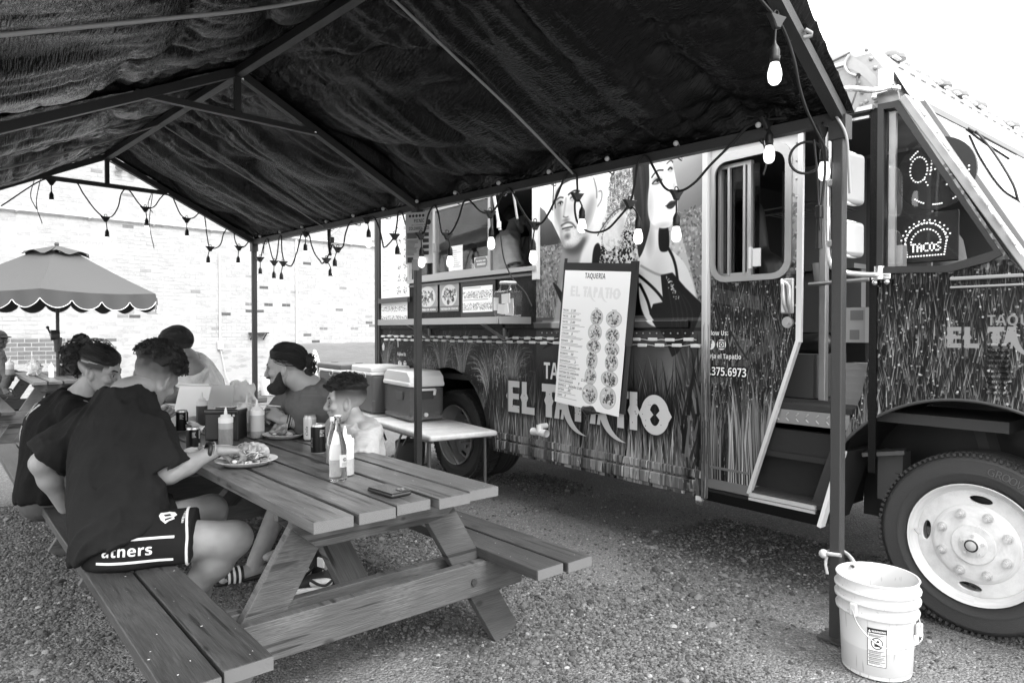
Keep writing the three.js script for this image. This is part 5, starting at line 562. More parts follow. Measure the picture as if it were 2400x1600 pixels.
{ const mk = (pos, label, prof, capped) => { const t = thing('glass_bottle', label, 'bottle', pos); const gm = new THREE.MeshPhysicalMaterial({ color: G(0.97), roughness: 0.03, transmission: 1, thickness: 0.06, ior: 1.36 }); part(t, 'bottle', lathe(prof, 36), gm); part(t, 'bottom', lathe([[0, 0.012], [0.022, 0.01], [0.03, 0.003], [0, 0.001]], 28), new THREE.MeshPhysicalMaterial({ color: G(0.9), roughness: 0.1, transmission: 1, thickness: 0, ior: 1.4 }));
    const lab = new THREE.CylinderGeometry(prof[2][0] + 0.0012, prof[2][0] + 0.0012, 0.05, 20, 1, true, 0, capped ? 1.6 : 0.6); part(t, 'label', lab.translate(0, 0.075, 0), new THREE.MeshStandardMaterial({ side: THREE.DoubleSide, roughness: 0.6, map: tex(128, 128, (c) => { c.fillStyle = S(238); c.fillRect(0, 0, 128, 128); c.fillStyle = S(120); c.beginPath(); c.ellipse(64, 50, 34, 24, 0, 0, 7); c.fill(); c.fillStyle = S(230); c.font = 'bold 22px sans-serif'; c.textAlign = 'center'; c.fillText('SODA', 64, 58); c.fillStyle = S(150); for (let i = 0; i < 4; i++) c.fillRect(20, 86 + i * 9, 88, 4); }) }));
    if (capped) part(t, 'cap', lathe([[0.0, 0.262], [0.014, 0.262], [0.0155, 0.258], [0.0155, 0.238], [0.014, 0.236]], 20), cream); else part(t, 'lip', new THREE.TorusGeometry(0.0135, 0.003, 8, 24).rotateX(Math.PI / 2).translate(0, 0.262, 0), new THREE.MeshPhysicalMaterial({ color: G(0.9), roughness: 0.1, transmission: 0.6, thickness: 0 })); return t; };
  const prof = [[0, 0], [0.031, 0], [0.035, 0.006], [0.035, 0.12], [0.032, 0.145], [0.02, 0.185], [0.0145, 0.215], [0.0135, 0.25], [0.015, 0.253], [0.0145, 0.262], [0, 0.262]];
  const a = mk([-2.575, TY, -1.165], 'clear empty glass bottle nearest the phone', prof, false); a.rotation.y = 3.6; const b = mk([-2.93, TY, -1.3], 'white capped glass bottle with a white label behind the empty one', prof, true); b.rotation.y = 2.6; b.scale.setScalar(0.82); part(b, 'drink', lathe([[0, 0.006], [0.031, 0.004], [0.0335, 0.008], [0.0335, 0.1]], 28), mat(0.34, 0.3)); }
{ const t = thing('napkin_box', 'black napkin dispenser box with a white sticker between the squeeze bottles', 'napkin dispenser', [-3.96, TY, -1.13], 0.88); const bm = phys(0.014, 0.28, { clearcoat: 0.4 });
  part(t, 'case', new RoundedBoxGeometry(0.185, 0.155, 0.13, 3, 0.01).translate(0, 0.078, 0), bm); part(t, 'lid', new RoundedBoxGeometry(0.192, 0.03, 0.137, 3, 0.012).translate(0, 0.157, 0), bm); part(t, 'lid_ridge', rbox(0.1, 0.012, 0.05, 0.004, 0, 0.174, 0), bm); part(t, 'sticker', box(0.05, 0.028, 0.001, 0.03, 0.105, 0.0658), mat(0.7, 0.6)); part(t, 'picture_panel', box(0.001, 0.1, 0.06, -0.0928, 0.075, 0.0), new THREE.MeshStandardMaterial({ roughness: 0.5, map: tex(64, 96, (c) => { c.fillStyle = S(110); c.fillRect(0, 0, 64, 96); food(c, 32, 40, 28, 34, false); c.fillStyle = S(170); c.fillRect(0, 74, 64, 22); }) })); part(t, 'sticker', rbox(0.012, 0.012, 0.001, 0.0004, 0.07, 0.14, 0.0662), mat(0.5)); part(t, 'foot', [box(0.02, 0.008, 0.02, 0.08, 0, 0.05), box(0.02, 0.008, 0.02, -0.08, 0, 0.05)], bm); }
lone('napkin', grid(10, 10, (u, v) => [-4.15 + (u - 0.5) * 0.1, TY + 0.04 + 0.045 * v + 0.02 * noise(u * 4, v * 4), -1.03 + (v - 0.5) * 0.06 + 0.03 * noise(u * 3, v * 3, 5)]), mat(0.82, 0.8, { side: THREE.DoubleSide }), 'crumpled white napkin beside the nearer dark can', 'napkin');
{ const t = thing('phone', 'black smartphone lying face down on the near end of the table', 'phone', [-2.258, TY, -1.224], 0.1); const pm2 = phys(0.012, 0.35, { clearcoat: 0.3 }); part(t, 'body', new RoundedBoxGeometry(0.165, 0.016, 0.09, 3, 0.008).translate(0, 0.008, 0), pm2); part(t, 'back_plate', rbox(0.155, 0.002, 0.082, 0.0009, 0, 0.0165, 0), mat(0.02, 0.22)); part(t, 'camera_bump', new RoundedBoxGeometry(0.034, 0.004, 0.034, 2, 0.0019).translate(0.052, 0.018, -0.02), pm2); for (const [x, z] of [[0.044, -0.028], [0.044, -0.012], [0.06, -0.02]]) part(t, 'lens', cyl(0.006, 0.006, 0.003, x, 0.0208, z, 14), mat(0.25, 0.1, { metalness: 0.6 })); }
{ const t = thing('foam_box', 'open white foam takeout box with its lid tilted up behind the cans', 'takeout box', [-4.78, TY, -1.08], 0.7); const fm = mat(0.86, 0.7); part(t, 'tray', [rbox(0.22, 0.008, 0.2, 0.003, 0, 0.004, 0), bar([-0.11, 0.03, 0.1], [0.11, 0.03, 0.1], 0.055, 0.008), bar([-0.11, 0.03, -0.1], [0.11, 0.03, -0.1], 0.055, 0.008), bar([-0.11, 0.03, -0.1], [-0.11, 0.03, 0.1], 0.055, 0.008), bar([0.11, 0.03, -0.1], [0.11, 0.03, 0.1], 0.055, 0.008)], fm); part(t, 'lid', [rbox(0.24, 0.2, 0.01, 0.004).rotateX(-0.35).translate(-0.01, 0.15, -0.14), rbox(0.24, 0.012, 0.04, 0.004).rotateX(-0.35).translate(-0.01, 0.24, -0.16)], fm); }
{ const t = thing('foam_box', 'second white foam box lid standing by the plastic bag', 'takeout box', [-4.95, TY, -1.36], 0.5); part(t, 'lid', rbox(0.2, 0.22, 0.012, 0.004).rotateX(-0.3).rotateY(0.5).translate(0, 0.12, 0), mat(0.66, 0.7)); part(t, 'tray', rbox(0.2, 0.05, 0.18, 0.01, 0, 0.026, 0.05), mat(0.8, 0.7)); }
const bagG = (k, s = 1) => field((x, y, z) => Math.max(Math.hypot(x * 1.05, (y - 0.08) * 0.9, z * 1.1) - 0.11 + 0.05 * (1 - Math.abs(noise(x * 22, y * 22, z * 22 + k))) - 0.03 + 0.03 * fbm(x * 12, y * 12, z * 12 + k, 2) - 0.05 * Math.exp(-((x * 8) ** 2 + (z * 8) ** 2)) * (y > 0.1 ? 1 : 0), -y), [-0.16, 0, -0.16], [0.16, 0.28, 0.16], 0.011).scale(s, s, s);
lone('plastic_bag', bagG(1, 1.0), new THREE.MeshPhysicalMaterial({ color: G(0.92), roughness: 0.4, transmission: 0.25, thickness: 0 }), 'white crumpled plastic bag on the table by the bearded man\'s plate', 'plastic bag', null, [-5.1, TY, -1.55]);
lone('plastic_bag', bagG(4, 0.85), new THREE.MeshPhysicalMaterial({ color: G(0.85), roughness: 0.5, transmission: 0.2, thickness: 0 }), 'small white plastic bag on the far table by the umbrella pole', 'plastic bag', null, [-11.3, TY, -0.72]);
// far table
{ const t = thing('napkin_box', 'dark napkin box behind the umbrella pole on the far table', 'napkin dispenser', [-11.2, TY, -1.1], 0.9); part(t, 'case', rbox(0.2, 0.2, 0.16, 0.01, 0, 0.1, 0), plasticDark); part(t, 'sticker', box(0.08, 0.03, 0.002, -0.02, 0.14, 0.081), cream); part(t, 'lid', rbox(0.21, 0.02, 0.17, 0.006, 0, 0.205, 0), plasticDark); }
squeeze([-11.6, TY, -0.47], 0.05, 0.23, 'squeeze bottle beside the man in the cap on the far table', 0.6, 0.55, 0.3); squeeze([-10.6, TY, -0.86], 0.03, 0.2, 'narrow sauce bottle left of the umbrella pole', 0.75, 0.0, 0.3);
lone('newspaper', grid(10, 6, (u, v) => [-10.9 + (u - 0.5) * 0.35, TY + 0.012 + 0.03 * Math.abs(noise(u * 4, v * 3)), -1.32 + (v - 0.5) * 0.28]), mat(0.5, 0.9, { side: THREE.DoubleSide, map: rep(blotch, 3, 3) }), 'folded paper lying on the right edge of the far table', 'paper');

// ---------- folding tables and coolers ----------
function foldingTable(pos, ry, L, label) {
  const t = thing('folding_table', label, 'folding table', pos, ry, 'folding tables'); const tm = mat(0.68, 0.5, { map: rep(blotch, 2, 2), bumpMap: rep(fineBump, 6, 6), bumpScale: 0.0008 }), lm = mat(0.16, 0.35, { metalness: 0.6 });
  part(t, 'tabletop', uvBox(new RoundedBoxGeometry(L, 0.045, 0.6, 4, 0.02).translate(0, 0.54, 0)), tm); part(t, 'rail', [box(L - 0.1, 0.025, 0.02, 0, 0.51, 0.26), box(L - 0.1, 0.025, 0.02, 0, 0.51, -0.26)], lm);
  for (const x of [-L / 2 + 0.12, L / 2 - 0.12]) { for (const z of [-0.25, 0.25]) part(t, 'leg', rod([x, 0, z], [x, 0.52, z], 0.013), lm); part(t, 'leg_bar', rod([x, 0.1, -0.25], [x, 0.1, 0.25], 0.011), lm); part(t, 'brace', bar([x, 0.3, 0], [x * 0.55, 0.51, 0], 0.012, 0.018), lm); part(t, 'foot_cap', [cyl(0.017, 0.017, 0.02, x, 0.011, 0.25, 10), cyl(0.017, 0.017, 0.02, x, 0.011, -0.25, 10)], black); }
  part(t, 'slot', box(0.03, 0.014, 0.004, -L / 2 + 0.06, 0.54, 0.3005), black); return t;
}
foldingTable([-5.02, 0, -3.1], -0.11, 1.32, 'small white folding table under the ribbed cooler beside the rear wheel'); foldingTable([-6.42, 0, -3.22], -0.08, 1.22, 'white folding table under the two farther coolers');
const CY = 0.566;
{ const t = thing('cooler', 'ribbed grey cooler with a white lid on the folding table behind the post', 'cooler', [-5.43, CY, -3.19], -0.13); const gm = mat(0.13, 0.5), L = 0.62, D = 0.33, H = 0.29;
  part(t, 'body', [new RoundedBoxGeometry(L - 0.03, H, D - 0.03, 3, 0.03).translate(0, H / 2 + 0.01, 0), rbox(L - 0.01, 0.04, D - 0.01, 0.015, 0, 0.03, 0)], gm); for (let i = 0; i < 22; i++) part(t, 'rib', new RoundedBoxGeometry(L - 0.014, 0.006, D - 0.014, 1, 0.003).translate(0, 0.065 + i * 0.0105, 0), gm);
  part(t, 'lid_rim', new RoundedBoxGeometry(L + 0.015, 0.045, D + 0.015, 3, 0.018).translate(0, H + 0.035, 0), white); const lid = extr(poly([[-L / 2, 0], [L / 2, 0], [L / 2 - 0.012, 0.05], [L / 2 - 0.07, 0.09], [-L / 2 + 0.07, 0.09], [-L / 2 + 0.012, 0.05]]), D - 0.02, 0.008).translate(0, H + 0.05, -D / 2 + 0.01); part(t, 'lid', lid, white);
  const hd = part(t, 'handle', [bar([L / 2 + 0.012, H - 0.01, -0.075], [L / 2 + 0.012, H - 0.01, 0.075], 0.02, 0.022, 0.006), bar([L / 2 + 0.01, H - 0.01, -0.075], [L / 2 + 0.004, H - 0.06, -0.07], 0.018, 0.02), bar([L / 2 + 0.01, H - 0.01, 0.075], [L / 2 + 0.004, H - 0.06, 0.07], 0.018, 0.02)], white); part(t, 'handle_recess', rbox(0.02, 0.065, 0.13, 0.006, L / 2 - 0.008, H - 0.06, 0), mat(0.05)); part(t, 'drain_plug', [cyl(0.018, 0.018, 0.02, 0, 0, 0, 18).rotateZ(Math.PI / 2).translate(L / 2 + 0.002, 0.06, 0.01), cyl(0.009, 0.009, 0.012, 0, 0, 0, 12).rotateZ(Math.PI / 2).translate(L / 2 + 0.012, 0.06, 0.01)], white); part(t, 'badge', new RoundedBoxGeometry(0.15, 0.07, 0.012, 3, 0.005).translate(0.08, 0.22, D / 2 - 0.004), mat(0.08, 0.4)); }
function tubCooler(pos, ry, sx, label, lidDark, wheels) {
  const t = thing('cooler', label, 'cooler', pos, ry); const gm = mat(lidDark ? 0.1 : 0.12, 0.5), g = new RoundedBoxGeometry(sx, 0.37, 0.36, 4, 0.03), p = g.attributes.position; for (let i = 0; i < p.count; i++) { const k = 1 + 0.12 * (p.getY(i) / 0.37); p.setXYZ(i, p.getX(i) * k, p.getY(i), p.getZ(i) * k); } g.computeVertexNormals(); part(t, 'body', g.translate(0, 0.19, 0), gm);
  part(t, 'rim', new RoundedBoxGeometry(sx * 1.1, 0.03, 0.41, 3, 0.014).translate(0, 0.385, 0), white); part(t, 'lid', new RoundedBoxGeometry(sx * 1.09, 0.06, 0.4, 3, 0.02).translate(0, 0.425, 0), lidDark ? mat(0.1, 0.5) : white); part(t, 'seam', rbox(sx * 0.98, 0.008, 0.35, 0.003, 0, 0.13, 0), mat(0.2)); part(t, 'badge', new THREE.TorusGeometry(0.04, 0.003, 6, 20, 3.4).rotateZ(3.0).translate(0.05, 0.24, 0.19), mat(0.3)); part(t, 'corner_fold', lathe([[0.05, 0.0], [0.055, 0.003], [0.05, 0.006]], 20).rotateX(Math.PI / 2).scale(1, 0.6, 1).translate(0.1, 0.365, 0.205), white);
  if (lidDark) part(t, 'cup_holder', [cyl(0.04, 0.04, 0.004, -0.2, 0.456, 0.05, 18), cyl(0.04, 0.04, 0.004, 0.1, 0.456, -0.1, 18)], black); if (wheels) for (const z of [-0.17, 0.19]) { const w = part(t, 'wheel', cyl(0.075, 0.075, 0.05, 0, 0, 0, 28).rotateX(Math.PI / 2).translate(sx / 2 + 0.0, 0.077, z), rubber); part(w, 'hub', [cyl(0.05, 0.05, 0.056, 0, 0, 0, 20).rotateX(Math.PI / 2).translate(sx / 2, 0.077, z), ...Array.from({ length: 6 }, (_, i) => box(0.008, 0.045, 0.06, 0, 0.022, 0).rotateZ(i * 1.047).translate(sx / 2, 0.077, z))], mat(0.07, 0.5)); } return t;
}
tubCooler([-6.08, CY, -3.2], -0.1, 0.5, 'smooth grey tub cooler with a white lid, middle of the three', false, false); tubCooler([-6.72, CY, -3.14], -0.05, 0.6, 'dark lidded wheeled cooler farthest from the post', true, true);
{ const b = thing('bucket', 'dark plastic bucket on the ground under the folding table', 'bucket', [-5.75, 0, -3.35]); part(b, 'body', lathe([[0, 0.01], [0.13, 0], [0.15, 0.3], [0.14, 0.3], [0.125, 0.02]], 28), mat(0.06, 0.5)); }
lone('hose', tube([[-5.9, 0.02, -2.95], [-5.6, 0.04, -2.9], [-5.45, 0.16, -2.98], [-5.42, 0.4, -3.05], [-5.4, 0.5, -3.1]], 0.012, 40), mat(0.25, 0.5), 'grey hose curling from the ground up to the folding table', 'hose');

// ---------- white bucket by the near post ----------
{ const t = thing('bucket', 'white plastic pail with a warning label tied to the near tent post', 'bucket', [-1.215, 0, -2.862]); const bm = phys(0.72, 0.42, { side: THREE.DoubleSide, map: tex(1024, 512, (c, w, h) => { c.fillStyle = S(240); c.fillRect(0, 0, w, h); for (let i = 0; i < 900; i++) { const low = rnd() ** 3, x = rnd() * w, y = h * (1 - low); c.fillStyle = S(rr(90, 190), rr(0.05, 0.4)); c.beginPath(); c.ellipse(x, y, rr(1, 7), rr(1, 4), rnd() * 3, 0, 7); c.fill(); } for (let i = 0; i < 60; i++) { c.strokeStyle = S(150, 0.3); c.lineWidth = rr(0.6, 2); const x = rnd() * w, y = rnd() * h; c.beginPath(); c.moveTo(x, y); c.lineTo(x + rr(-14, 14), y + rr(4, 60)); c.stroke(); } }) });
  part(t, 'pail', lathe([[0, 0.004], [0.118, 0], [0.126, 0.006], [0.138, 0.235], [0.15, 0.24], [0.152, 0.252], [0.142, 0.258], [0.143, 0.285], [0.155, 0.289], [0.156, 0.3], [0.145, 0.305], [0.146, 0.325], [0.156, 0.33], [0.157, 0.338], [0.147, 0.343], [0.148, 0.372], [0.153, 0.376], [0.15, 0.38], [0.141, 0.378], [0.139, 0.3], [0.128, 0.02], [0, 0.014]], 56), bm);
  const cam0 = Math.atan2(1.215, 2.862); part(t, 'warning_label', new THREE.CylinderGeometry(0.1375, 0.1315, 0.15, 16, 1, true, cam0 - 0.24, 0.5).translate(0, 0.135, 0), new THREE.MeshStandardMaterial({ roughness: 0.5, side: THREE.DoubleSide, map: tex(256, 512, (c) => { c.fillStyle = S(228); c.fillRect(0, 0, 256, 512); c.strokeStyle = S(15); c.lineWidth = 8; c.strokeRect(4, 4, 248, 504); c.fillStyle = S(20); c.fillRect(8, 8, 240, 60); c.fillStyle = S(235); c.font = 'bold 38px sans-serif'; c.fillText('WARNING', 58, 52); c.beginPath(); c.moveTo(30, 20); c.lineTo(50, 56); c.lineTo(12, 56); c.fill(); c.fillStyle = S(20); for (let i = 0; i < 3; i++) c.fillRect(20, 82 + i * 12, 216 - i * 30, 7); c.lineWidth = 13; c.beginPath(); c.arc(128, 200, 74, 0, 7); c.stroke(); c.beginPath(); c.moveTo(75, 148); c.lineTo(181, 252); c.stroke(); c.lineWidth = 6; c.strokeRect(96, 180, 60, 60); c.fillRect(100, 206, 52, 32); c.beginPath(); c.arc(140, 172, 15, 0, 7); c.fill(); for (let k = 0; k < 4; k++) { c.fillRect(14, 300 + k * 48, 228, 10); for (let i = 0; i < 3; i++) c.fillRect(20, 316 + k * 48 + i * 9, rr(150, 215), 5); } }) }));
  const ear = (a) => [0.15 * Math.sin(a), 0.25, 0.15 * Math.cos(a)], a0 = cam0 + 1.3, a1 = cam0 - 1.75; part(t, 'handle', tube([ear(a0), [0.19 * Math.sin(cam0 + 0.9), 0.19, 0.19 * Math.cos(cam0 + 0.9)], [0.17 * Math.sin(cam0 + 0.4), 0.15, 0.17 * Math.cos(cam0 + 0.4)], [0.168 * Math.sin(cam0), 0.165, 0.168 * Math.cos(cam0)], [0.165 * Math.sin(cam0 - 0.4), 0.22, 0.165 * Math.cos(cam0 - 0.4)], [0.163 * Math.sin(cam0 - 0.55), 0.27, 0.163 * Math.cos(cam0 - 0.55)]], 0.0025, 50), metalGrey); part(t, 'handle_ear', rbox(0.03, 0.05, 0.02, 0.006).rotateY(cam0 - 0.55).translate(0.152 * Math.sin(cam0 - 0.55), 0.268, 0.152 * Math.cos(cam0 - 0.55)), bm); part(t, 'handle_ear', rbox(0.03, 0.05, 0.02, 0.006).rotateY(a0).translate(0.152 * Math.sin(a0), 0.2, 0.152 * Math.cos(a0)), bm); part(t, 'grip', cyl(0.008, 0.008, 0.03, 0.165 * Math.sin(cam0 + 0.95), 0.18, 0.175 * Math.cos(cam0 + 0.95), 10), cream);
  lone('rope', merge([tube([[-1.4, 0.39, -2.945], [-1.46, 0.385, -2.94], [-1.475, 0.38, -2.985], [-1.43, 0.385, -3.02], [-1.35, 0.375, -2.95], [-1.33, 0.37, -2.9]], 0.009, 40), sph(0.02, -1.475, 0.38, -2.94, 12), tube([[-1.46, 0.37, -2.94], [-1.46, 0.34, -2.93], [-1.45, 0.3, -2.925]], 0.007)]), mat(0.6, 0.85, { bumpMap: rep(clothBump, 30, 30), bumpScale: 0.002 }), 'knotted white rope tying the pail to the tent post', 'rope'); }

// ---------- signs, posters and things on the truck ----------
const sheetM = (w, h, draw, rough = 0.55) => new THREE.MeshStandardMaterial({ roughness: rough, map: tex(w, h, draw, { clamp: true }), side: THREE.DoubleSide });
function poster(name, label, cat, x0, x1, y0, y1, z, w, h, draw, group) { const m = lone(name, box(x1 - x0, y1 - y0, 0.004), sheetM(w, h, draw), label, cat, group, [(x0 + x1) / 2, (y0 + y1) / 2, z]); return m; }
const lines = (c, x, y, w, n, dy, v = 120) => { c.fillStyle = S(v); for (let i = 0; i < n; i++) c.fillRect(x, y + i * dy, w * rr(0.6, 1), dy * 0.4); };
{ const t = thing('menu_board', 'tall white taqueria menu board with food photos hung on the truck mural', 'menu board', [-3.32, 1.295, -3.36]); t.rotation.set(-0.03, 0, 0.085, 'ZYX'); t.rotation.z = -0.085; t.rotation.x = -0.03;
  part(t, 'backing', rbox(0.67, 0.98, 0.012, 0.004, 0.015, 0.035, -0.012), mat(0.02, 0.4)); part(t, 'black_tape', [box(0.68, 0.05, 0.006, 0.01, 0.505, 0.004), box(0.07, 0.55, 0.006, 0.335, 0.27, 0.002), box(0.025, 0.6, 0.006, -0.32, 0.26, 0)], mat(0.02, 0.3)); part(t, 'loose_tape', field((x, y, z) => Math.hypot(x * 0.6, y * 1.4, z * 2) - 0.05 + 0.02 * noise(x * 40, y * 40, z * 40), [-0.1, -0.06, -0.04], [0.1, 0.06, 0.04], 0.01).translate(0.03, -0.48, 0.0), mat(0.02, 0.3));
  part(t, 'menu_sheet', uvFace(box(0.62, 0.95, 0.006, 0, 0.0, 0.006), 0.62, 0.95), sheetM(1024, 1568, (c) => { c.fillStyle = S(246); c.fillRect(0, 0, 1024, 1568); c.fillStyle = S(60); c.textAlign = 'center'; c.font = 'bold 84px sans-serif'; c.save(); c.translate(500, 86); c.scale(0.78, 1); c.fillText('TAQUERIA', 0, 0); c.restore(); c.save(); c.translate(120, 300); c.scale(480, -480); logo(c, 0, 0, 1, 228, 0); c.restore(); c.textAlign = 'left';
    const rows = [['TACOS', '2.50', 2], ['TACOS', '2.50', 2], ['TACOS', '3.00', 2], ['TACOS', '2.00', 2], ['LONCHE', '8', 3], ['DINNER', '10', 3], ['TORTA', '9', 2], ['BURRITO', '10', 3], ['QUESADILLA', '3', 2], ['DINNER 3 QUESADILLAS', '12', 2], ['TOSTADA DE CAMARON', '11', 1], ['GROUND BEEF TACO', '2.50', 1], ['TORTA AHOGADA', '9', 1], ['DRINKS 2', 'Jumbo 3.00', 1], ['EXTRAS', '.50', 2], ['SIDES', '3', 1]]; let y = 480;
    for (const [n, pr, k] of rows) { const x = 20 + (y - 480) * 0.02; c.fillStyle = S(55); c.font = 'bold 30px sans-serif'; c.fillText(n, x, y); c.font = 'italic bold 40px serif'; c.fillStyle = S(10); c.fillText(pr, x + c.measureText(n).width * 0.86 + 14, y + 2); lines(c, x, y + 12, 380, k, 14, 165); y += 34 + k * 17; }
    const fp = [[580, 520, 95, 90], [840, 520, 115, 85], [570, 690, 105, 95], [840, 700, 100, 80], [570, 850, 110, 75], [850, 850, 105, 80], [560, 1010, 85, 110], [860, 1000, 95, 95], [560, 1190, 90, 95], [850, 1180, 125, 85], [570, 1390, 120, 110], [850, 1390, 120, 120]]; for (const [x, y2, a, b] of fp) { food(c, x, y2, a, b); food(c, x, y2, a * 0.9, b * 0.9, false); lines(c, x - 40, y2 - b - 14, 80, 1, 14, 120); } })); }
function uvFace(g, w, h) { g = clean(g); const p = g.attributes.position, uv = g.attributes.uv; for (let i = 0; i < p.count; i++) uv.setXY(i, 0.5 + p.getX(i) / w, 0.5 + p.getY(i) / h); return g; }
poster('menu_poster', 'tall white menu poster on the truck\'s rear end beside the window', 'poster', -6.46, -5.88, 1.69, 2.6, ZS + 0.004, 512, 804, (c) => { c.fillStyle = S(248); c.fillRect(0, 0, 512, 804); for (let i = 0; i < 16; i++) { c.fillStyle = S(195); c.fillRect(30, 60 + i * 44, 120, 9); lines(c, 30, 76 + i * 44, 190, 2, 9, 225); } for (let i = 0; i < 7; i++) for (let k = 0; k < 2; k++) food(c, 330 + k * 110, 90 + i * 108, 48, 48, false); });
poster('price_strip', 'low printed food strip under the rear menu poster', 'poster', -6.46, -5.92, 1.45, 1.655, ZS + 0.004, 512, 200, (c) => { c.fillStyle = S(240); c.fillRect(0, 0, 512, 200); for (let k = 0; k < 2; k++) for (let i = 0; i < 240; i++) { c.fillStyle = S(rr(30, 200), 0.8); c.fillRect(rr(0, 500), 40 + k * 95 + rr(0, 50), rr(4, 14), rr(3, 9)); } });
lone('menu_rail', box(0.62, 0.05, 0.03), mat(0.08, 0.4), 'dark bar between the rear menu poster and the food strip', 'rail', null, [-6.18, 1.67, ZS + 0.018]);
for (const [x0, x1, l, txt] of [[-5.72, -5.36, 'food poster of asada tostada behind the tent post', 'TOSTADA DE ASADA'], [-5.32, -5.01, 'food poster of a ceviche tostada under the serving window', 'TOSTADA DE CEVICHE']]) poster('food_poster', l, 'poster', x0, x1, 1.535, 1.79, ZS + 0.008, 360, 300, (c) => { c.fillStyle = S(150); c.fillRect(0, 0, 360, 300); food(c, 180, 130, 150, 120); food(c, 180, 130, 120, 90, false); food(c, 120, 110, 80, 70, false); c.fillStyle = S(110); c.fillRect(0, 240, 360, 60); c.fillStyle = S(240); c.font = 'bold 32px sans-serif'; c.textAlign = 'center'; c.fillText(txt, 180, 283, 330); }, 'tostada posters under the serving window');
{ const t = thing('price_board', 'framed sheet of small food prices beside the jar under the window', 'poster', [-4.72, 1.63, ZS + 0.01]); part(t, 'frame', rbox(0.5, 0.3, 0.012, 0.003), mat(0.03, 0.4)); part(t, 'sheet', uvFace(box(0.43, 0.22, 0.006, 0, 0.0, 0.006), 0.43, 0.22), sheetM(512, 256, (c) => { c.fillStyle = S(243); c.fillRect(0, 0, 512, 256); for (let k = 0; k < 2; k++) { lines(c, 10, 10 + k * 120, 480, 1, 20, 160); for (let i = 0; i < 480; i++) { c.fillStyle = S(rr(30, 210), 0.8); c.fillRect(rr(0, 505), 44 + k * 118 + rr(0, 70), rr(4, 12), rr(3, 9)); } } })); }
{ const t = thing('service_shelf', 'long bare metal shelf under the truck\'s serving window', 'shelf', [-4.95, 1.46, -3.24]); const sm2 = mat(0.5, 0.3, { metalness: 0.75 }); part(t, 'shelf_top', box(1.88, 0.012, 0.32), sm2); part(t, 'front_lip', box(1.88, 0.05, 0.008, 0, -0.022, 0.162), sm2); part(t, 'end_lip', box(0.008, 0.05, 0.31, 0.944, -0.022, 0), sm2); for (const x of [-0.55, 0.6]) part(t, 'bracket', [bar([x, -0.02, 0.1], [x, -0.17, -0.17], 0.02, 0.025), bar([x, -0.02, -0.17], [x, -0.18, -0.17], 0.02, 0.025)], mat(0.2, 0.4)); }
{ const t = thing('tip_jar', 'big square clear plastic jar holding white packets on the shelf', 'jar', [-4.13, 1.468, -3.27]); part(t, 'jar', new RoundedBoxGeometry(0.17, 0.2, 0.17, 3, 0.025).translate(0, 0.102, 0), new THREE.MeshPhysicalMaterial({ color: G(0.92), roughness: 0.08, transmission: 1, thickness: 0, side: THREE.DoubleSide })); part(t, 'neck', lathe([[0.075, 0.2], [0.06, 0.235], [0.06, 0.26]], 28), new THREE.MeshPhysicalMaterial({ color: G(0.92), roughness: 0.08, transmission: 1, thickness: 0, side: THREE.DoubleSide })); part(t, 'lid', lathe([[0.063, 0.262], [0.064, 0.25], [0.066, 0.262], [0.062, 0.272], [0, 0.272]], 28), cream); for (const [x, y, z, w] of [[-0.03, 0.06, 0.05, 0.07], [0.04, 0.06, 0.055, 0.065], [0.01, 0.14, 0.03, 0.1], [-0.02, 0.05, -0.03, 0.1], [0.02, 0.1, 0, 0.09]]) part(t, 'packet', box(w, 0.075, 0.006).rotateZ(x * 4).translate(x, y, z), mat(0.78, 0.6)); part(t, 'sticker', box(0.002, 0.1, 0.05, -0.087, 0.1, 0.05), mat(0.7)); }
{ const m = poster('window_notice', 'white sheet of paper taped inside the serving window glass', 'notice', -5.2, -4.98, 1.9, 2.12, ZS - 0.012, 200, 220, (c) => { c.fillStyle = S(240); c.fillRect(0, 0, 200, 220); lines(c, 20, 40, 160, 9, 18, 190); }); }
poster('window_sticker', 'rounded grey delivery sticker on the serving window glass', 'sticker', -4.77, -4.58, 1.885, 1.985, ZS + 0.011, 256, 128, (c) => { c.fillStyle = S(200); c.fillRect(0, 0, 256, 128); c.fillStyle = S(110); c.beginPath(); c.roundRect(4, 4, 248, 120, 50); c.fill(); c.fillStyle = S(240); c.textAlign = 'center'; c.font = 'bold 24px sans-serif'; c.fillText('We deliver with', 128, 50); c.font = 'bold 30px sans-serif'; c.fillText('DOORDASH', 136, 90); });
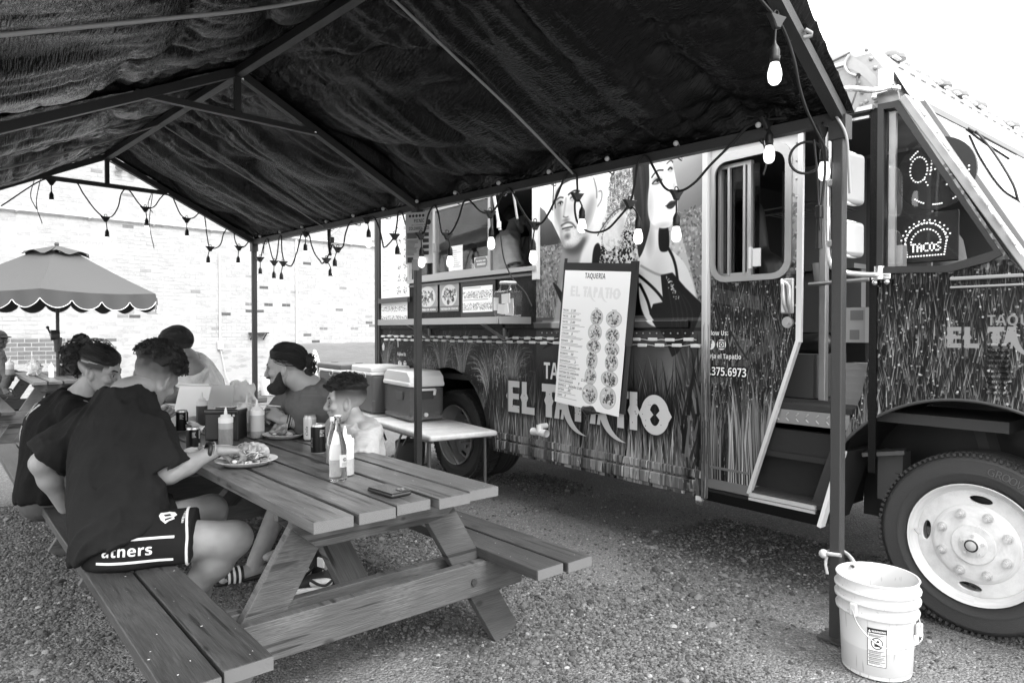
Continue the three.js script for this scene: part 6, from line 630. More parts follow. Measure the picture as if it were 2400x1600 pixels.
{ const t = thing('event_flyer', 'printed picnic flyer fixed to the top of the middle tent post', 'flyer', [-4.4, 2.05, -2.64], 0.55); part(t, 'sheet', uvFace(box(0.225, 0.38, 0.003), 0.225, 0.38), sheetM(360, 600, (c) => { c.fillStyle = S(196); c.fillRect(0, 0, 360, 600); c.fillStyle = S(50); for (let i = 0; i < 5; i++) { c.beginPath(); c.arc(60 + i * 44, 40, 17, 0, 7); c.fill(); } c.textAlign = 'center'; c.font = 'bold 58px sans-serif'; c.save(); c.translate(180, 120); c.scale(0.7, 1); c.fillText('PICNIC', 0, 0); c.restore(); c.font = 'italic 26px serif'; c.fillText('en Colombia de', 175, 155); c.font = 'bold 52px sans-serif'; c.save(); c.translate(180, 205); c.scale(0.68, 1); c.fillText('COLOMBIA 2025', 0, 0); c.restore(); c.beginPath(); c.arc(305, 120, 32, 0, 7); c.fill(); c.fillStyle = S(110); c.fillRect(20, 235, 130, 70); lines(c, 20, 325, 150, 13, 14, 90); for (let i = 0; i < 4; i++) { c.fillStyle = S(60); c.fillRect(230, 240 + i * 72, 80, 44); } c.fillStyle = S(70); c.fillRect(25, 525, 76, 60); }, 0.4)); part(t, 'clear_tape', box(0.06, 0.08, 0.002, -0.03, -0.2, 0.003), phys(0.8, 0.2, { transmission: 0.7, thickness: 0 })); }
// led signs in the cab window, cardboard box, cup
const glow = (v) => new THREE.MeshStandardMaterial({ color: G(0.8), emissive: G(1), emissiveIntensity: v, roughness: 0.5 });
function ledSign(name, label, pos, shape, dots) { const t = thing(name, label, 'led sign', pos); part(t, 'panel', shape, mat(0.012, 0.5)); part(t, 'led_dots', dots.map(([x, y]) => new THREE.IcosahedronGeometry(0.0045, 0).translate(x, y, 0.012)), glow(0.3), null, 'stuff'); return t; }
{ const d = [], lineD = (pts, n) => { let L = 0; const seg = pts.slice(1).map((p, i) => Math.hypot(p[0] - pts[i][0], p[1] - pts[i][1])); L = seg.reduce((a, b) => a + b, 0); for (let k = 0; k < n; k++) { let s = L * k / (n - 1); let i = 0; while (i < seg.length - 1 && s > seg[i]) s -= seg[i++]; const q = clamp(s / seg[i]); d.push([lerp(pts[i][0], pts[i + 1][0], q), lerp(pts[i][1], pts[i + 1][1], q)]); } };
  const el = (cx, cy, a, b, t0, t1, n) => Array.from({ length: n }, (_, i) => { const t = lerp(t0, t1, i / (n - 1)); return [cx + a * Math.cos(t), cy + b * Math.sin(t)]; });
  d.push(...el(-0.07, 0.03, 0.038, 0.06, 0, 6.1, 22)); lineD([[-0.045, -0.02], [-0.03, -0.05]], 3); lineD([[-0.02, 0.0], [-0.01, 0.085], [0.03, 0.08], [0.045, 0.05], [0.03, 0.02], [-0.015, 0.02]], 16); lineD([[0.1, 0.0], [0.055, 0.01], [0.05, -0.06], [0.1, -0.065]], 11); lineD([[0.05, -0.025], [0.085, -0.03]], 4); lineD([[0.115, -0.06], [0.115, 0.01], [0.14, -0.05], [0.14, 0.01]], 12);
  for (const [a, b] of [[2.2, 2.5], [1.65, 1.95], [4.0, 4.3], [4.6, 4.85], [5.2, 5.5]]) d.push(...el(0.01, -0.0, 0.145, 0.145, a, b, 5));
  ledSign('open_sign', 'round dark open sign of small lights in the cab side window', [-1.27, 2.1, -3.58], cyl(0.17, 0.17, 0.018, 0, 0, 0, 40).rotateX(Math.PI / 2), d);
  const e = []; d.length = 0; d.push(...el(0, -0.03, 0.09, 0.1, 0.1, 3.04, 22), ...el(0, -0.03, 0.065, 0.07, 0.2, 2.94, 14), ...Array.from({ length: 26 }, (_, i) => { const t = lerp(0.25, 2.9, i / 25), r = i % 2 ? 0.11 : 0.095; return [r * Math.cos(t), -0.03 + r * Math.sin(t) * 1.02]; })); lineD([[-0.088, -0.025], [-0.08, -0.085], [0.08, -0.085], [0.088, -0.025]], 24);
  const font = { T: [[0, 4], [1, 4], [2, 4], [1, 3], [1, 2], [1, 1], [1, 0]], A: [[0, 0], [0, 1], [0, 2], [0, 3], [1, 4], [2, 3], [2, 2], [2, 1], [2, 0], [1, 2]], C: [[2, 4], [1, 4], [0, 3], [0, 2], [0, 1], [1, 0], [2, 0]], O: [[1, 4], [0, 3], [0, 2], [0, 1], [1, 0], [2, 1], [2, 2], [2, 3]], S: [[2, 4], [1, 4], [0, 3], [1, 2], [2, 1], [1, 0], [0, 0]] }; [...'TACOS'].forEach((ch, i) => font[ch].forEach(([x, y]) => d.push([-0.062 + i * 0.027 + x * 0.0085, -0.062 + y * 0.0085])));
  ledSign('tacos_sign', 'square dark tacos sign of small lights below the open sign', [-1.3, 1.8, -3.56], rbox(0.27, 0.235, 0.016, 0.006), d); }
{ const t = thing('cardboard_box', 'cardboard carton with printing just inside the truck\'s doorway', 'box', [-1.63, 1.39, -3.66], 0.25); part(t, 'carton', box(0.14, 0.18, 0.16), mat(0.3, 0.8)); part(t, 'print', [box(0.06, 0.05, 0.002, -0.02, 0.05, 0.081), box(0.045, 0.05, 0.002, -0.03, -0.05, 0.081)], mat(0.14, 0.8)); part(t, 'tape', box(0.02, 0.18, 0.002, 0.03, 0, 0.0812), mat(0.38, 0.4)); }
lone('white_crate', merge([box(0.2, 0.22, 0.12), ...Array.from({ length: 5 }, (_, i) => box(0.205, 0.012, 0.125, 0, -0.08 + i * 0.04, 0))]), mat(0.25, 0.6), 'pale ribbed crate on the cab floor beneath the cardboard carton', 'crate', null, [-1.62, 1.08, -3.7]);
lone('paper_cup', lathe([[0, 0], [0.03, 0], [0.042, 0.11], [0.044, 0.112], [0.04, 0.11], [0.028, 0.004], [0, 0.004]], 24), mat(0.5, 0.6), 'grey paper cup on the rail inside the open doorway', 'cup', null, [-1.98, 1.64, -3.88]);
lone('paper_stack', box(0.06, 0.1, 0.05), mat(0.4, 0.8), 'small stack of papers in the corner of the cab window', 'papers', null, [-1.41, 1.72, -3.52]);

// ---------- by the wall ----------
{ const t = thing('bucket', 'white pail standing on the ground by the brick wall', 'bucket', [-14.5, 0, -5.0]); part(t, 'pail', lathe([[0, 0], [0.14, 0], [0.17, 0.42], [0.175, 0.44], [0.16, 0.44], [0.135, 0.02]], 28), mat(0.78, 0.5, { side: THREE.DoubleSide })); part(t, 'rim', new THREE.TorusGeometry(0.172, 0.01, 6, 28).rotateX(Math.PI / 2).translate(0, 0.43, 0), white); }
{ const t = thing('stick_bundle', 'bundle of pale sticks leaning together like a teepee by the grey wall', 'sticks', [-12.0, 0, -5.0]); for (let i = 0; i < 16; i++) { const a = i * 0.39, r = rr(0.2, 0.32); part(t, 'stick', rod([r * Math.cos(a), 0, r * Math.sin(a)], [rr(-0.03, 0.03), rr(0.9, 1.02), rr(-0.03, 0.03)], rr(0.012, 0.018), 6), mat(rr(0.55, 0.78), 0.8)); } }
{ const l = []; for (let i = 0; i < 700; i++) { const s = rr(-4, 6), d = rr(0.1, 1.6), x = -15.76 + 0.1063 * s + 0.9943 * d, z = -5.16 + 0.9943 * s - 0.1063 * d; l.push(new THREE.PlaneGeometry(rr(0.05, 0.14), rr(0.02, 0.06)).rotateX(-Math.PI / 2 + rr(-0.7, 0.7)).rotateY(rr(0, 6)).translate(x, 0.03 + rr(0, 0.05), z)); } lone('dead_leaves', merge(l), mat(0.3, 0.9, { side: THREE.DoubleSide }), 'scattered dead leaves and twigs along the foot of the brick wall', 'leaves').userData.kind = 'stuff'; }
lone('grate', rbox(0.6, 0.1, 0.4, 0.02), mat(0.05, 0.7), 'dark flat block lying on the ground near the far tent post', 'block', null, [-13.4, 0.05, -4.3]);

// ---------- string lights ----------
const cable = mat(0.012, 0.6), socketM = mat(0.014, 0.45);
const lampM = new THREE.MeshStandardMaterial({ color: G(0.85), emissive: G(1), emissiveIntensity: 0.75, roughness: 0.25 });
const sockG = lathe([[0.004, 0], [0.006, -0.012], [0.016, -0.03], [0.0195, -0.042], [0.0195, -0.062], [0.021, -0.064], [0.021, -0.072], [0.0195, -0.074], [0.0195, -0.09], [0, -0.09]].reverse(), 20), bulbG = lathe([[0.0165, -0.088], [0.02, -0.1], [0.0265, -0.125], [0.0275, -0.142], [0.024, -0.163], [0.014, -0.175], [0, -0.178]].reverse(), 22);
const teeG = merge([extr(poly([[-0.04, 0.012], [0.04, 0.012], [0.02, -0.012], [0.009, -0.032], [-0.009, -0.032], [-0.02, -0.012]]), 0.016, 0.004).translate(0, 0, -0.008), new THREE.TorusGeometry(0.011, 0.003, 6, 14).translate(0, 0.022, 0)]);
function lamp(string, tee, top, dark) { const g = new THREE.Group(); g.name = 'lamp'; string.add(g); const [tx, ty, tz] = tee, [x, y, z] = top, o = string.position, k = 0.92; g.position.set(x - o.x, y - o.y, z - o.z);
  const ha = part(g, 'socket', sockG.clone().scale(k, k, k), socketM), b = part(g, 'bulb', bulbG.clone().scale(k, k, k), dark ? mat(0.7, 0.2) : lampM); part(g, 'connector', teeG.clone().rotateY(1.4).translate(tx - x, ty - y, tz - z), socketM); part(g, 'drop_wire', tube([[tx - x, ty - y - 0.02, tz - z], [(tx - x) * 0.55, (ty - y) * 0.5, (tz - z) * 0.5], [0, -0.005, 0]], 0.0045, 10), cable); return g; }
const dz = (p, d = 0.05) => [p[0] + 0.005, p[1], p[2] + d];
const GC = [[-7.05,2.39,-0.24],[-7.08,2.65,-0.53],[-7.09,2.67,-0.6],[-7.1,2.66,-0.69],[-7.11,2.67,-0.77],[-7.11,2.57,-0.83],[-7.12,2.43,-0.93],[-7.13,2.38,-1],[-7.14,2.4,-1.05],[-7.14,2.49,-1.1],[-7.14,2.62,-1.13],[-7.15,2.67,-1.17],[-7.15,2.65,-1.2],[-7.16,2.54,-1.28],[-7.17,2.51,-1.33],[-7.17,2.53,-1.4],[-7.18,2.62,-1.46],[-7.19,2.68,-1.52],[-7.19,2.67,-1.56],[-7.19,2.6,-1.59],[-7.2,2.48,-1.65],[-7.21,2.46,-1.7],[-7.21,2.47,-1.76],[-7.22,2.52,-1.81],[-7.22,2.56,-1.85],[-7.22,2.48,-1.87],[-7.22,2.3,-1.89],[-7.23,2.19,-1.92],[-7.23,2.19,-1.97],[-7.24,2.23,-2.02],[-7.24,2.36,-2.06],[-7.25,2.42,-2.12],[-7.25,2.39,-2.15],[-7.25,2.28,-2.17],[-7.26,2.22,-2.21],[-7.26,2.23,-2.26],[-7.27,2.29,-2.31],[-7.27,2.33,-2.33]];
const EC1 = [[-7.25,2.18,-2.37],[-7.19,2.11,-2.38],[-7.1,2.08,-2.39],[-7.05,2.11,-2.39],[-6.99,2.23,-2.4],[-6.92,2.29,-2.41],[-6.86,2.22,-2.41],[-6.79,2.08,-2.42],[-6.75,2.05,-2.43],[-6.7,2.1,-2.43],[-6.65,2.29,-2.44],[-6.61,2.28,-2.44],[-6.59,2.13,-2.44],[-6.55,2.02,-2.45],[-6.48,1.99,-2.45],[-6.4,1.98,-2.46],[-6.34,2.04,-2.47],[-6.27,2.16,-2.48],[-6.19,2.26,-2.48],[-6.13,2.27,-2.49],[-6.07,2.24,-2.5],[-6.01,2.14,-2.5],[-5.95,2.05,-2.51],[-5.87,1.99,-2.52],[-5.82,1.96,-2.52],[-5.75,2,-2.53],[-5.69,2.06,-2.54],[-5.65,2.11,-2.54],[-5.6,2.08,-2.55],[-5.55,2.07,-2.55],[-5.48,2.08,-2.56],[-5.43,2.18,-2.56],[-5.37,2.27,-2.57],[-5.33,2.28,-2.57]];
const EC2 = [[-5.08,2.28,-2.6],[-5.02,2.28,-2.61],[-4.93,2.2,-2.61],[-4.88,2.06,-2.62],[-4.86,2.02,-2.62],[-4.8,2.04,-2.63],[-4.72,2.1,-2.64],[-4.69,2.17,-2.64],[-4.65,2.28,-2.64],[-4.63,2.27,-2.65],[-4.56,2.16,-2.65],[-4.48,2.09,-2.66],[-4.41,2.07,-2.67],[-4.35,2.09,-2.68],[-4.29,2.21,-2.68],[-4.23,2.27,-2.69],[-4.18,2.22,-2.69],[-4.13,2.05,-2.7],[-4.07,2.04,-2.7],[-4.04,2.05,-2.71],[-3.96,2.14,-2.72],[-3.89,2.25,-2.72],[-3.86,2.26,-2.73],[-3.81,2.23,-2.73],[-3.72,2.16,-2.74],[-3.63,2.14,-2.75],[-3.58,2.17,-2.76],[-3.51,2.25,-2.76],[-3.47,2.28,-2.77],[-3.42,2.25,-2.77],[-3.36,2.15,-2.78],[-3.28,2.05,-2.79],[-3.22,2.02,-2.79],[-3.18,2.02,-2.8],[-3.12,2.06,-2.8],[-3.05,2.16,-2.81],[-2.97,2.29,-2.82],[-2.94,2.3,-2.82],[-2.9,2.28,-2.83],[-2.89,2.22,-2.83],[-2.89,2.16,-2.83],[-2.91,2.1,-2.83],[-2.89,2,-2.83],[-2.82,1.94,-2.83],[-2.75,1.92,-2.84],[-2.67,1.93,-2.85],[-2.6,1.98,-2.86],[-2.52,2.06,-2.87],[-2.49,2.14,-2.87],[-2.46,2.27,-2.87],[-2.44,2.3,-2.88],[-2.41,2.29,-2.88],[-2.35,2.2,-2.88],[-2.3,2.11,-2.89],[-2.25,2.08,-2.89],[-2.23,2.08,-2.9],[-2.18,2.08,-2.9],[-2.12,2.11,-2.91],[-2.04,2.18,-2.92],[-1.93,2.26,-2.93],[-1.84,2.33,-2.94],[-1.78,2.34,-2.94],[-1.66,2.33,-2.96]];
const GL = [[-7.09,2.65,-0.59],[-7.09,2.57,-0.59],[-7.13,2.38,-1],[-7.13,2.29,-1.01],[-7.17,2.51,-1.33],[-7.17,2.43,-1.34],[-7.21,2.45,-1.7],[-7.21,2.37,-1.7],[-7.23,2.19,-1.92],[-7.23,2.12,-1.9],[-7.26,2.22,-2.21],[-7.26,2.14,-2.2]];
const EL = [[-7.07,2.1,-2.39],[-7.07,2.02,-2.39],[-6.75,2.04,-2.42],[-6.76,1.96,-2.42],[-6.56,2.02,-2.44],[-6.61,1.94,-2.44],[-6.12,2.26,-2.49],[-6.13,2.18,-2.49],[-5.75,1.99,-2.53],[-5.69,1.92,-2.54],[-5.56,2.07,-2.55],[-5.6,2,-2.54],[-5.11,2.27,-2.6],[-5.08,2.2,-2.6],[-4.72,2.1,-2.64],[-4.68,2.03,-2.64],[-4.38,2.07,-2.67],[-4.37,1.99,-2.67],[-4.07,2.04,-2.7],[-4.05,1.97,-2.71],[-3.63,2.14,-2.75],[-3.62,2.06,-2.75],[-3.22,2.02,-2.79],[-3.24,1.94,-2.79],[-2.89,2.15,-2.83],[-2.85,2.09,-2.83],[-2.52,2.06,-2.87],[-2.46,1.99,-2.87],[-2.23,2.07,-2.9],[-2.23,1.98,-2.9],[-1.75,2.33,-2.95],[-1.74,2.3,-2.95],[-1.5,2.24,-2.97],[-1.49,2.18,-2.97]];
{ const s1 = thing('string_lights', 'string of round bulbs looped along the far gable of the tent', 'string lights', [-7.2, 2.3, -1.4]);
  wpart(s1, 'cable', tube(GC, 0.006, 260, 6), cable); for (let i = 0; i < GL.length; i += 2) lamp(s1, GL[i], GL[i + 1]);
  const s2 = thing('string_lights', 'string of round bulbs drooping along the tent\'s eave beside the truck', 'string lights', [-4.46, 2.3, -2.665]);
  wpart(s2, 'cable', tube(EC1.map((p) => dz(p, 0.03)), 0.0065, 220, 6), cable); wpart(s2, 'cable', tube(EC2.map((p) => dz(p, 0.03)), 0.0065, 420, 6), cable); wpart(s2, 'plug', [rod([-5.69, 2.25, -2.5], [-5.68, 2.1, -2.5], 0.016, 10), rod([-5.69, 2.1, -2.5], [-5.66, 2.02, -2.5], 0.012, 8), rbox(0.04, 0.05, 0.03, 0.006, -5.63, 2.15, -2.5)], socketM);
  for (let i = 0; i < EL.length; i += 2) lamp(s2, dz(EL[i], 0.03), dz(EL[i + 1], 0.03));
  const s3 = thing('string_lights', 'cord with one big bulb hanging at the near tent edge under the sky', 'string lights', [-1.37, 2.4, -2.35]);
  wpart(s3, 'cable', tube([[-1.35, 2.62, -2.0], [-1.36, 2.54, -2.23], [-1.37, 2.52, -2.33], [-1.37, 2.51, -2.35], [-1.37, 2.5, -2.38], [-1.38, 2.45, -2.46], [-1.38, 2.39, -2.5], [-1.39, 2.32, -2.55], [-1.4, 2.25, -2.62], [-1.41, 2.19, -2.71], [-1.44, 2.14, -2.85], [-1.47, 2.1, -2.92]], 0.006, 70), cable); lamp(s3, [-1.37, 2.51, -2.35], [-1.37, 2.43, -2.34]);
  wpart(s3, 'cord_coil', [new THREE.TorusGeometry(0.07, 0.006, 8, 30).rotateY(0.5).translate(-1.56, 2.13, -2.93), tube([[-1.5, 2.2, -2.93], [-1.47, 2.1, -2.92], [-1.49, 1.9, -2.93], [-1.495, 1.75, -2.93], [-1.49, 1.72, -2.93]], 0.006), tube([[-1.52, 2.2, -2.92], [-1.5, 2.05, -2.91], [-1.5, 1.95, -2.92], [-1.49, 1.8, -2.92]], 0.0045)], cable); wpart(s3, 'plug', [rbox(0.03, 0.06, 0.03, 0.008, -1.5, 1.88, -2.93), rod([-1.5, 1.86, -2.93], [-1.5, 1.72, -2.93], 0.012)], socketM);
}

const JOINTS = {
  p1: {pel: [-3.110, 0.516, -0.480], chest: [-3.263, 0.868, -0.489], neck: [-3.260, 1.103, -0.531], head: [-3.277, 1.162, -0.639], lsh: [-3.415, 0.938, -0.398], rsh: [-3.155, 0.939, -0.595], lel: [-3.458, 0.806, -0.245], lwr: [-3.539, 0.587, -0.330], rel: [-3.102, 0.769, -0.657], rwr: [-3.127, 0.837, -0.851], lhip: [-3.270, 0.490, -0.472], rhip: [-3.095, 0.498, -0.530], lkn: [-3.288, 0.539, -0.866], rkn: [-2.950, 0.490, -0.871], lan: [-3.289, 0.110, -0.823], ran: [-3.155, 0.155, -0.670], hand: [-3.138, 0.815, -0.932]},
  p2: {pel: [-4.475, 0.523, -0.344], chest: [-4.455, 0.814, -0.376], neck: [-4.365, 1.011, -0.494], head: [-4.308, 1.144, -0.568], lsh: [-4.668, 0.928, -0.482], rsh: [-4.231, 0.926, -0.467], lel: [-4.609, 0.689, -0.709], lwr: [-4.520, 0.809, -0.903], rel: [-4.122, 0.719, -0.598], rwr: [-4.166, 0.833, -0.785], lhip: [-4.643, 0.492, -0.357], rhip: [-4.394, 0.525, -0.349], lkn: [-4.518, 0.448, -0.737], rkn: [-4.220, 0.481, -0.709], lan: [-4.562, 0.066, -0.832], ran: [-4.331, 0.080, -0.800]},
  p3: {pel: [-3.831, 0.553, -1.756], chest: [-3.846, 0.858, -1.617], neck: [-3.817, 1.047, -1.546], head: [-3.849, 1.158, -1.429], lsh: [-3.766, 0.960, -1.576], rsh: [-4.061, 0.958, -1.559], lel: [-3.781, 0.800, -1.633], lwr: [-3.855, 0.851, -1.414], rel: [-4.140, 0.776, -1.456], rwr: [-4.155, 0.822, -1.359], lhip: [-3.722, 0.548, -1.733], rhip: [-3.971, 0.523, -1.820], lkn: [-3.796, 0.519, -1.480], rkn: [-4.056, 0.491, -1.554], lan: [-3.709, 0.208, -1.420], ran: [-3.805, 0.048, -1.217], hand: [-3.837, 0.944, -1.279]},
  p4: {pel: [-3.430, 0.528, -1.697], chest: [-3.403, 0.724, -1.654], neck: [-3.383, 0.880, -1.620], head: [-3.351, 0.993, -1.566], lsh: [-3.233, 0.834, -1.630], rsh: [-3.561, 0.814, -1.620], lel: [-3.129, 0.708, -1.549], lwr: [-3.196, 0.676, -1.465], rel: [-3.534, 0.692, -1.570], rwr: [-3.516, 0.666, -1.513], lhip: [-3.340, 0.537, -1.665], rhip: [-3.529, 0.518, -1.733], lkn: [-3.329, 0.484, -1.502], rkn: [-3.499, 0.458, -1.529], lan: [-3.352, 0.140, -1.464], ran: [-3.564, 0.123, -1.439]},
  p5: {pel: [-5.513, 0.678, -1.419], chest: [-5.381, 0.950, -1.351], neck: [-5.331, 1.153, -1.259], head: [-5.332, 1.247, -1.180], lsh: [-5.146, 1.090, -1.248], rsh: [-5.576, 1.093, -1.271], lel: [-5.141, 0.924, -1.171], lwr: [-5.201, 0.885, -1.094], rel: [-5.624, 0.909, -1.207], rwr: [-5.489, 0.876, -1.135], lhip: [-5.397, 0.675, -1.404], rhip: [-5.672, 0.658, -1.460], lkn: [-5.398, 0.657, -1.242], rkn: [-5.635, 0.645, -1.267], lan: [-5.394, 0.313, -1.239], ran: [-5.631, 0.288, -1.263]},
  p6: {pel: [-11.350, 0.420, -1.326], chest: [-11.304, 0.817, -1.313], neck: [-11.282, 1.017, -1.297], head: [-11.291, 1.174, -1.258], lsh: [-11.125, 0.942, -1.380], rsh: [-11.463, 0.936, -1.198], lel: [-10.947, 0.684, -1.356], lwr: [-11.076, 0.714, -1.196], rel: [-11.367, 0.670, -1.151], rwr: [-11.305, 0.707, -1.069], lhip: [-11.214, 0.418, -1.335], rhip: [-11.505, 0.398, -1.291], lkn: [-11.109, 0.420, -1.147], rkn: [-11.383, 0.400, -1.124], lan: [-11.104, 0.038, -1.143], ran: [-11.378, 0.010, -1.121]},
  p7: {pel: [-12.454, 0.370, -0.266], chest: [-12.542, 0.779, -0.327], neck: [-12.514, 1.048, -0.368], head: [-12.497, 1.235, -0.395], lsh: [-12.811, 0.946, -0.315], rsh: [-12.185, 0.952, -0.377], lel: [-12.688, 0.691, -0.462], lwr: [-12.585, 0.742, -0.592], rel: [-11.919, 0.700, -0.463], rwr: [-11.706, 0.567, -0.406], lhip: [-12.643, 0.336, -0.270], rhip: [-12.246, 0.367, -0.286], lkn: [-12.488, 0.319, -0.542], rkn: [-12.109, 0.319, -0.535], lan: [-12.464, -0.060, -0.563], ran: [-12.086, -0.049, -0.556]},
  p8: {pel: [-5.128, 1.705, -4.005], chest: [-5.117, 2.071, -4.027], neck: [-5.085, 2.294, -4.074], head: [-5.063, 2.420, -4.104], lsh: [-5.292, 2.239, -4.133], rsh: [-4.937, 2.159, -3.935], lel: [-5.172, 2.009, -4.278], lwr: [-5.187, 2.267, -4.345], rel: [-4.865, 1.919, -3.938], rwr: [-4.902, 1.900, -4.132], lhip: [-5.207, 1.669, -4.066], rhip: [-5.044, 1.660, -3.949], lkn: [-5.189, 1.298, -4.079], rkn: [-5.024, 1.300, -3.964], lan: [-5.186, 1.030, -4.076], ran: [-5.021, 1.040, -3.962]}
};

// ---------- people ----------
const av = (a, b, t = 0.5) => [lerp(a[0], b[0], t), lerp(a[1], b[1], t), lerp(a[2], b[2], t)], sub = (a, b) => [a[0] - b[0], a[1] - b[1], a[2] - b[2]], add = (a, b, k = 1) => [a[0] + b[0] * k, a[1] + b[1] * k, a[2] + b[2] * k], unit = (a) => { const l = Math.hypot(...a) || 1; return [a[0] / l, a[1] / l, a[2] / l]; }, cross = (a, b) => [a[1] * b[2] - a[2] * b[1], a[2] * b[0] - a[0] * b[2], a[0] * b[1] - a[1] * b[0]], dot = (a, b) => a[0] * b[0] + a[1] * b[1] + a[2] * b[2];
const FW = [-0.7804, 0, -0.6252], RT = [0.6252, 0, -0.7804]; // level directions used to aim heads and trunks
const dirOf = (r, f, u = 0) => unit([RT[0] * r + FW[0] * f, u, RT[2] * r + FW[2] * f]);
const bounds = (pts, m) => { const lo = [1e9, 1e9, 1e9], hi = [-1e9, -1e9, -1e9]; for (const p of pts) for (let i = 0; i < 3; i++) { lo[i] = Math.min(lo[i], p[i] - m); hi[i] = Math.max(hi[i], p[i] + m); } return [lo, hi]; };
function headField(o) { // +z the face, +y up, metres
  const c = [ell([0, 0.036, -0.014], [0.074, 0.084, 0.096]), ell([0, -0.012, 0.03], [0.06, 0.085, 0.058]), ell([0, -0.072, 0.034], [0.047, 0.036, 0.046])];
  let f = join(0.035, ...c); const jaw = join(0.03, cap([0.05, -0.045, 0.0], [0.02, -0.096, 0.06], 0.017, 0.015), cap([-0.05, -0.045, 0.0], [-0.02, -0.096, 0.06], 0.017, 0.015), cap([-0.014, -0.099, 0.064], [0.014, -0.099, 0.064], 0.0165)); f = join(0.028, f, jaw);
  f = join(0.018, f, cap([-0.045, 0.018, 0.07], [0, 0.016, 0.086], 0.01), cap([0.045, 0.018, 0.07], [0, 0.016, 0.086], 0.01), ell([0.042, -0.03, 0.068], [0.022, 0.018, 0.018]), ell([-0.042, -0.03, 0.068], [0.022, 0.018, 0.018]));
  for (const s of [-1, 1]) f = cut(f, ell([s * 0.031, -0.002, 0.096], [0.02, 0.012, 0.017]), 0.012);
  f = join(0.01, f, cap([0, 0.008, 0.09], [0, -0.033, 0.112], 0.0085, 0.0115), ell([0, -0.04, 0.1], [0.02, 0.0095, 0.013]));
  f = join(0.006, f, cap([-0.02, -0.064, 0.084], [0.0, -0.0595, 0.0965], 0.0055, 0.0065), cap([0.02, -0.064, 0.084], [0.0, -0.0595, 0.0965], 0.0055, 0.0065), cap([-0.016, -0.0725, 0.085], [0.016, -0.0725, 0.085], 0.0065), ell([0, -0.073, 0.092], [0.014, 0.007, 0.006]));
  f = o.mouth ? cut(f, ell([0, -0.0672, 0.094], [0.019, 0.0085, 0.02]), 0.003) : cut(f, cap([-0.019, -0.067, 0.094], [0.019, -0.067, 0.094], 0.0016), 0.003);
  for (const s of [-1, 1]) { const e = ell([s * 0.077, -0.012, -0.006], [0.0095, 0.032, 0.019]), g = cut((x, y, z) => e(x - s * (z + 0.006) * -0.35, y, z - (y + 0.012) * -0.18), ell([s * 0.086, -0.006, -0.001], [0.007, 0.02, 0.011]), 0.004); f = join(0.006, f, g, cap([s * 0.072, -0.04, 0.002], [s * 0.074, -0.03, 0.004], 0.007)); }
  return f;
}
const fingerLen = [1, 1.1, 1.02, 0.8];
function handField(w, F, N, S2, curl, o = {}) { // w wrist, F along the hand, N out of the palm, S2 towards the thumb
  const at = (f, s, n) => add(add(add(w, F, f), S2, s), N, n), q = [], kn = []; const k = o.size ?? 1;
  for (let i = 0; i < 4; i++) { const K = at(0.088 * k * [0.97, 1, 0.97, 0.9][i], (0.03 - 0.021 * i) * k, -0.004 * k * Math.abs(i - 1.2)); kn.push(K); q.push(cap(at(0.005, (0.016 - 0.011 * i) * k, 0), K, 0.0145 * k, 0.0115 * k)); }
  let f = join(0.022, q); const fs = [];
  for (let i = 0; i < 4; i++) { let p = kn[i], a = 0; const L = [0.043, 0.027, 0.021].map((v) => v * k * fingerLen[i]), r = [0.0098, 0.0088, 0.0078, 0.0066].map((v) => v * k * (i === 3 ? 0.88 : 1)); const seg = []; for (let j = 0; j < 3; j++) { a += (Array.isArray(curl[0]) ? curl[i] : curl)[j]; const d = add(add([0, 0, 0], F, Math.cos(a)), add([0, 0, 0], N, Math.sin(a))), e = add(add(p, d, L[j]), S2, (o.pinch ?? 0) * (i - 1.5) * 0.006); seg.push(cap(p, e, r[j], r[j + 1])); p = e; } fs.push(join(0.003, seg)); }
  const th = o.thumb ?? [[0.022, 0.02, 0.006], [0.052, 0.044, 0.02], [0.082, 0.046, 0.034], [0.102, 0.036, 0.046]], T = th.map(([a, b, c]) => at(a * k, b * k, c * k)); const tf = join(0.006, cap(T[0], T[1], 0.0155 * k, 0.0125 * k), cap(T[1], T[2], 0.0115 * k, 0.0105 * k), cap(T[2], T[3], 0.0105 * k, 0.0085 * k));
  for (const g of fs) f = join(0.005, f, g); return join(0.01, f, tf);
}
const place = (g, c, m, s) => { const M4 = new THREE.Matrix4().makeBasis(V(...m[0]), V(...m[1]), V(...m[2])).scale(V(s, s, s)).setPosition(V(...c)); return g.applyMatrix4(M4); };
const skinTex = rep(blotch, 5, 5);
const foldsOf = (k, dir, a = 0.006) => { const d = unit(dir), u = unit(cross(d, [0.3, 0.2, 0.9])), v = cross(d, u); return (x, y, z) => { const l = dot([x, y, z], d), p = dot([x, y, z], u), q = dot([x, y, z], v), w = noise(p * 14 + 1.2 * noise(l * 4, q * 4, k), l * 2.5 + k, q * 12), w2 = noise(p * 30 + k, l * 6, q * 28); return Math.max(-0.0025, a * (1.3 * (1 - Math.abs(w)) ** 3 + 0.5 * (1 - Math.abs(w2)) ** 2 - 0.5)); }; };
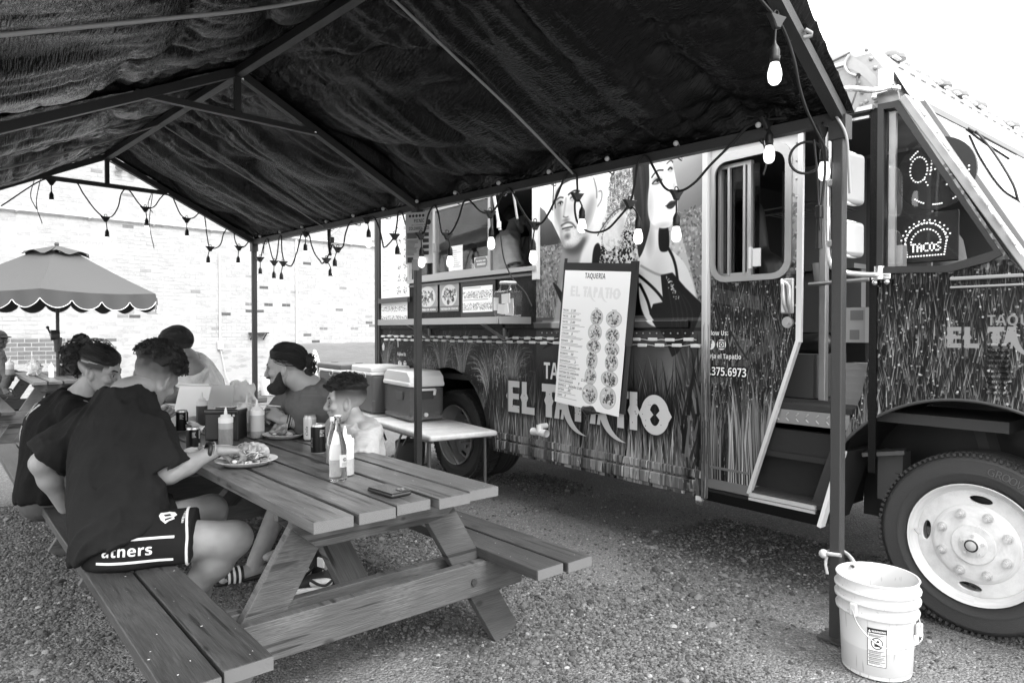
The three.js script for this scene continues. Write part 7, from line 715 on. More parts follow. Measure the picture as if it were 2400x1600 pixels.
function person(key, label, o) {
  const J = JOINTS[key], t = thing('person', label, 'person', [J.pel[0], o.base ?? 0, J.pel[2]]); const P2 = (n, g, m, l, kind) => wpart(t, n, g, m, l, kind), B = o.build ?? 1, hs = o.head ?? 1, fine = o.cell ?? 0.011;
  const lat = unit(sub(J.rsh, J.lsh)), up = unit(sub(J.neck, J.pel)), dep = unit(cross(lat, up));
  const rw = 0.155 * B, torso = [flatcap(J.pel, J.chest, rw * 1.02, rw * 1.0, dep, 0.72), flatcap(J.chest, av(J.chest, J.neck, 0.6), rw * 0.98, rw * 0.72, dep, 0.68), cap(J.lsh, J.rsh, 0.062 * B), cap(av(J.chest, J.neck, 0.7), J.neck, 0.085 * B, 0.056)];
  const arm = (s, e, w) => [cap(s, e, 0.052 * B, 0.042 * B), cap(e, add(e, sub(w, e), 0.35), 0.042 * B, 0.041 * B), cap(add(e, sub(w, e), 0.35), w, 0.041 * B, 0.027 * B)], lg = (o.legs ?? 1) * B, leg = (h, k, a) => [cap(h, k, 0.085 * lg, 0.058 * lg), cap(k, add(k, sub(a, k), 0.3), 0.054 * lg, 0.056 * lg), cap(add(k, sub(a, k), 0.3), a, 0.056 * lg, 0.036 * B)];
  const hf = unit(o.face), hx = unit(cross(o.tilt ?? [0, 1, 0], hf)), hu = cross(hf, hx), hm = [hx, hu, hf], hp = (x, y, z) => add(add(add(J.head, hx, x * hs), hu, y * hs), hf, z * hs);
  const neckF = cap(add(J.neck, up, -0.02), hp(0, -0.055, -0.022), 0.06 * B * (o.neck ?? 1), 0.053 * B * (o.neck ?? 1));
  const F = join(0.035, torso, arm(J.lsh, J.lel, J.lwr), arm(J.rsh, J.rel, J.rwr), o.noLegs ? [] : [leg(J.lhip, J.lkn, J.lan), leg(J.rhip, J.rkn, J.ran)], neckF);
  const toH = (x, y, z) => { const d = [x - J.head[0], y - J.head[1], z - J.head[2]]; return [dot(d, hx) / hs, dot(d, hu) / hs, dot(d, hf) / hs]; };
  const sk = o.skin, tone = (x, y, z) => sk * (0.96 + 0.1 * noise(x * 40, y * 40, z * 40)) * (o.tone ? o.tone(...toH(x, y, z)) : 1);
  const pts = [J.pel, J.chest, J.neck, J.lsh, J.rsh, J.lel, J.rel, J.lwr, J.rwr, ...(o.noLegs ? [] : [J.lhip, J.rhip, J.lkn, J.rkn, J.lan, J.ran])], [lo, hi] = bounds(pts, 0.2);
  const body = [field(F, lo, hi, fine + 0.002, tone)], HF = headField(o); o.HF = HF;
  body.push(place(field(HF, [-0.1, -0.13, -0.13], [0.1, 0.13, 0.14], o.headCell ?? 0.0042, (x, y, z) => sk * (0.97 + 0.07 * noise(x * 90, y * 90, z * 90)) * (o.tone ? o.tone(x, y, z) : 1)), J.head, hm, hs));
  for (const h of o.hands ?? []) { const f = handField(h.w, h.F, h.N, h.S, h.curl, h.o); const c = add(h.w, h.F, 0.08); body.push(field(f, c.map((v) => v - 0.13), c.map((v) => v + 0.13), 0.0042, tone)); }
  for (const [a, k] of o.noLegs ? [] : [[J.lan, J.lkn], [J.ran, J.rkn]]) if (a[1] < 0.4 && !o.shod) { const fd = unit([(o.toe ?? hf)[0], 0, (o.toe ?? hf)[2]]); body.push(field(join(0.03, cap(a, add([a[0], Math.max(0.04, a[1] - 0.05), a[2]], fd, 0.05), 0.036, 0.034), cap(add([a[0], Math.max(0.04, a[1] - 0.05), a[2]], fd, -0.04), add([a[0], Math.max(0.03, a[1] - 0.07), a[2]], fd, 0.16), 0.034, 0.024)), a.map((v) => v - 0.25), a.map((v) => v + 0.25), 0.014, tone)); }
  P2('body', merge(body.map((g) => clean(g))), phys(1, 0.48, { vertexColors: true, bumpMap: rep(fineBump, 12, 12), bumpScale: 0.0006 }));
  // eyes, brows
  for (const s of [-1, 1]) { P2('eye', [sph(0.0125 * hs, ...hp(s * 0.031, -0.003, 0.0758), 14)], mat(0.32, 0.3)); P2('iris', sph(0.0066 * hs, ...add(hp(s * 0.031, -0.004, 0.0762), unit(add(hf, hx, s * 0.05)), 0.0078 * hs), 10), mat(0.015, 0.2)); P2('eyelid', tube([hp(s * 0.047, -0.004, 0.077), hp(s * 0.04, 0.005, 0.0865), hp(s * 0.031, 0.0075, 0.0895), hp(s * 0.018, 0.002, 0.087)], 0.0032 * hs, 12, 6), mat(sk * 0.6, 0.6)); P2('eyebrow', tube([hp(s * 0.052, 0.016, 0.074), hp(s * 0.04, 0.0235, 0.0835), hp(s * 0.016, 0.018, 0.0945)], 0.0042 * hs, 12, 5), mat(0.018, 0.9)); }
  // shirt
  if (o.shirt) { const sh = o.shirt, th = sh.loose ?? 0.016, fold = foldsOf(key.charCodeAt(1), sh.dir ?? add(up, lat, 0.35), sh.fold ?? 0.006), sl = sh.sleeve ?? 0.62;
    const slv = (s, e, w) => { const d = unit(sub(e, s)), end = sl <= 1 ? add(s, sub(e, s), sl) : av(e, w, sl - 1), r0 = 0.07 * B, r1 = sh.cuff ?? 0.078 * B; if (sl > 1) return join(0.02, cap(s, e, 0.064 * B, 0.06), cap(e, end, 0.058, 0.05)); const c = both(cap(s, add(end, d, 0.06), r0, r1), half(end, d), 0.006); return cut(c, cap(add(end, d, -0.035), add(end, d, 0.05), r1 - 0.034, r1 - 0.02), 0.004); };
    let f = grown(join(0.05, torso.slice(0, 3)), th); f = join(0.04, f, cap(av(J.chest, J.neck, 0.55), add(J.neck, up, -0.012), 0.112 * B, 0.0645 * B)); f = join(0.014, f, slv(J.lsh, J.lel, J.lwr), slv(J.rsh, J.rel, J.rwr), sh.more ?? []);
    const nk = cap(add(J.neck, dep, 0.0), add(hp(0, -0.05, -0.02), up, 0.05), 0.0615 * B, 0.064 * B), nh = half(add(J.neck, up, 0.006), up); f = cut(f, nk, 0.006); f = both(f, nh, 0.01); f = join(0.006, f, (() => { const c0 = add(J.neck, up, -0.006), a = unit(add(up, dep, sh.collarTilt ?? 0.25)); return (x, y, z) => { const d = [x - c0[0], y - c0[1], z - c0[2]], h = dot(d, a), r = Math.sqrt(Math.max(0, dot(d, d) - h * h)); return Math.hypot((r - 0.0625 * B) * 1.6, h) - 0.0125; }; })());
    const hem = sh.hem ?? [add(J.pel, up, -0.12), add([0, 0, 0], up, -1)]; f = both(f, half(...hem), 0.012); if (sh.floor !== undefined) f = both(f, half([0, sh.floor, 0], [0, -1, 0]), 0.012);
    const G2 = (x, y, z) => f(x, y, z) - fold(x, y, z); o.shirtF = G2; const b2 = bounds([J.pel, J.chest, J.neck, J.lsh, J.rsh, J.lel, J.rel], 0.24); P2(sh.name ?? 'shirt', field(G2, b2[0], b2[1], sh.cell ?? fine), phys(sh.v, 0.9, { specularIntensity: 0.35, bumpMap: rep(clothBump, 30, 30), bumpScale: 0.0006, map: rep(blotch, 4, 4) })); }
  if (o.pants) { const q = o.pants, to = q.to ?? 0.6, f0 = (h, k, a) => { const e = to <= 1 ? add(h, sub(k, h), to) : a, d = unit(sub(k, h)); if (to > 1) return join(0.03, cap(h, k, 0.1 * B, 0.078 * B), cap(k, av(k, a, 0.92), 0.075 * B, 0.06 * B)); return both(cap(h, add(e, d, 0.08), 0.103 * lg, q.r ?? 0.105 * lg), half(e, d), 0.006); };
    const hipc = av(J.lhip, J.rhip); let f = join(0.05, f0(J.lhip, J.lkn, J.lan), f0(J.rhip, J.rkn, J.ran), flatcap(add(J.pel, up, 0.06), add(J.pel, up, -0.02), rw, rw * 1.05, dep, 0.8)); if (q.floor) f = both(f, half([0, q.floor, 0], [0, -1, 0]), 0.02); const fold = foldsOf(9, sub(J.rkn, J.rhip), 0.005), g = (x, y, z) => f(x, y, z) - fold(x, y, z); o.pantsF = g; const b2 = bounds([J.pel, J.lhip, J.rhip, J.lkn, J.rkn, ...(to > 1 ? [J.lan, J.ran] : [])], 0.2); P2(q.name ?? 'shorts', field(g, b2[0], b2[1], fine + 0.001), phys(q.v, 0.85, { specularIntensity: 0.4, bumpMap: rep(clothBump, 30, 30), bumpScale: 0.0005 })); }
  if (o.hair) { const hr = o.hair; P2('hair', [...hr.f.map(([f, lo2, hi2, c]) => place(field(f(HF), lo2, hi2, c ?? 0.005), J.head, hm, hs)), ...(hr.curls ? hr.curls(hp, HF) : [])], mat(hr.v ?? 0.02, 0.55, { bumpMap: rep(woodBump, 14, 14), bumpScale: 0.002 })); }
  if (o.beard) P2('beard', [place(field(o.beard(HF), [-0.09, -0.17, -0.02], [0.09, 0.02, 0.15], 0.0042), J.head, hm, hs)], mat(o.beardV ?? 0.028, 0.85, { bumpMap: rep(fineBump, 40, 40), bumpScale: 0.003 }));
  Object.assign(o, { t, P2, hp, J, lat, up, dep, toH, hx, hu, hf, F }); return o;
}
// a print or trim that lies on a garment: points are walked onto the garment's surface
function patch(o, name, f, at, U, W, w, h, inward, m, n = 22, lift = 0.0022) {
  const g = grid(n, n, (u, v) => { let p = add(add(add(at, U, (u - 0.5) * w), W, (v - 0.5) * h), inward, -0.22); for (let i = 0; i < 90; i++) { const d = f(...p); if (d < lift) break; p = add(p, inward, Math.max(0.0012, d * 0.6)); } return p; }); return o.P2(name, g, m);
}
const printM = (w, h, draw, rough = 0.8) => new THREE.MeshStandardMaterial({ roughness: rough, transparent: true, alphaTest: 0.4, side: THREE.DoubleSide, map: tex(w, h, (c) => { c.clearRect(0, 0, w, h); draw(c); }, { clamp: true }) });
const curlTubes = (n, spot, r0, r1, wire) => { const l = []; for (let i = 0; i < n; i++) { const [p, nrm] = spot(i); const a = unit(cross(nrm, [rr(-1, 1), rr(-1, 1), rr(-1, 1)])), b = cross(nrm, a), R = rr(r0, r1), turn = rr(4, 8), st = rr(0, 6); l.push(tube(Array.from({ length: 9 }, (_, j) => { const k = j / 8, an = st + turn * k; return add(add(add(p, a, R * Math.cos(an)), b, R * Math.sin(an) * 0.7), nrm, R * 1.4 * k - R * 0.3); }), wire * rr(0.7, 1.2), 12, 4)); } return l; };
// region helpers on the head, in head metres
const scalp = (off, nz, fr = 60) => (HF) => (x, y, z) => HF(x, y, z) - off - nz * noise(x * fr, y * fr, z * fr);

const onHead = (HF, p, off) => { const c = [0, 0.025, -0.012], d = unit(sub(p, c)); let r = 0.16; for (let i = 0; i < 40; i++) { const q = add(c, d, r), v = HF(...q) - off; if (v < 0.0004) break; r -= v * 0.7; } return add(c, d, r); };
const strands = (hp, HF, n, a, b, off, w = 0.0011) => Array.from({ length: n }, () => { const s = a(), e = b(s), o2 = off * rr(0.9, 1.25), m = rr(-0.008, 0.008); return tube([0, 0.2, 0.4, 0.6, 0.8, 1].map((t) => { const q = onHead(HF, add(av(s, e, t), [0, Math.sin(t * 3.14) * m, 0]), o2 * Math.min(1, t * 5 + 0.15)); return hp(...q); }), w * rr(0.7, 1.5), 12, 4); });
const tufts = (hp, HF, n, pick, L, lean, off, w = 0.0022) => Array.from({ length: n }, () => { const p = onHead(HF, pick(), off), nn = unit(sub(p, [0, 0.02, -0.012])), l = L * rr(0.6, 1.3), d = unit(add(add(nn, lean, 1), [rr(-1, 1), rr(-1, 1), rr(-1, 1)], 0.5)); return tube([hp(...add(p, nn, -0.006)), hp(...add(p, add(nn, d, 0.6), l * 0.5)), hp(...add(add(p, nn, l * 0.45), d, l * 0.8))], w * rr(0.6, 1.3), 6, 4); });
const scalpPick = (lo, zmax = 0.06) => () => { for (;;) { const th = rr(0, 6.28), ph = Math.acos(rr(-0.2, 1)), p = [Math.sin(ph) * Math.cos(th) * 0.08, 0.03 + Math.cos(ph) * 0.09, -0.012 + Math.sin(ph) * Math.sin(th) * 0.1]; if (p[1] > lo(p[2]) && p[2] < zmax) return p; } };
{ // man in black tee and shorts, nearest
  const fade = (x, y, z) => { const h = y - 0.3 * z, a = sst(-0.02, 0.055, h) * (z < 0.055 ? 1 : 0.3) * (1 - 0.2 * noise(x * 50, y * 50, z * 50)); return lerp(1, 0.035, clamp(a)) * (1 - 0.12 * sst(-0.05, 0.0, h)); };
  const handW = [-3.127, 0.84, -0.851], HFd = unit([0.0, -0.16, -1]), HN = unit([-0.1, -0.97, 0.16]);
  const o = person('p1', 'person seen from behind in black t-shirt and dark shorts, reaching for the tacos', { skin: 0.27, neck: 1.06, legs: 1.22, head: 1.03, face: dirOf(0.14, 0.9, -0.5), tilt: [0.16, 1, -0.12], toe: [0.1, 0, -1], build: 1.0, cell: 0.009, tone: fade, hands: [{ w: handW, F: HFd, N: HN, S: unit([-1, 0.05, -0.05]), curl: [0.65, 0.9, 0.5], o: { pinch: 1, thumb: [[0.02, 0.02, 0.008], [0.05, 0.036, 0.028], [0.076, 0.026, 0.048], [0.094, 0.012, 0.06]] } }],
    shirt: { v: 0.014, loose: 0.02, sleeve: 0.88, cuff: 0.098, floor: 0.452, fold: 0.015, dir: [0.35, 1, -0.2], cell: 0.0075, hem: [[-3.085, 0.45, -0.286], unit([0.107, -0.361, -0.133])], collarTilt: 0.3, more: [flatcap([-3.11, 0.5, -0.47], [-3.22, 0.75, -0.48], 0.18, 0.175, [-0.7, 0, -0.6], 0.85)] },
    pants: { v: 0.009, to: 0.6, r: 0.135, floor: 0.434 }, hair: { v: 0.012, f: [[(HF) => (x, y, z) => { const h = y - 0.06 * z - 0.038 + 0.012 * noise(x * 45, y * 20, z * 45); return HF(x, y, z) - (h < 0 ? -0.006 : 0.03 * sst(0, 0.045, h)) - 0.012 * sst(0, 0.03, h) * noise(x * 60, y * 60, z * 60); }, [-0.13, 0, -0.16], [0.13, 0.18, 0.16], 0.005]], curls: (hp) => curlTubes(520, () => { for (;;) { const th = rr(0, 6.28), ph = Math.acos(rr(0.15, 1)), n = [Math.sin(ph) * Math.cos(th), Math.cos(ph), Math.sin(ph) * Math.sin(th)], p = [n[0] * 0.1, 0.04 + n[1] * 0.112, -0.012 + n[2] * 0.124]; if (p[1] - 0.06 * p[2] < 0.058) continue; const w = hp(...p), c = hp(0, 0.03, -0.01); return [w, unit(sub(w, c))]; } }, 0.006, 0.0115, 0.0019) } });
  o.P2('wristband', place(new THREE.TorusGeometry(0.034, 0.0065, 8, 30).scale(1, 1, 1.5), add(handW, [0.0, 0.0, 0.035]), [[1, 0, 0], [0, 0.98, -0.2], [0, 0.2, 0.98]], 1), mat(0.012, 0.5)); o.P2('wristband', place(new THREE.TorusGeometry(0.035, 0.003, 8, 30), add(handW, [0.0, 0.001, 0.016]), [[1, 0, 0], [0, 0.98, -0.2], [0, 0.2, 0.98]], 1), mat(0.3, 0.6));
  // white trim and print on the shorts
  const { J } = o, td = unit(sub(J.rkn, J.rhip)), side = unit(cross([0, 1, 0], td)), out = unit([0.78, 0.1, 0.5]), inn = out.map((v) => -v), wd = unit(cross(out, td)).map((v) => v * (unit(cross(out, td))[1] < 0 ? -1 : 1));
  const e = add(J.rhip, sub(J.rkn, J.rhip), 0.6); { const x = unit(cross([0, 1, 0], td)), y = cross(td, x), c0 = add(e, td, -0.012), pts = []; for (let i = 0; i <= 40; i++) { const a = i / 40 * Math.PI * 2, d = add(add([0, 0, 0], x, Math.cos(a)), y, Math.sin(a)), c1 = add(c0, td, -0.02 * Math.max(0, Math.sin(a * 1 + 0.4))); let r = 0.26; for (let k = 0; k < 60; k++) { const v = o.pantsF(...add(c1, d, r)); if (v < 0.0005) break; r -= Math.max(0.0008, v * 0.6); } pts.push(add(c1, d, r)); } o.P2('hem_trim', tube(pts, 0.0055, 120, 6), mat(0.6, 0.8)); }
  patch(o, 'side_print', o.pantsF, add(add(J.rhip, td, 0.05), [0, -0.005, 0]), td, unit(cross(td, inn)).map((v) => v * (cross(td, inn)[1] < 0 ? -1 : 1)), 0.27, 0.12, inn, printM(512, 228, (c) => { c.fillStyle = S(205); c.fillRect(120, 14, 392, 18); c.fillRect(0, 178, 512, 18); c.font = 'bold 108px sans-serif'; c.fillText('athers', 40, 142); }));
  patch(o, 'team_badge', o.pantsF, add(add(J.rhip, td, 0.13), [0.02, 0.085, 0.0]), td, unit(cross(td, inn)).map((v) => v * (cross(td, inn)[1] < 0 ? -1 : 1)), 0.13, 0.1, unit(add(inn, [0, -0.7, 0])), printM(256, 200, (c) => { c.fillStyle = S(215); c.font = 'bold 34px serif'; c.save(); c.translate(28, 190); c.rotate(-1.45); c.fillText('CENTRAL', 0, 0, 150); c.restore(); c.save(); c.translate(232, 30); c.rotate(1.5); c.fillText('PANTHERS', 0, 0, 150); c.restore(); path(c, [[70, 60], [120, 30], [160, 40], [190, 80], [175, 110], [185, 130], [150, 150], [130, 180], [90, 140], [70, 100]], S(205)); path(c, [[95, 80], [130, 60], [150, 85], [130, 95], [110, 100]], S(20)); path(c, [[150, 110], [170, 115], [150, 130], [120, 150], [115, 130]], S(20)); }));
}
{ // man with the bun
  const tone = (x, y, z) => { const line = Math.abs(y - 0.047 - 0.1 * (z + 0.02)) < 0.004 && z > -0.07 && z < 0.06 ? 1 : 0, h = y - 0.012 - 0.35 * Math.max(0, -z - 0.03) + (z > 0.045 ? -0.02 : 0); return line ? 0.8 : lerp(1, 0.05, sst(-0.012, 0.012, h) * (z < 0.066 ? 1 : 0)) * (y > 0.06 ? 0.2 : 1); };
  const hw = JOINTS.p2.lwr, o = person('p2', 'person in black t-shirt with curly hair gathered up, eating behind the man in shorts', { skin: 0.3, head: 1.06, face: dirOf(0.93, 0.1, -0.24), tilt: [0.05, 1, 0.05], toe: [0, 0, -1], tone, build: 1.08, hands: [{ w: add(hw, [0, 0.02, 0]), F: unit([0.5, 0.55, -0.5]), N: unit([0.5, -0.2, 0.4]), S: unit([-0.3, 0.5, 0.6]), curl: [0.7, 0.9, 0.6] }],
    shirt: { v: 0.007, loose: 0.026, sleeve: 0.8, cuff: 0.09, floor: 0.42, fold: 0.01, dir: [0.2, 1, -0.3], hem: [[-4.45, 0.44, -0.3], [0.1, -1, 0]] }, pants: { v: 0.1, to: 2 },
    hair: { v: 0.013, f: [[(HF) => (x, y, z) => { const h = Math.min(y + 0.1 * (z + 0.02) - 0.05, 0.086 - z + 0.3 * (y - 0.06)); return HF(x, y, z) - (h < 0 ? -0.006 : 0.014 * sst(0, 0.02, h)) - 0.004 * sst(0, 0.02, h) * noise(x * 30 + z * 20, y * 110, z * 18); }, [-0.11, 0.02, -0.14], [0.11, 0.15, 0.13], 0.0045], [() => (x, y, z) => Math.hypot(x, (y - 0.05) * 0.9, z + 0.135) - 0.056 - 0.016 * noise(x * 45, y * 45, z * 45), [-0.1, -0.04, -0.23], [0.1, 0.15, -0.05], 0.0055], [() => (x, y, z) => Math.hypot(x * 0.9, (y + 0.0) * 0.75, z + 0.115) - 0.04 - 0.014 * noise(x * 50, y * 50, z * 50), [-0.08, -0.09, -0.19], [0.08, 0.08, -0.05], 0.0055]],
      curls: (hp, HF) => [...strands(hp, HF, 200, () => [(rnd() < 0.5 ? -1 : 1) * rr(0.0, 0.075), rr(0.05, 0.1), rr(0.0, 0.075)], (q) => [q[0] * 0.3, 0.07 + rr(-0.02, 0.03), -0.1], 0.015), ...curlTubes(150, () => { const th = rr(0, 6.28), ph = Math.acos(rr(-0.9, 1)), n = [Math.sin(ph) * Math.cos(th), Math.cos(ph), Math.sin(ph) * Math.sin(th)], lowB = rnd() < 0.4, c = lowB ? [0, -0.01, -0.12] : [0, 0.05, -0.135]; const p = hp(...add(c, n, lowB ? 0.045 : 0.06)); return [p, unit(sub(p, hp(...c)))]; }, 0.009, 0.018, 0.0026), ...Array.from({ length: 26 }, () => { const a = rr(0.05, 0.1); return tube([hp(rr(-0.03, 0.03), 0.1, -0.06), hp(rr(-0.05, 0.05), 0.125 + a * 0.3, -0.05 + rr(-0.03, 0.04)), hp(rr(-0.06, 0.06), 0.12 + a * 0.3, 0.0 + rr(-0.05, 0.03)), hp(rr(-0.06, 0.06), 0.11, 0.03)], 0.0014, 14, 4); })] } });
  const bk = dirOf(-0.75, -0.66), inn = bk.map((v) => -v), W = unit([0.15, 1, -0.05]), U = unit(cross(W, bk)); patch(o, 'back_print', o.shirtF, add(o.J.chest, [-0.08, 0.0, 0.12]), U, W, 0.3, 0.42, inn, printM(384, 540, (c) => { c.fillStyle = S(170); c.font = 'bold 150px sans-serif'; c.textAlign = 'right'; c.save(); c.scale(0.7, 1); c.fillText('MY', 520, 150); c.fillText('OF', 400, 320); c.fillText('JOY', 440, 500); c.restore(); for (let i = 0; i < 900; i++) c.clearRect(rr(0, 384), rr(0, 540), rr(2, 9), rr(1, 4)); }), 26);
}
{ // bearded man
  const tone = (x, y, z) => lerp(1, 0.12, sst(0.03, 0.055, y) * (z < 0.05 ? 1 : 0)) * (y < -0.04 && z > 0.0 ? 0.92 : 1);
  const w = JOINTS.p3.lwr, o = person('p3', 'person with full beard and tied back hair in grey t-shirt, talking over the table', { skin: 0.36, face: dirOf(-0.98, -0.06, -0.12), tilt: [0.0, 1, 0], toe: [0.1, 0, 1], mouth: true, head: 1.06, build: 1.2, tone,
    hands: [{ w, F: unit([-0.62, 0.38, 0.5]), N: unit([-0.5, -0.6, -0.2]), S: unit([-0.1, 0.65, -0.75]), curl: [[0.3, 0.5, 0.3], [0.7, 0.9, 0.5], [0.9, 1.0, 0.6], [1.0, 1.0, 0.6]] }],
    shirt: { v: 0.15, loose: 0.02, sleeve: 0.86, cuff: 0.1, fold: 0.011, dir: [0.3, 1, 0.3], hem: [[-3.83, 0.46, -1.75], [0, -1, 0]], collarTilt: -0.1 }, pants: { v: 0.05, to: 1.0, r: 0.11 },
    beard: (HF) => (x, y, z) => { const nz = 0.003 * noise(x * 130, y * 130, z * 130) + 0.002 * noise(x * 50, y * 50, z * 50), line = -0.078 + 0.055 * sst(0.078, 0.018, z), lip = Math.hypot(x * 0.85, (y + 0.066) * 1.2, (z - 0.1) * 0.7) - 0.02, h = Math.min(line - y, z - 0.008, lip, y + 0.2), d = HF(x, y, z) - (h < 0 ? -0.006 : 0.012 * sst(0, 0.02, h) + 0.013 * sst(-0.075, -0.115, y) * sst(0.0, 0.05, z)) - nz * sst(0, 0.01, h); const hm2 = Math.min(0.0055 - Math.abs(y + 0.0525), 0.027 - Math.abs(x), z - 0.07); return Math.min(d, HF(x, y, z) - (hm2 < 0 ? -0.006 : 0.005 * sst(0, 0.003, hm2)) - nz * 0.4 * sst(0, 0.003, hm2)); },
    hair: { v: 0.014, f: [[(HF) => (x, y, z) => { const h = Math.min(y - 0.034 - 0.22 * Math.max(z, -0.02) + 1.4 * Math.max(0, -z - 0.03), 0.074 - z + 0.5 * (y - 0.07)); return HF(x, y, z) - (h < 0 ? -0.006 : 0.009 * sst(0, 0.014, h)) - 0.003 * sst(0, 0.02, h) * noise(x * 130, y * 60, z * 14); }, [-0.11, -0.06, -0.14], [0.11, 0.15, 0.13], 0.0042], [() => (x, y, z) => Math.hypot(x, (y - 0.012) * 0.8, z + 0.118) - 0.03 - 0.009 * noise(x * 60, y * 60, z * 60), [-0.07, -0.06, -0.19], [0.07, 0.09, -0.06], 0.0045], [() => (x, y, z) => Math.hypot(x, y + 0.045, (z + 0.118) * 1.1) - 0.025 - 0.009 * noise(x * 60, y * 60, z * 60), [-0.06, -0.1, -0.18], [0.06, 0.0, -0.07], 0.0045]], curls: (hp, HF) => [...strands(hp, HF, 150, () => { const k = rnd(); return k < 0.5 ? [rr(-0.06, 0.06), 0.095, 0.055] : [(rnd() < 0.5 ? -1 : 1) * 0.075, rr(0.03, 0.08), rr(-0.02, 0.06)]; }, (q) => [q[0] * 0.25, 0.0 + rr(-0.02, 0.03), -0.11], 0.011), ...curlTubes(46, () => { const p = hp(rr(-0.02, 0.02), rr(-0.05, 0.05), -0.14 + rr(-0.012, 0.01)); return [p, unit(sub(p, hp(0, 0.0, -0.1)))]; }, 0.009, 0.015, 0.0022)] } });
  o.P2('teeth', place(rbox(0.026, 0.006, 0.006, 0.002, 0, -0.0635, 0.0855), o.J.head, [o.hx, o.hu, o.hf], 1.06), mat(0.75, 0.3)); o.P2('bracelet', [0, 0.014, 0.026].map((d, i) => { const z = unit(sub(o.J.lel, w)), x = unit(cross([0, 1, 0], z)), y = cross(z, x); return place(new THREE.TorusGeometry(0.034, i === 1 ? 0.0045 : 0.0035, 6, 26), add(w, z, 0.02 + d), [x, y, z], 1); }), mat(0.03, 0.6));
  const f0 = add(w, [-0.09, 0.075, 0.075]); lone('fork', merge([rod(add(f0, [0.06, 0.0, -0.07]), add(f0, [-0.16, 0.015, 0.1]), 0.004, 6)]), mat(0.7, 0.4), 'pale plastic fork in the bearded man\'s hand', 'fork');
}
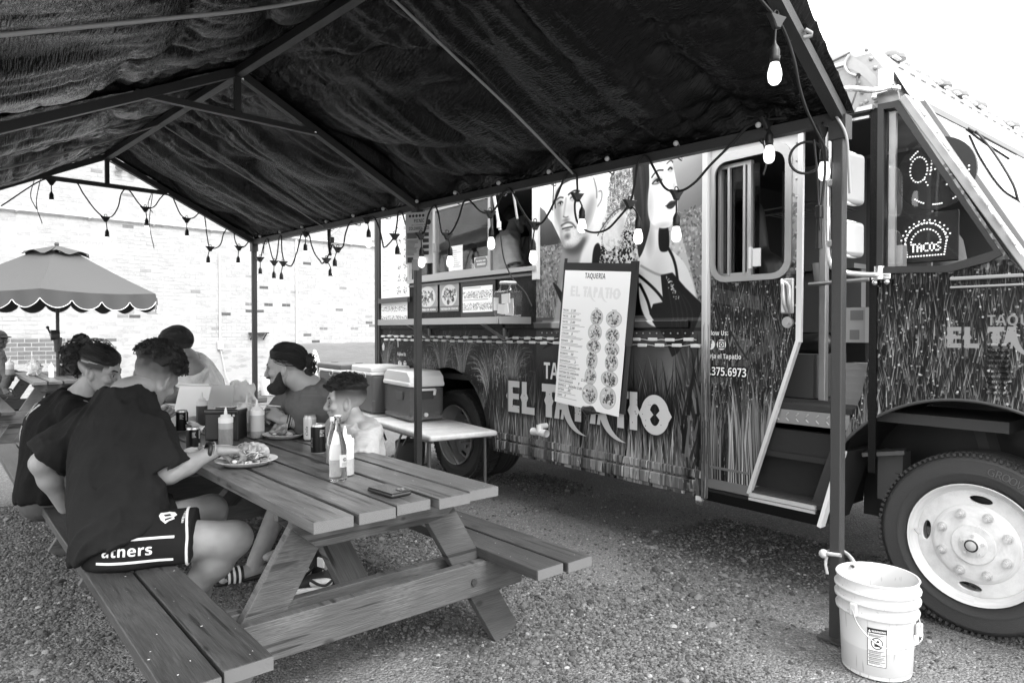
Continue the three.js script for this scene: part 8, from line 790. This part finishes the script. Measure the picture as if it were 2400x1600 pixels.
{ // boy
  const tone = (x, y, z) => lerp(1, 0.03, sst(-0.03, 0.055, y - 0.1 * z) * sst(0.066, 0.05, z));
  const o = person('p4', 'boy in pale grey t-shirt with a high fade haircut, looking along the table', { skin: 0.38, shod: true, face: dirOf(-0.97, -0.2, -0.05), tilt: [0, 1, 0], toe: [-0.2, 0, 1], head: 0.98, build: 0.82, tone, shirt: { v: 0.5, loose: 0.028, sleeve: 0.95, cuff: 0.076, fold: 0.008, hem: [[-3.43, 0.45, -1.7], [0, -1, 0]], collarTilt: -0.1, dir: [0.1, 1, 0.3] }, pants: { v: 0.03, to: 1.0 },
    hair: { v: 0.013, f: [[(HF) => (x, y, z) => { const h = y - 0.06 - 0.1 * Math.min(0, z); return HF(x, y, z) - (h < 0 ? -0.006 : 0.019 * sst(0, 0.035, h) + 0.012 * sst(0.0, 0.1, z) * sst(0, 0.03, h)) - 0.009 * sst(0, 0.03, h) * noise(x * 55, y * 55, z * 38); }, [-0.12, 0.0, -0.14], [0.12, 0.17, 0.15], 0.0045], [(HF) => (x, y, z) => { const h = Math.min(y - 0.05 + 0.012 * noise(x * 60, 1, 4), z - 0.05); return HF(x, y, z) - (h < 0 ? -0.006 : 0.016 * sst(0, 0.015, h)) - 0.006 * sst(0, 0.01, h) * noise(x * 70, y * 30, z * 60); }, [-0.1, 0.0, 0.02], [0.1, 0.13, 0.15], 0.0045]], curls: (hp, HF) => [...tufts(hp, HF, 340, scalpPick((z) => 0.076 - 0.1 * Math.max(z, 0)), 0.019, [0, -0.25, 1.5], 0.017), ...tufts(hp, HF, 90, () => [rr(-0.055, 0.055), 0.075, 0.07], 0.026, [0, -0.9, 0.6], 0.014), ...curlTubes(60, () => { const th = rr(0, 6.28), ph = Math.acos(rr(0.3, 1)), n = [Math.sin(ph) * Math.cos(th), Math.cos(ph), Math.sin(ph) * Math.sin(th)], p = hp(n[0] * 0.085, 0.045 + n[1] * 0.09, -0.01 + n[2] * 0.105); return [p, unit(sub(p, hp(0, 0.03, -0.01)))]; }, 0.006, 0.013, 0.0022)] } });
  for (const k of ['lan', 'ran']) { const a = o.J[k], fd = unit([-0.35, 0, 1]), sd = [fd[2], 0, -fd[0]], q = (f, s, y) => [a[0] + fd[0] * f + sd[0] * s, y, a[2] + fd[2] * f + sd[2] * s], y0 = k === 'lan' ? 0.02 : 0.02; const up2 = field(join(0.035, cap(q(-0.03, 0, y0 + 0.055), q(0.15, 0, y0 + 0.04), 0.042, 0.036), cap(q(-0.03, 0, y0 + 0.06), q(-0.03, 0, y0 + 0.14), 0.042, 0.045)), a.map((v, i) => (i === 1 ? -0.01 : v - 0.26)), a.map((v, i) => (i === 1 ? 0.24 : v + 0.26)), 0.0075);
    const t2 = o.P2('sneaker', up2, mat(0.012, 0.6)); const add2 = (n, g, m) => wpart(t2, n, g, m); add2('sole', field(both(cap(q(-0.04, 0, y0 + 0.02), q(0.165, 0, y0 + 0.02), 0.047, 0.042), half([0, y0 + 0.03, 0], [0, 1, 0]), 0.004), a.map((v, i) => (i === 1 ? -0.02 : v - 0.28)), a.map((v, i) => (i === 1 ? 0.08 : v + 0.28)), 0.0075), mat(0.7, 0.6)); add2('side_panel', field(both(join(0.02, cap(q(0.0, 0.036, y0 + 0.05), q(0.08, 0.034, y0 + 0.05), 0.02), cap(q(0.16, 0, y0 + 0.045), q(0.19, 0, y0 + 0.04), 0.03)), half([0, y0 + 0.03, 0], [0, -1, 0]), 0.004), a.map((v, i) => (i === 1 ? 0 : v - 0.28)), a.map((v, i) => (i === 1 ? 0.16 : v + 0.28)), 0.006), mat(0.66, 0.5)); add2('swoosh', tube([q(-0.03, 0.053, y0 + 0.075), q(0.02, 0.058, y0 + 0.04), q(0.05, 0.0575, y0 + 0.045), q(0.1, 0.05, y0 + 0.075)], 0.007, 20, 6), mat(0.012, 0.5)); add2('tongue', rbox(0.05, 0.05, 0.012, 0.005).rotateY(0.3).translate(...q(0.04, 0, y0 + 0.14)), mat(0.65, 0.6)); }
}
// sandal of the bearded man under the table
{ const f = JOINTS.p3.ran, s = thing('slide_sandal', 'black slide sandal with three white stripes under the table', 'sandal', [f[0], 0, f[2]], -0.1); part(s, 'sole', rbox(0.095, 0.024, 0.27, 0.011, 0, 0.014, 0.06), mat(0.015, 0.6)); const st = part(s, 'strap', lathe([[0.048, -0.05], [0.052, -0.05], [0.052, 0.05], [0.048, 0.05]], 24).rotateX(Math.PI / 2).scale(1, 0.95, 1).translate(0, 0.032, 0.1), mat(0.015, 0.5)); for (let i = 0; i < 3; i++) part(st, 'stripe', lathe([[0.0525, -0.006], [0.0535, -0.006], [0.0535, 0.006], [0.0525, 0.006]], 24).rotateX(Math.PI / 2).scale(1, 0.95, 1).translate(0, 0.032, 0.072 + i * 0.027), mat(0.75, 0.5)); }
person('p5', 'person in white t-shirt with slicked dark hair, bent over the second table', { skin: 0.26, face: dirOf(-0.93, 0.0, -0.42), tilt: [0, 1, 0], head: 1.12, build: 1.2, toe: [0, 0, 1], tone: (x, y, z) => lerp(1, 0.45, sst(-0.03, -0.06, y) * (z > 0.02 ? 1 : 0)), shirt: { v: 0.88, loose: 0.024, sleeve: 0.85, cuff: 0.095, fold: 0.009, dir: [0.4, 1, 0.4], hem: [[-5.5, 0.5, -1.45], [0, -1, 0]] }, pants: { v: 0.05, to: 2 }, hands: [{ w: JOINTS.p5.lwr, F: unit([-0.6, -0.1, 0.7]), N: [0, -1, 0], S: unit([-0.7, 0, -0.6]), curl: [0.6, 0.8, 0.5] }],
  hair: { v: 0.03, f: [[(HF) => (x, y, z) => { const h = Math.min(y - 0.02 - 0.45 * Math.max(z + 0.01, 0) + 1.8 * Math.max(0, -z - 0.015), 0.08 - z + 0.4 * (y - 0.07)); return HF(x, y, z) - (h < 0 ? -0.006 : 0.013 * sst(0, 0.02, h)) - 0.003 * sst(0, 0.02, h) * noise(x * 120, y * 50, z * 16); }, [-0.11, -0.12, -0.15], [0.11, 0.15, 0.13], 0.0048]], curls: (hp, HF) => strands(hp, HF, 160, () => [rr(-0.075, 0.075), rr(0.05, 0.1), rr(0.0, 0.07)], (q) => [q[0] * 0.8, -0.02, -0.1], 0.013) } });
person('p6', 'person with long dark curly hair seated beyond the umbrella pole', { skin: 0.36, face: dirOf(-0.5, -0.8, -0.2), cell: 0.016, headCell: 0.006, toe: [0, 0, 1], shirt: { v: 0.06, fold: 0.004, cell: 0.016 }, pants: { v: 0.03, to: 2 }, hair: { v: 0.016, f: [[(HF) => (x, y, z) => smax(Math.min(HF(x, y, z), ell([0, -0.06, -0.04], [0.11, 0.15, 0.09])(x, y, z)) - 0.024 - 0.016 * noise(x * 40, y * 40, z * 40), -Math.max(Math.abs(x) - 0.05, Math.abs(y + 0.03) - 0.085, 0.03 - z), 0.01), [-0.17, -0.26, -0.18], [0.17, 0.17, 0.15], 0.009]] } });
{ const o = person('p7', 'person in a dark cap and camouflage hoodie at the photo\'s left edge', { skin: 0.07, face: dirOf(0.95, -0.25, -0.1), cell: 0.016, headCell: 0.006, toe: [0, 0, -1], build: 1.1, shirt: { name: 'hoodie', v: 0.11, sleeve: 1.85, fold: 0.012, cell: 0.014 }, pants: { v: 0.03, to: 2 }, hands: [{ w: JOINTS.p7.lwr, F: unit([0.5, 0, -0.8]), N: [0, -1, 0], S: unit([-0.8, 0, -0.5]), curl: [0.4, 0.6, 0.4] }, { w: JOINTS.p7.rwr, F: unit([0.4, -0.6, -0.4]), N: unit([-0.5, 0, -0.7]), S: [0, 0.5, -0.8], curl: [0.3, 0.4, 0.3] }], hair: { v: 0.01, f: [[(HF) => (x, y, z) => smax(HF(x, y, z) - 0.004, 0.03 - y - 0.2 * z, 0.01), [-0.1, -0.05, -0.13], [0.1, 0.14, 0.12], 0.008]] } });
  const cp = o.P2('cap', place(field((x, y, z) => smax(o.HF(x, y, z) - 0.012, 0.042 - y, 0.004), [-0.11, 0, -0.14], [0.11, 0.15, 0.13], 0.007), o.J.head, [o.hx, o.hu, o.hf], 1), mat(0.02, 0.7)); wpart(cp, 'brim', place(field(both(ell([0, 0.047, 0.09], [0.075, 0.012, 0.09]), half([0, 0, 0.06], [0, 0, -1]), 0.004), [-0.09, 0.02, 0.03], [0.09, 0.08, 0.2], 0.006), o.J.head, [o.hx, o.hu, o.hf], 1), mat(0.02, 0.7));
  for (let i = 0; i < 16; i++) { const J = o.J, a = rr(0, 1); } }
person('p8', 'worker in grey t-shirt standing inside the serving window, hand at the mouth', { skin: 0.3, noLegs: true, base: 0.97, face: dirOf(0.86, 0.4, -0.1), toe: dirOf(1, 0), headCell: 0.005, shirt: { v: 0.5, loose: 0.022, sleeve: 0.8, cuff: 0.088, fold: 0.008, dir: [0.5, 1, 0] }, hands: [{ w: [-5.06, 2.29, -4.3], F: unit([0.25, 0.6, 0.4]), N: unit([-0.6, 0.2, 0.5]), S: unit([-0.5, 0.5, -0.4]), curl: [0.4, 0.6, 0.4] }], hair: { v: 0.01, f: [[(HF) => (x, y, z) => smax(HF(x, y, z) - 0.014 - 0.003 * noise(x * 80, y * 80, z * 80), Math.max(0.02 + 0.35 * Math.max(z, 0) - 0.7 * Math.max(0, -z - 0.02) - y, z - 0.075), 0.012), [-0.11, -0.12, -0.15], [0.11, 0.15, 0.13], 0.005]] } });

renderer.render(scene, camera);
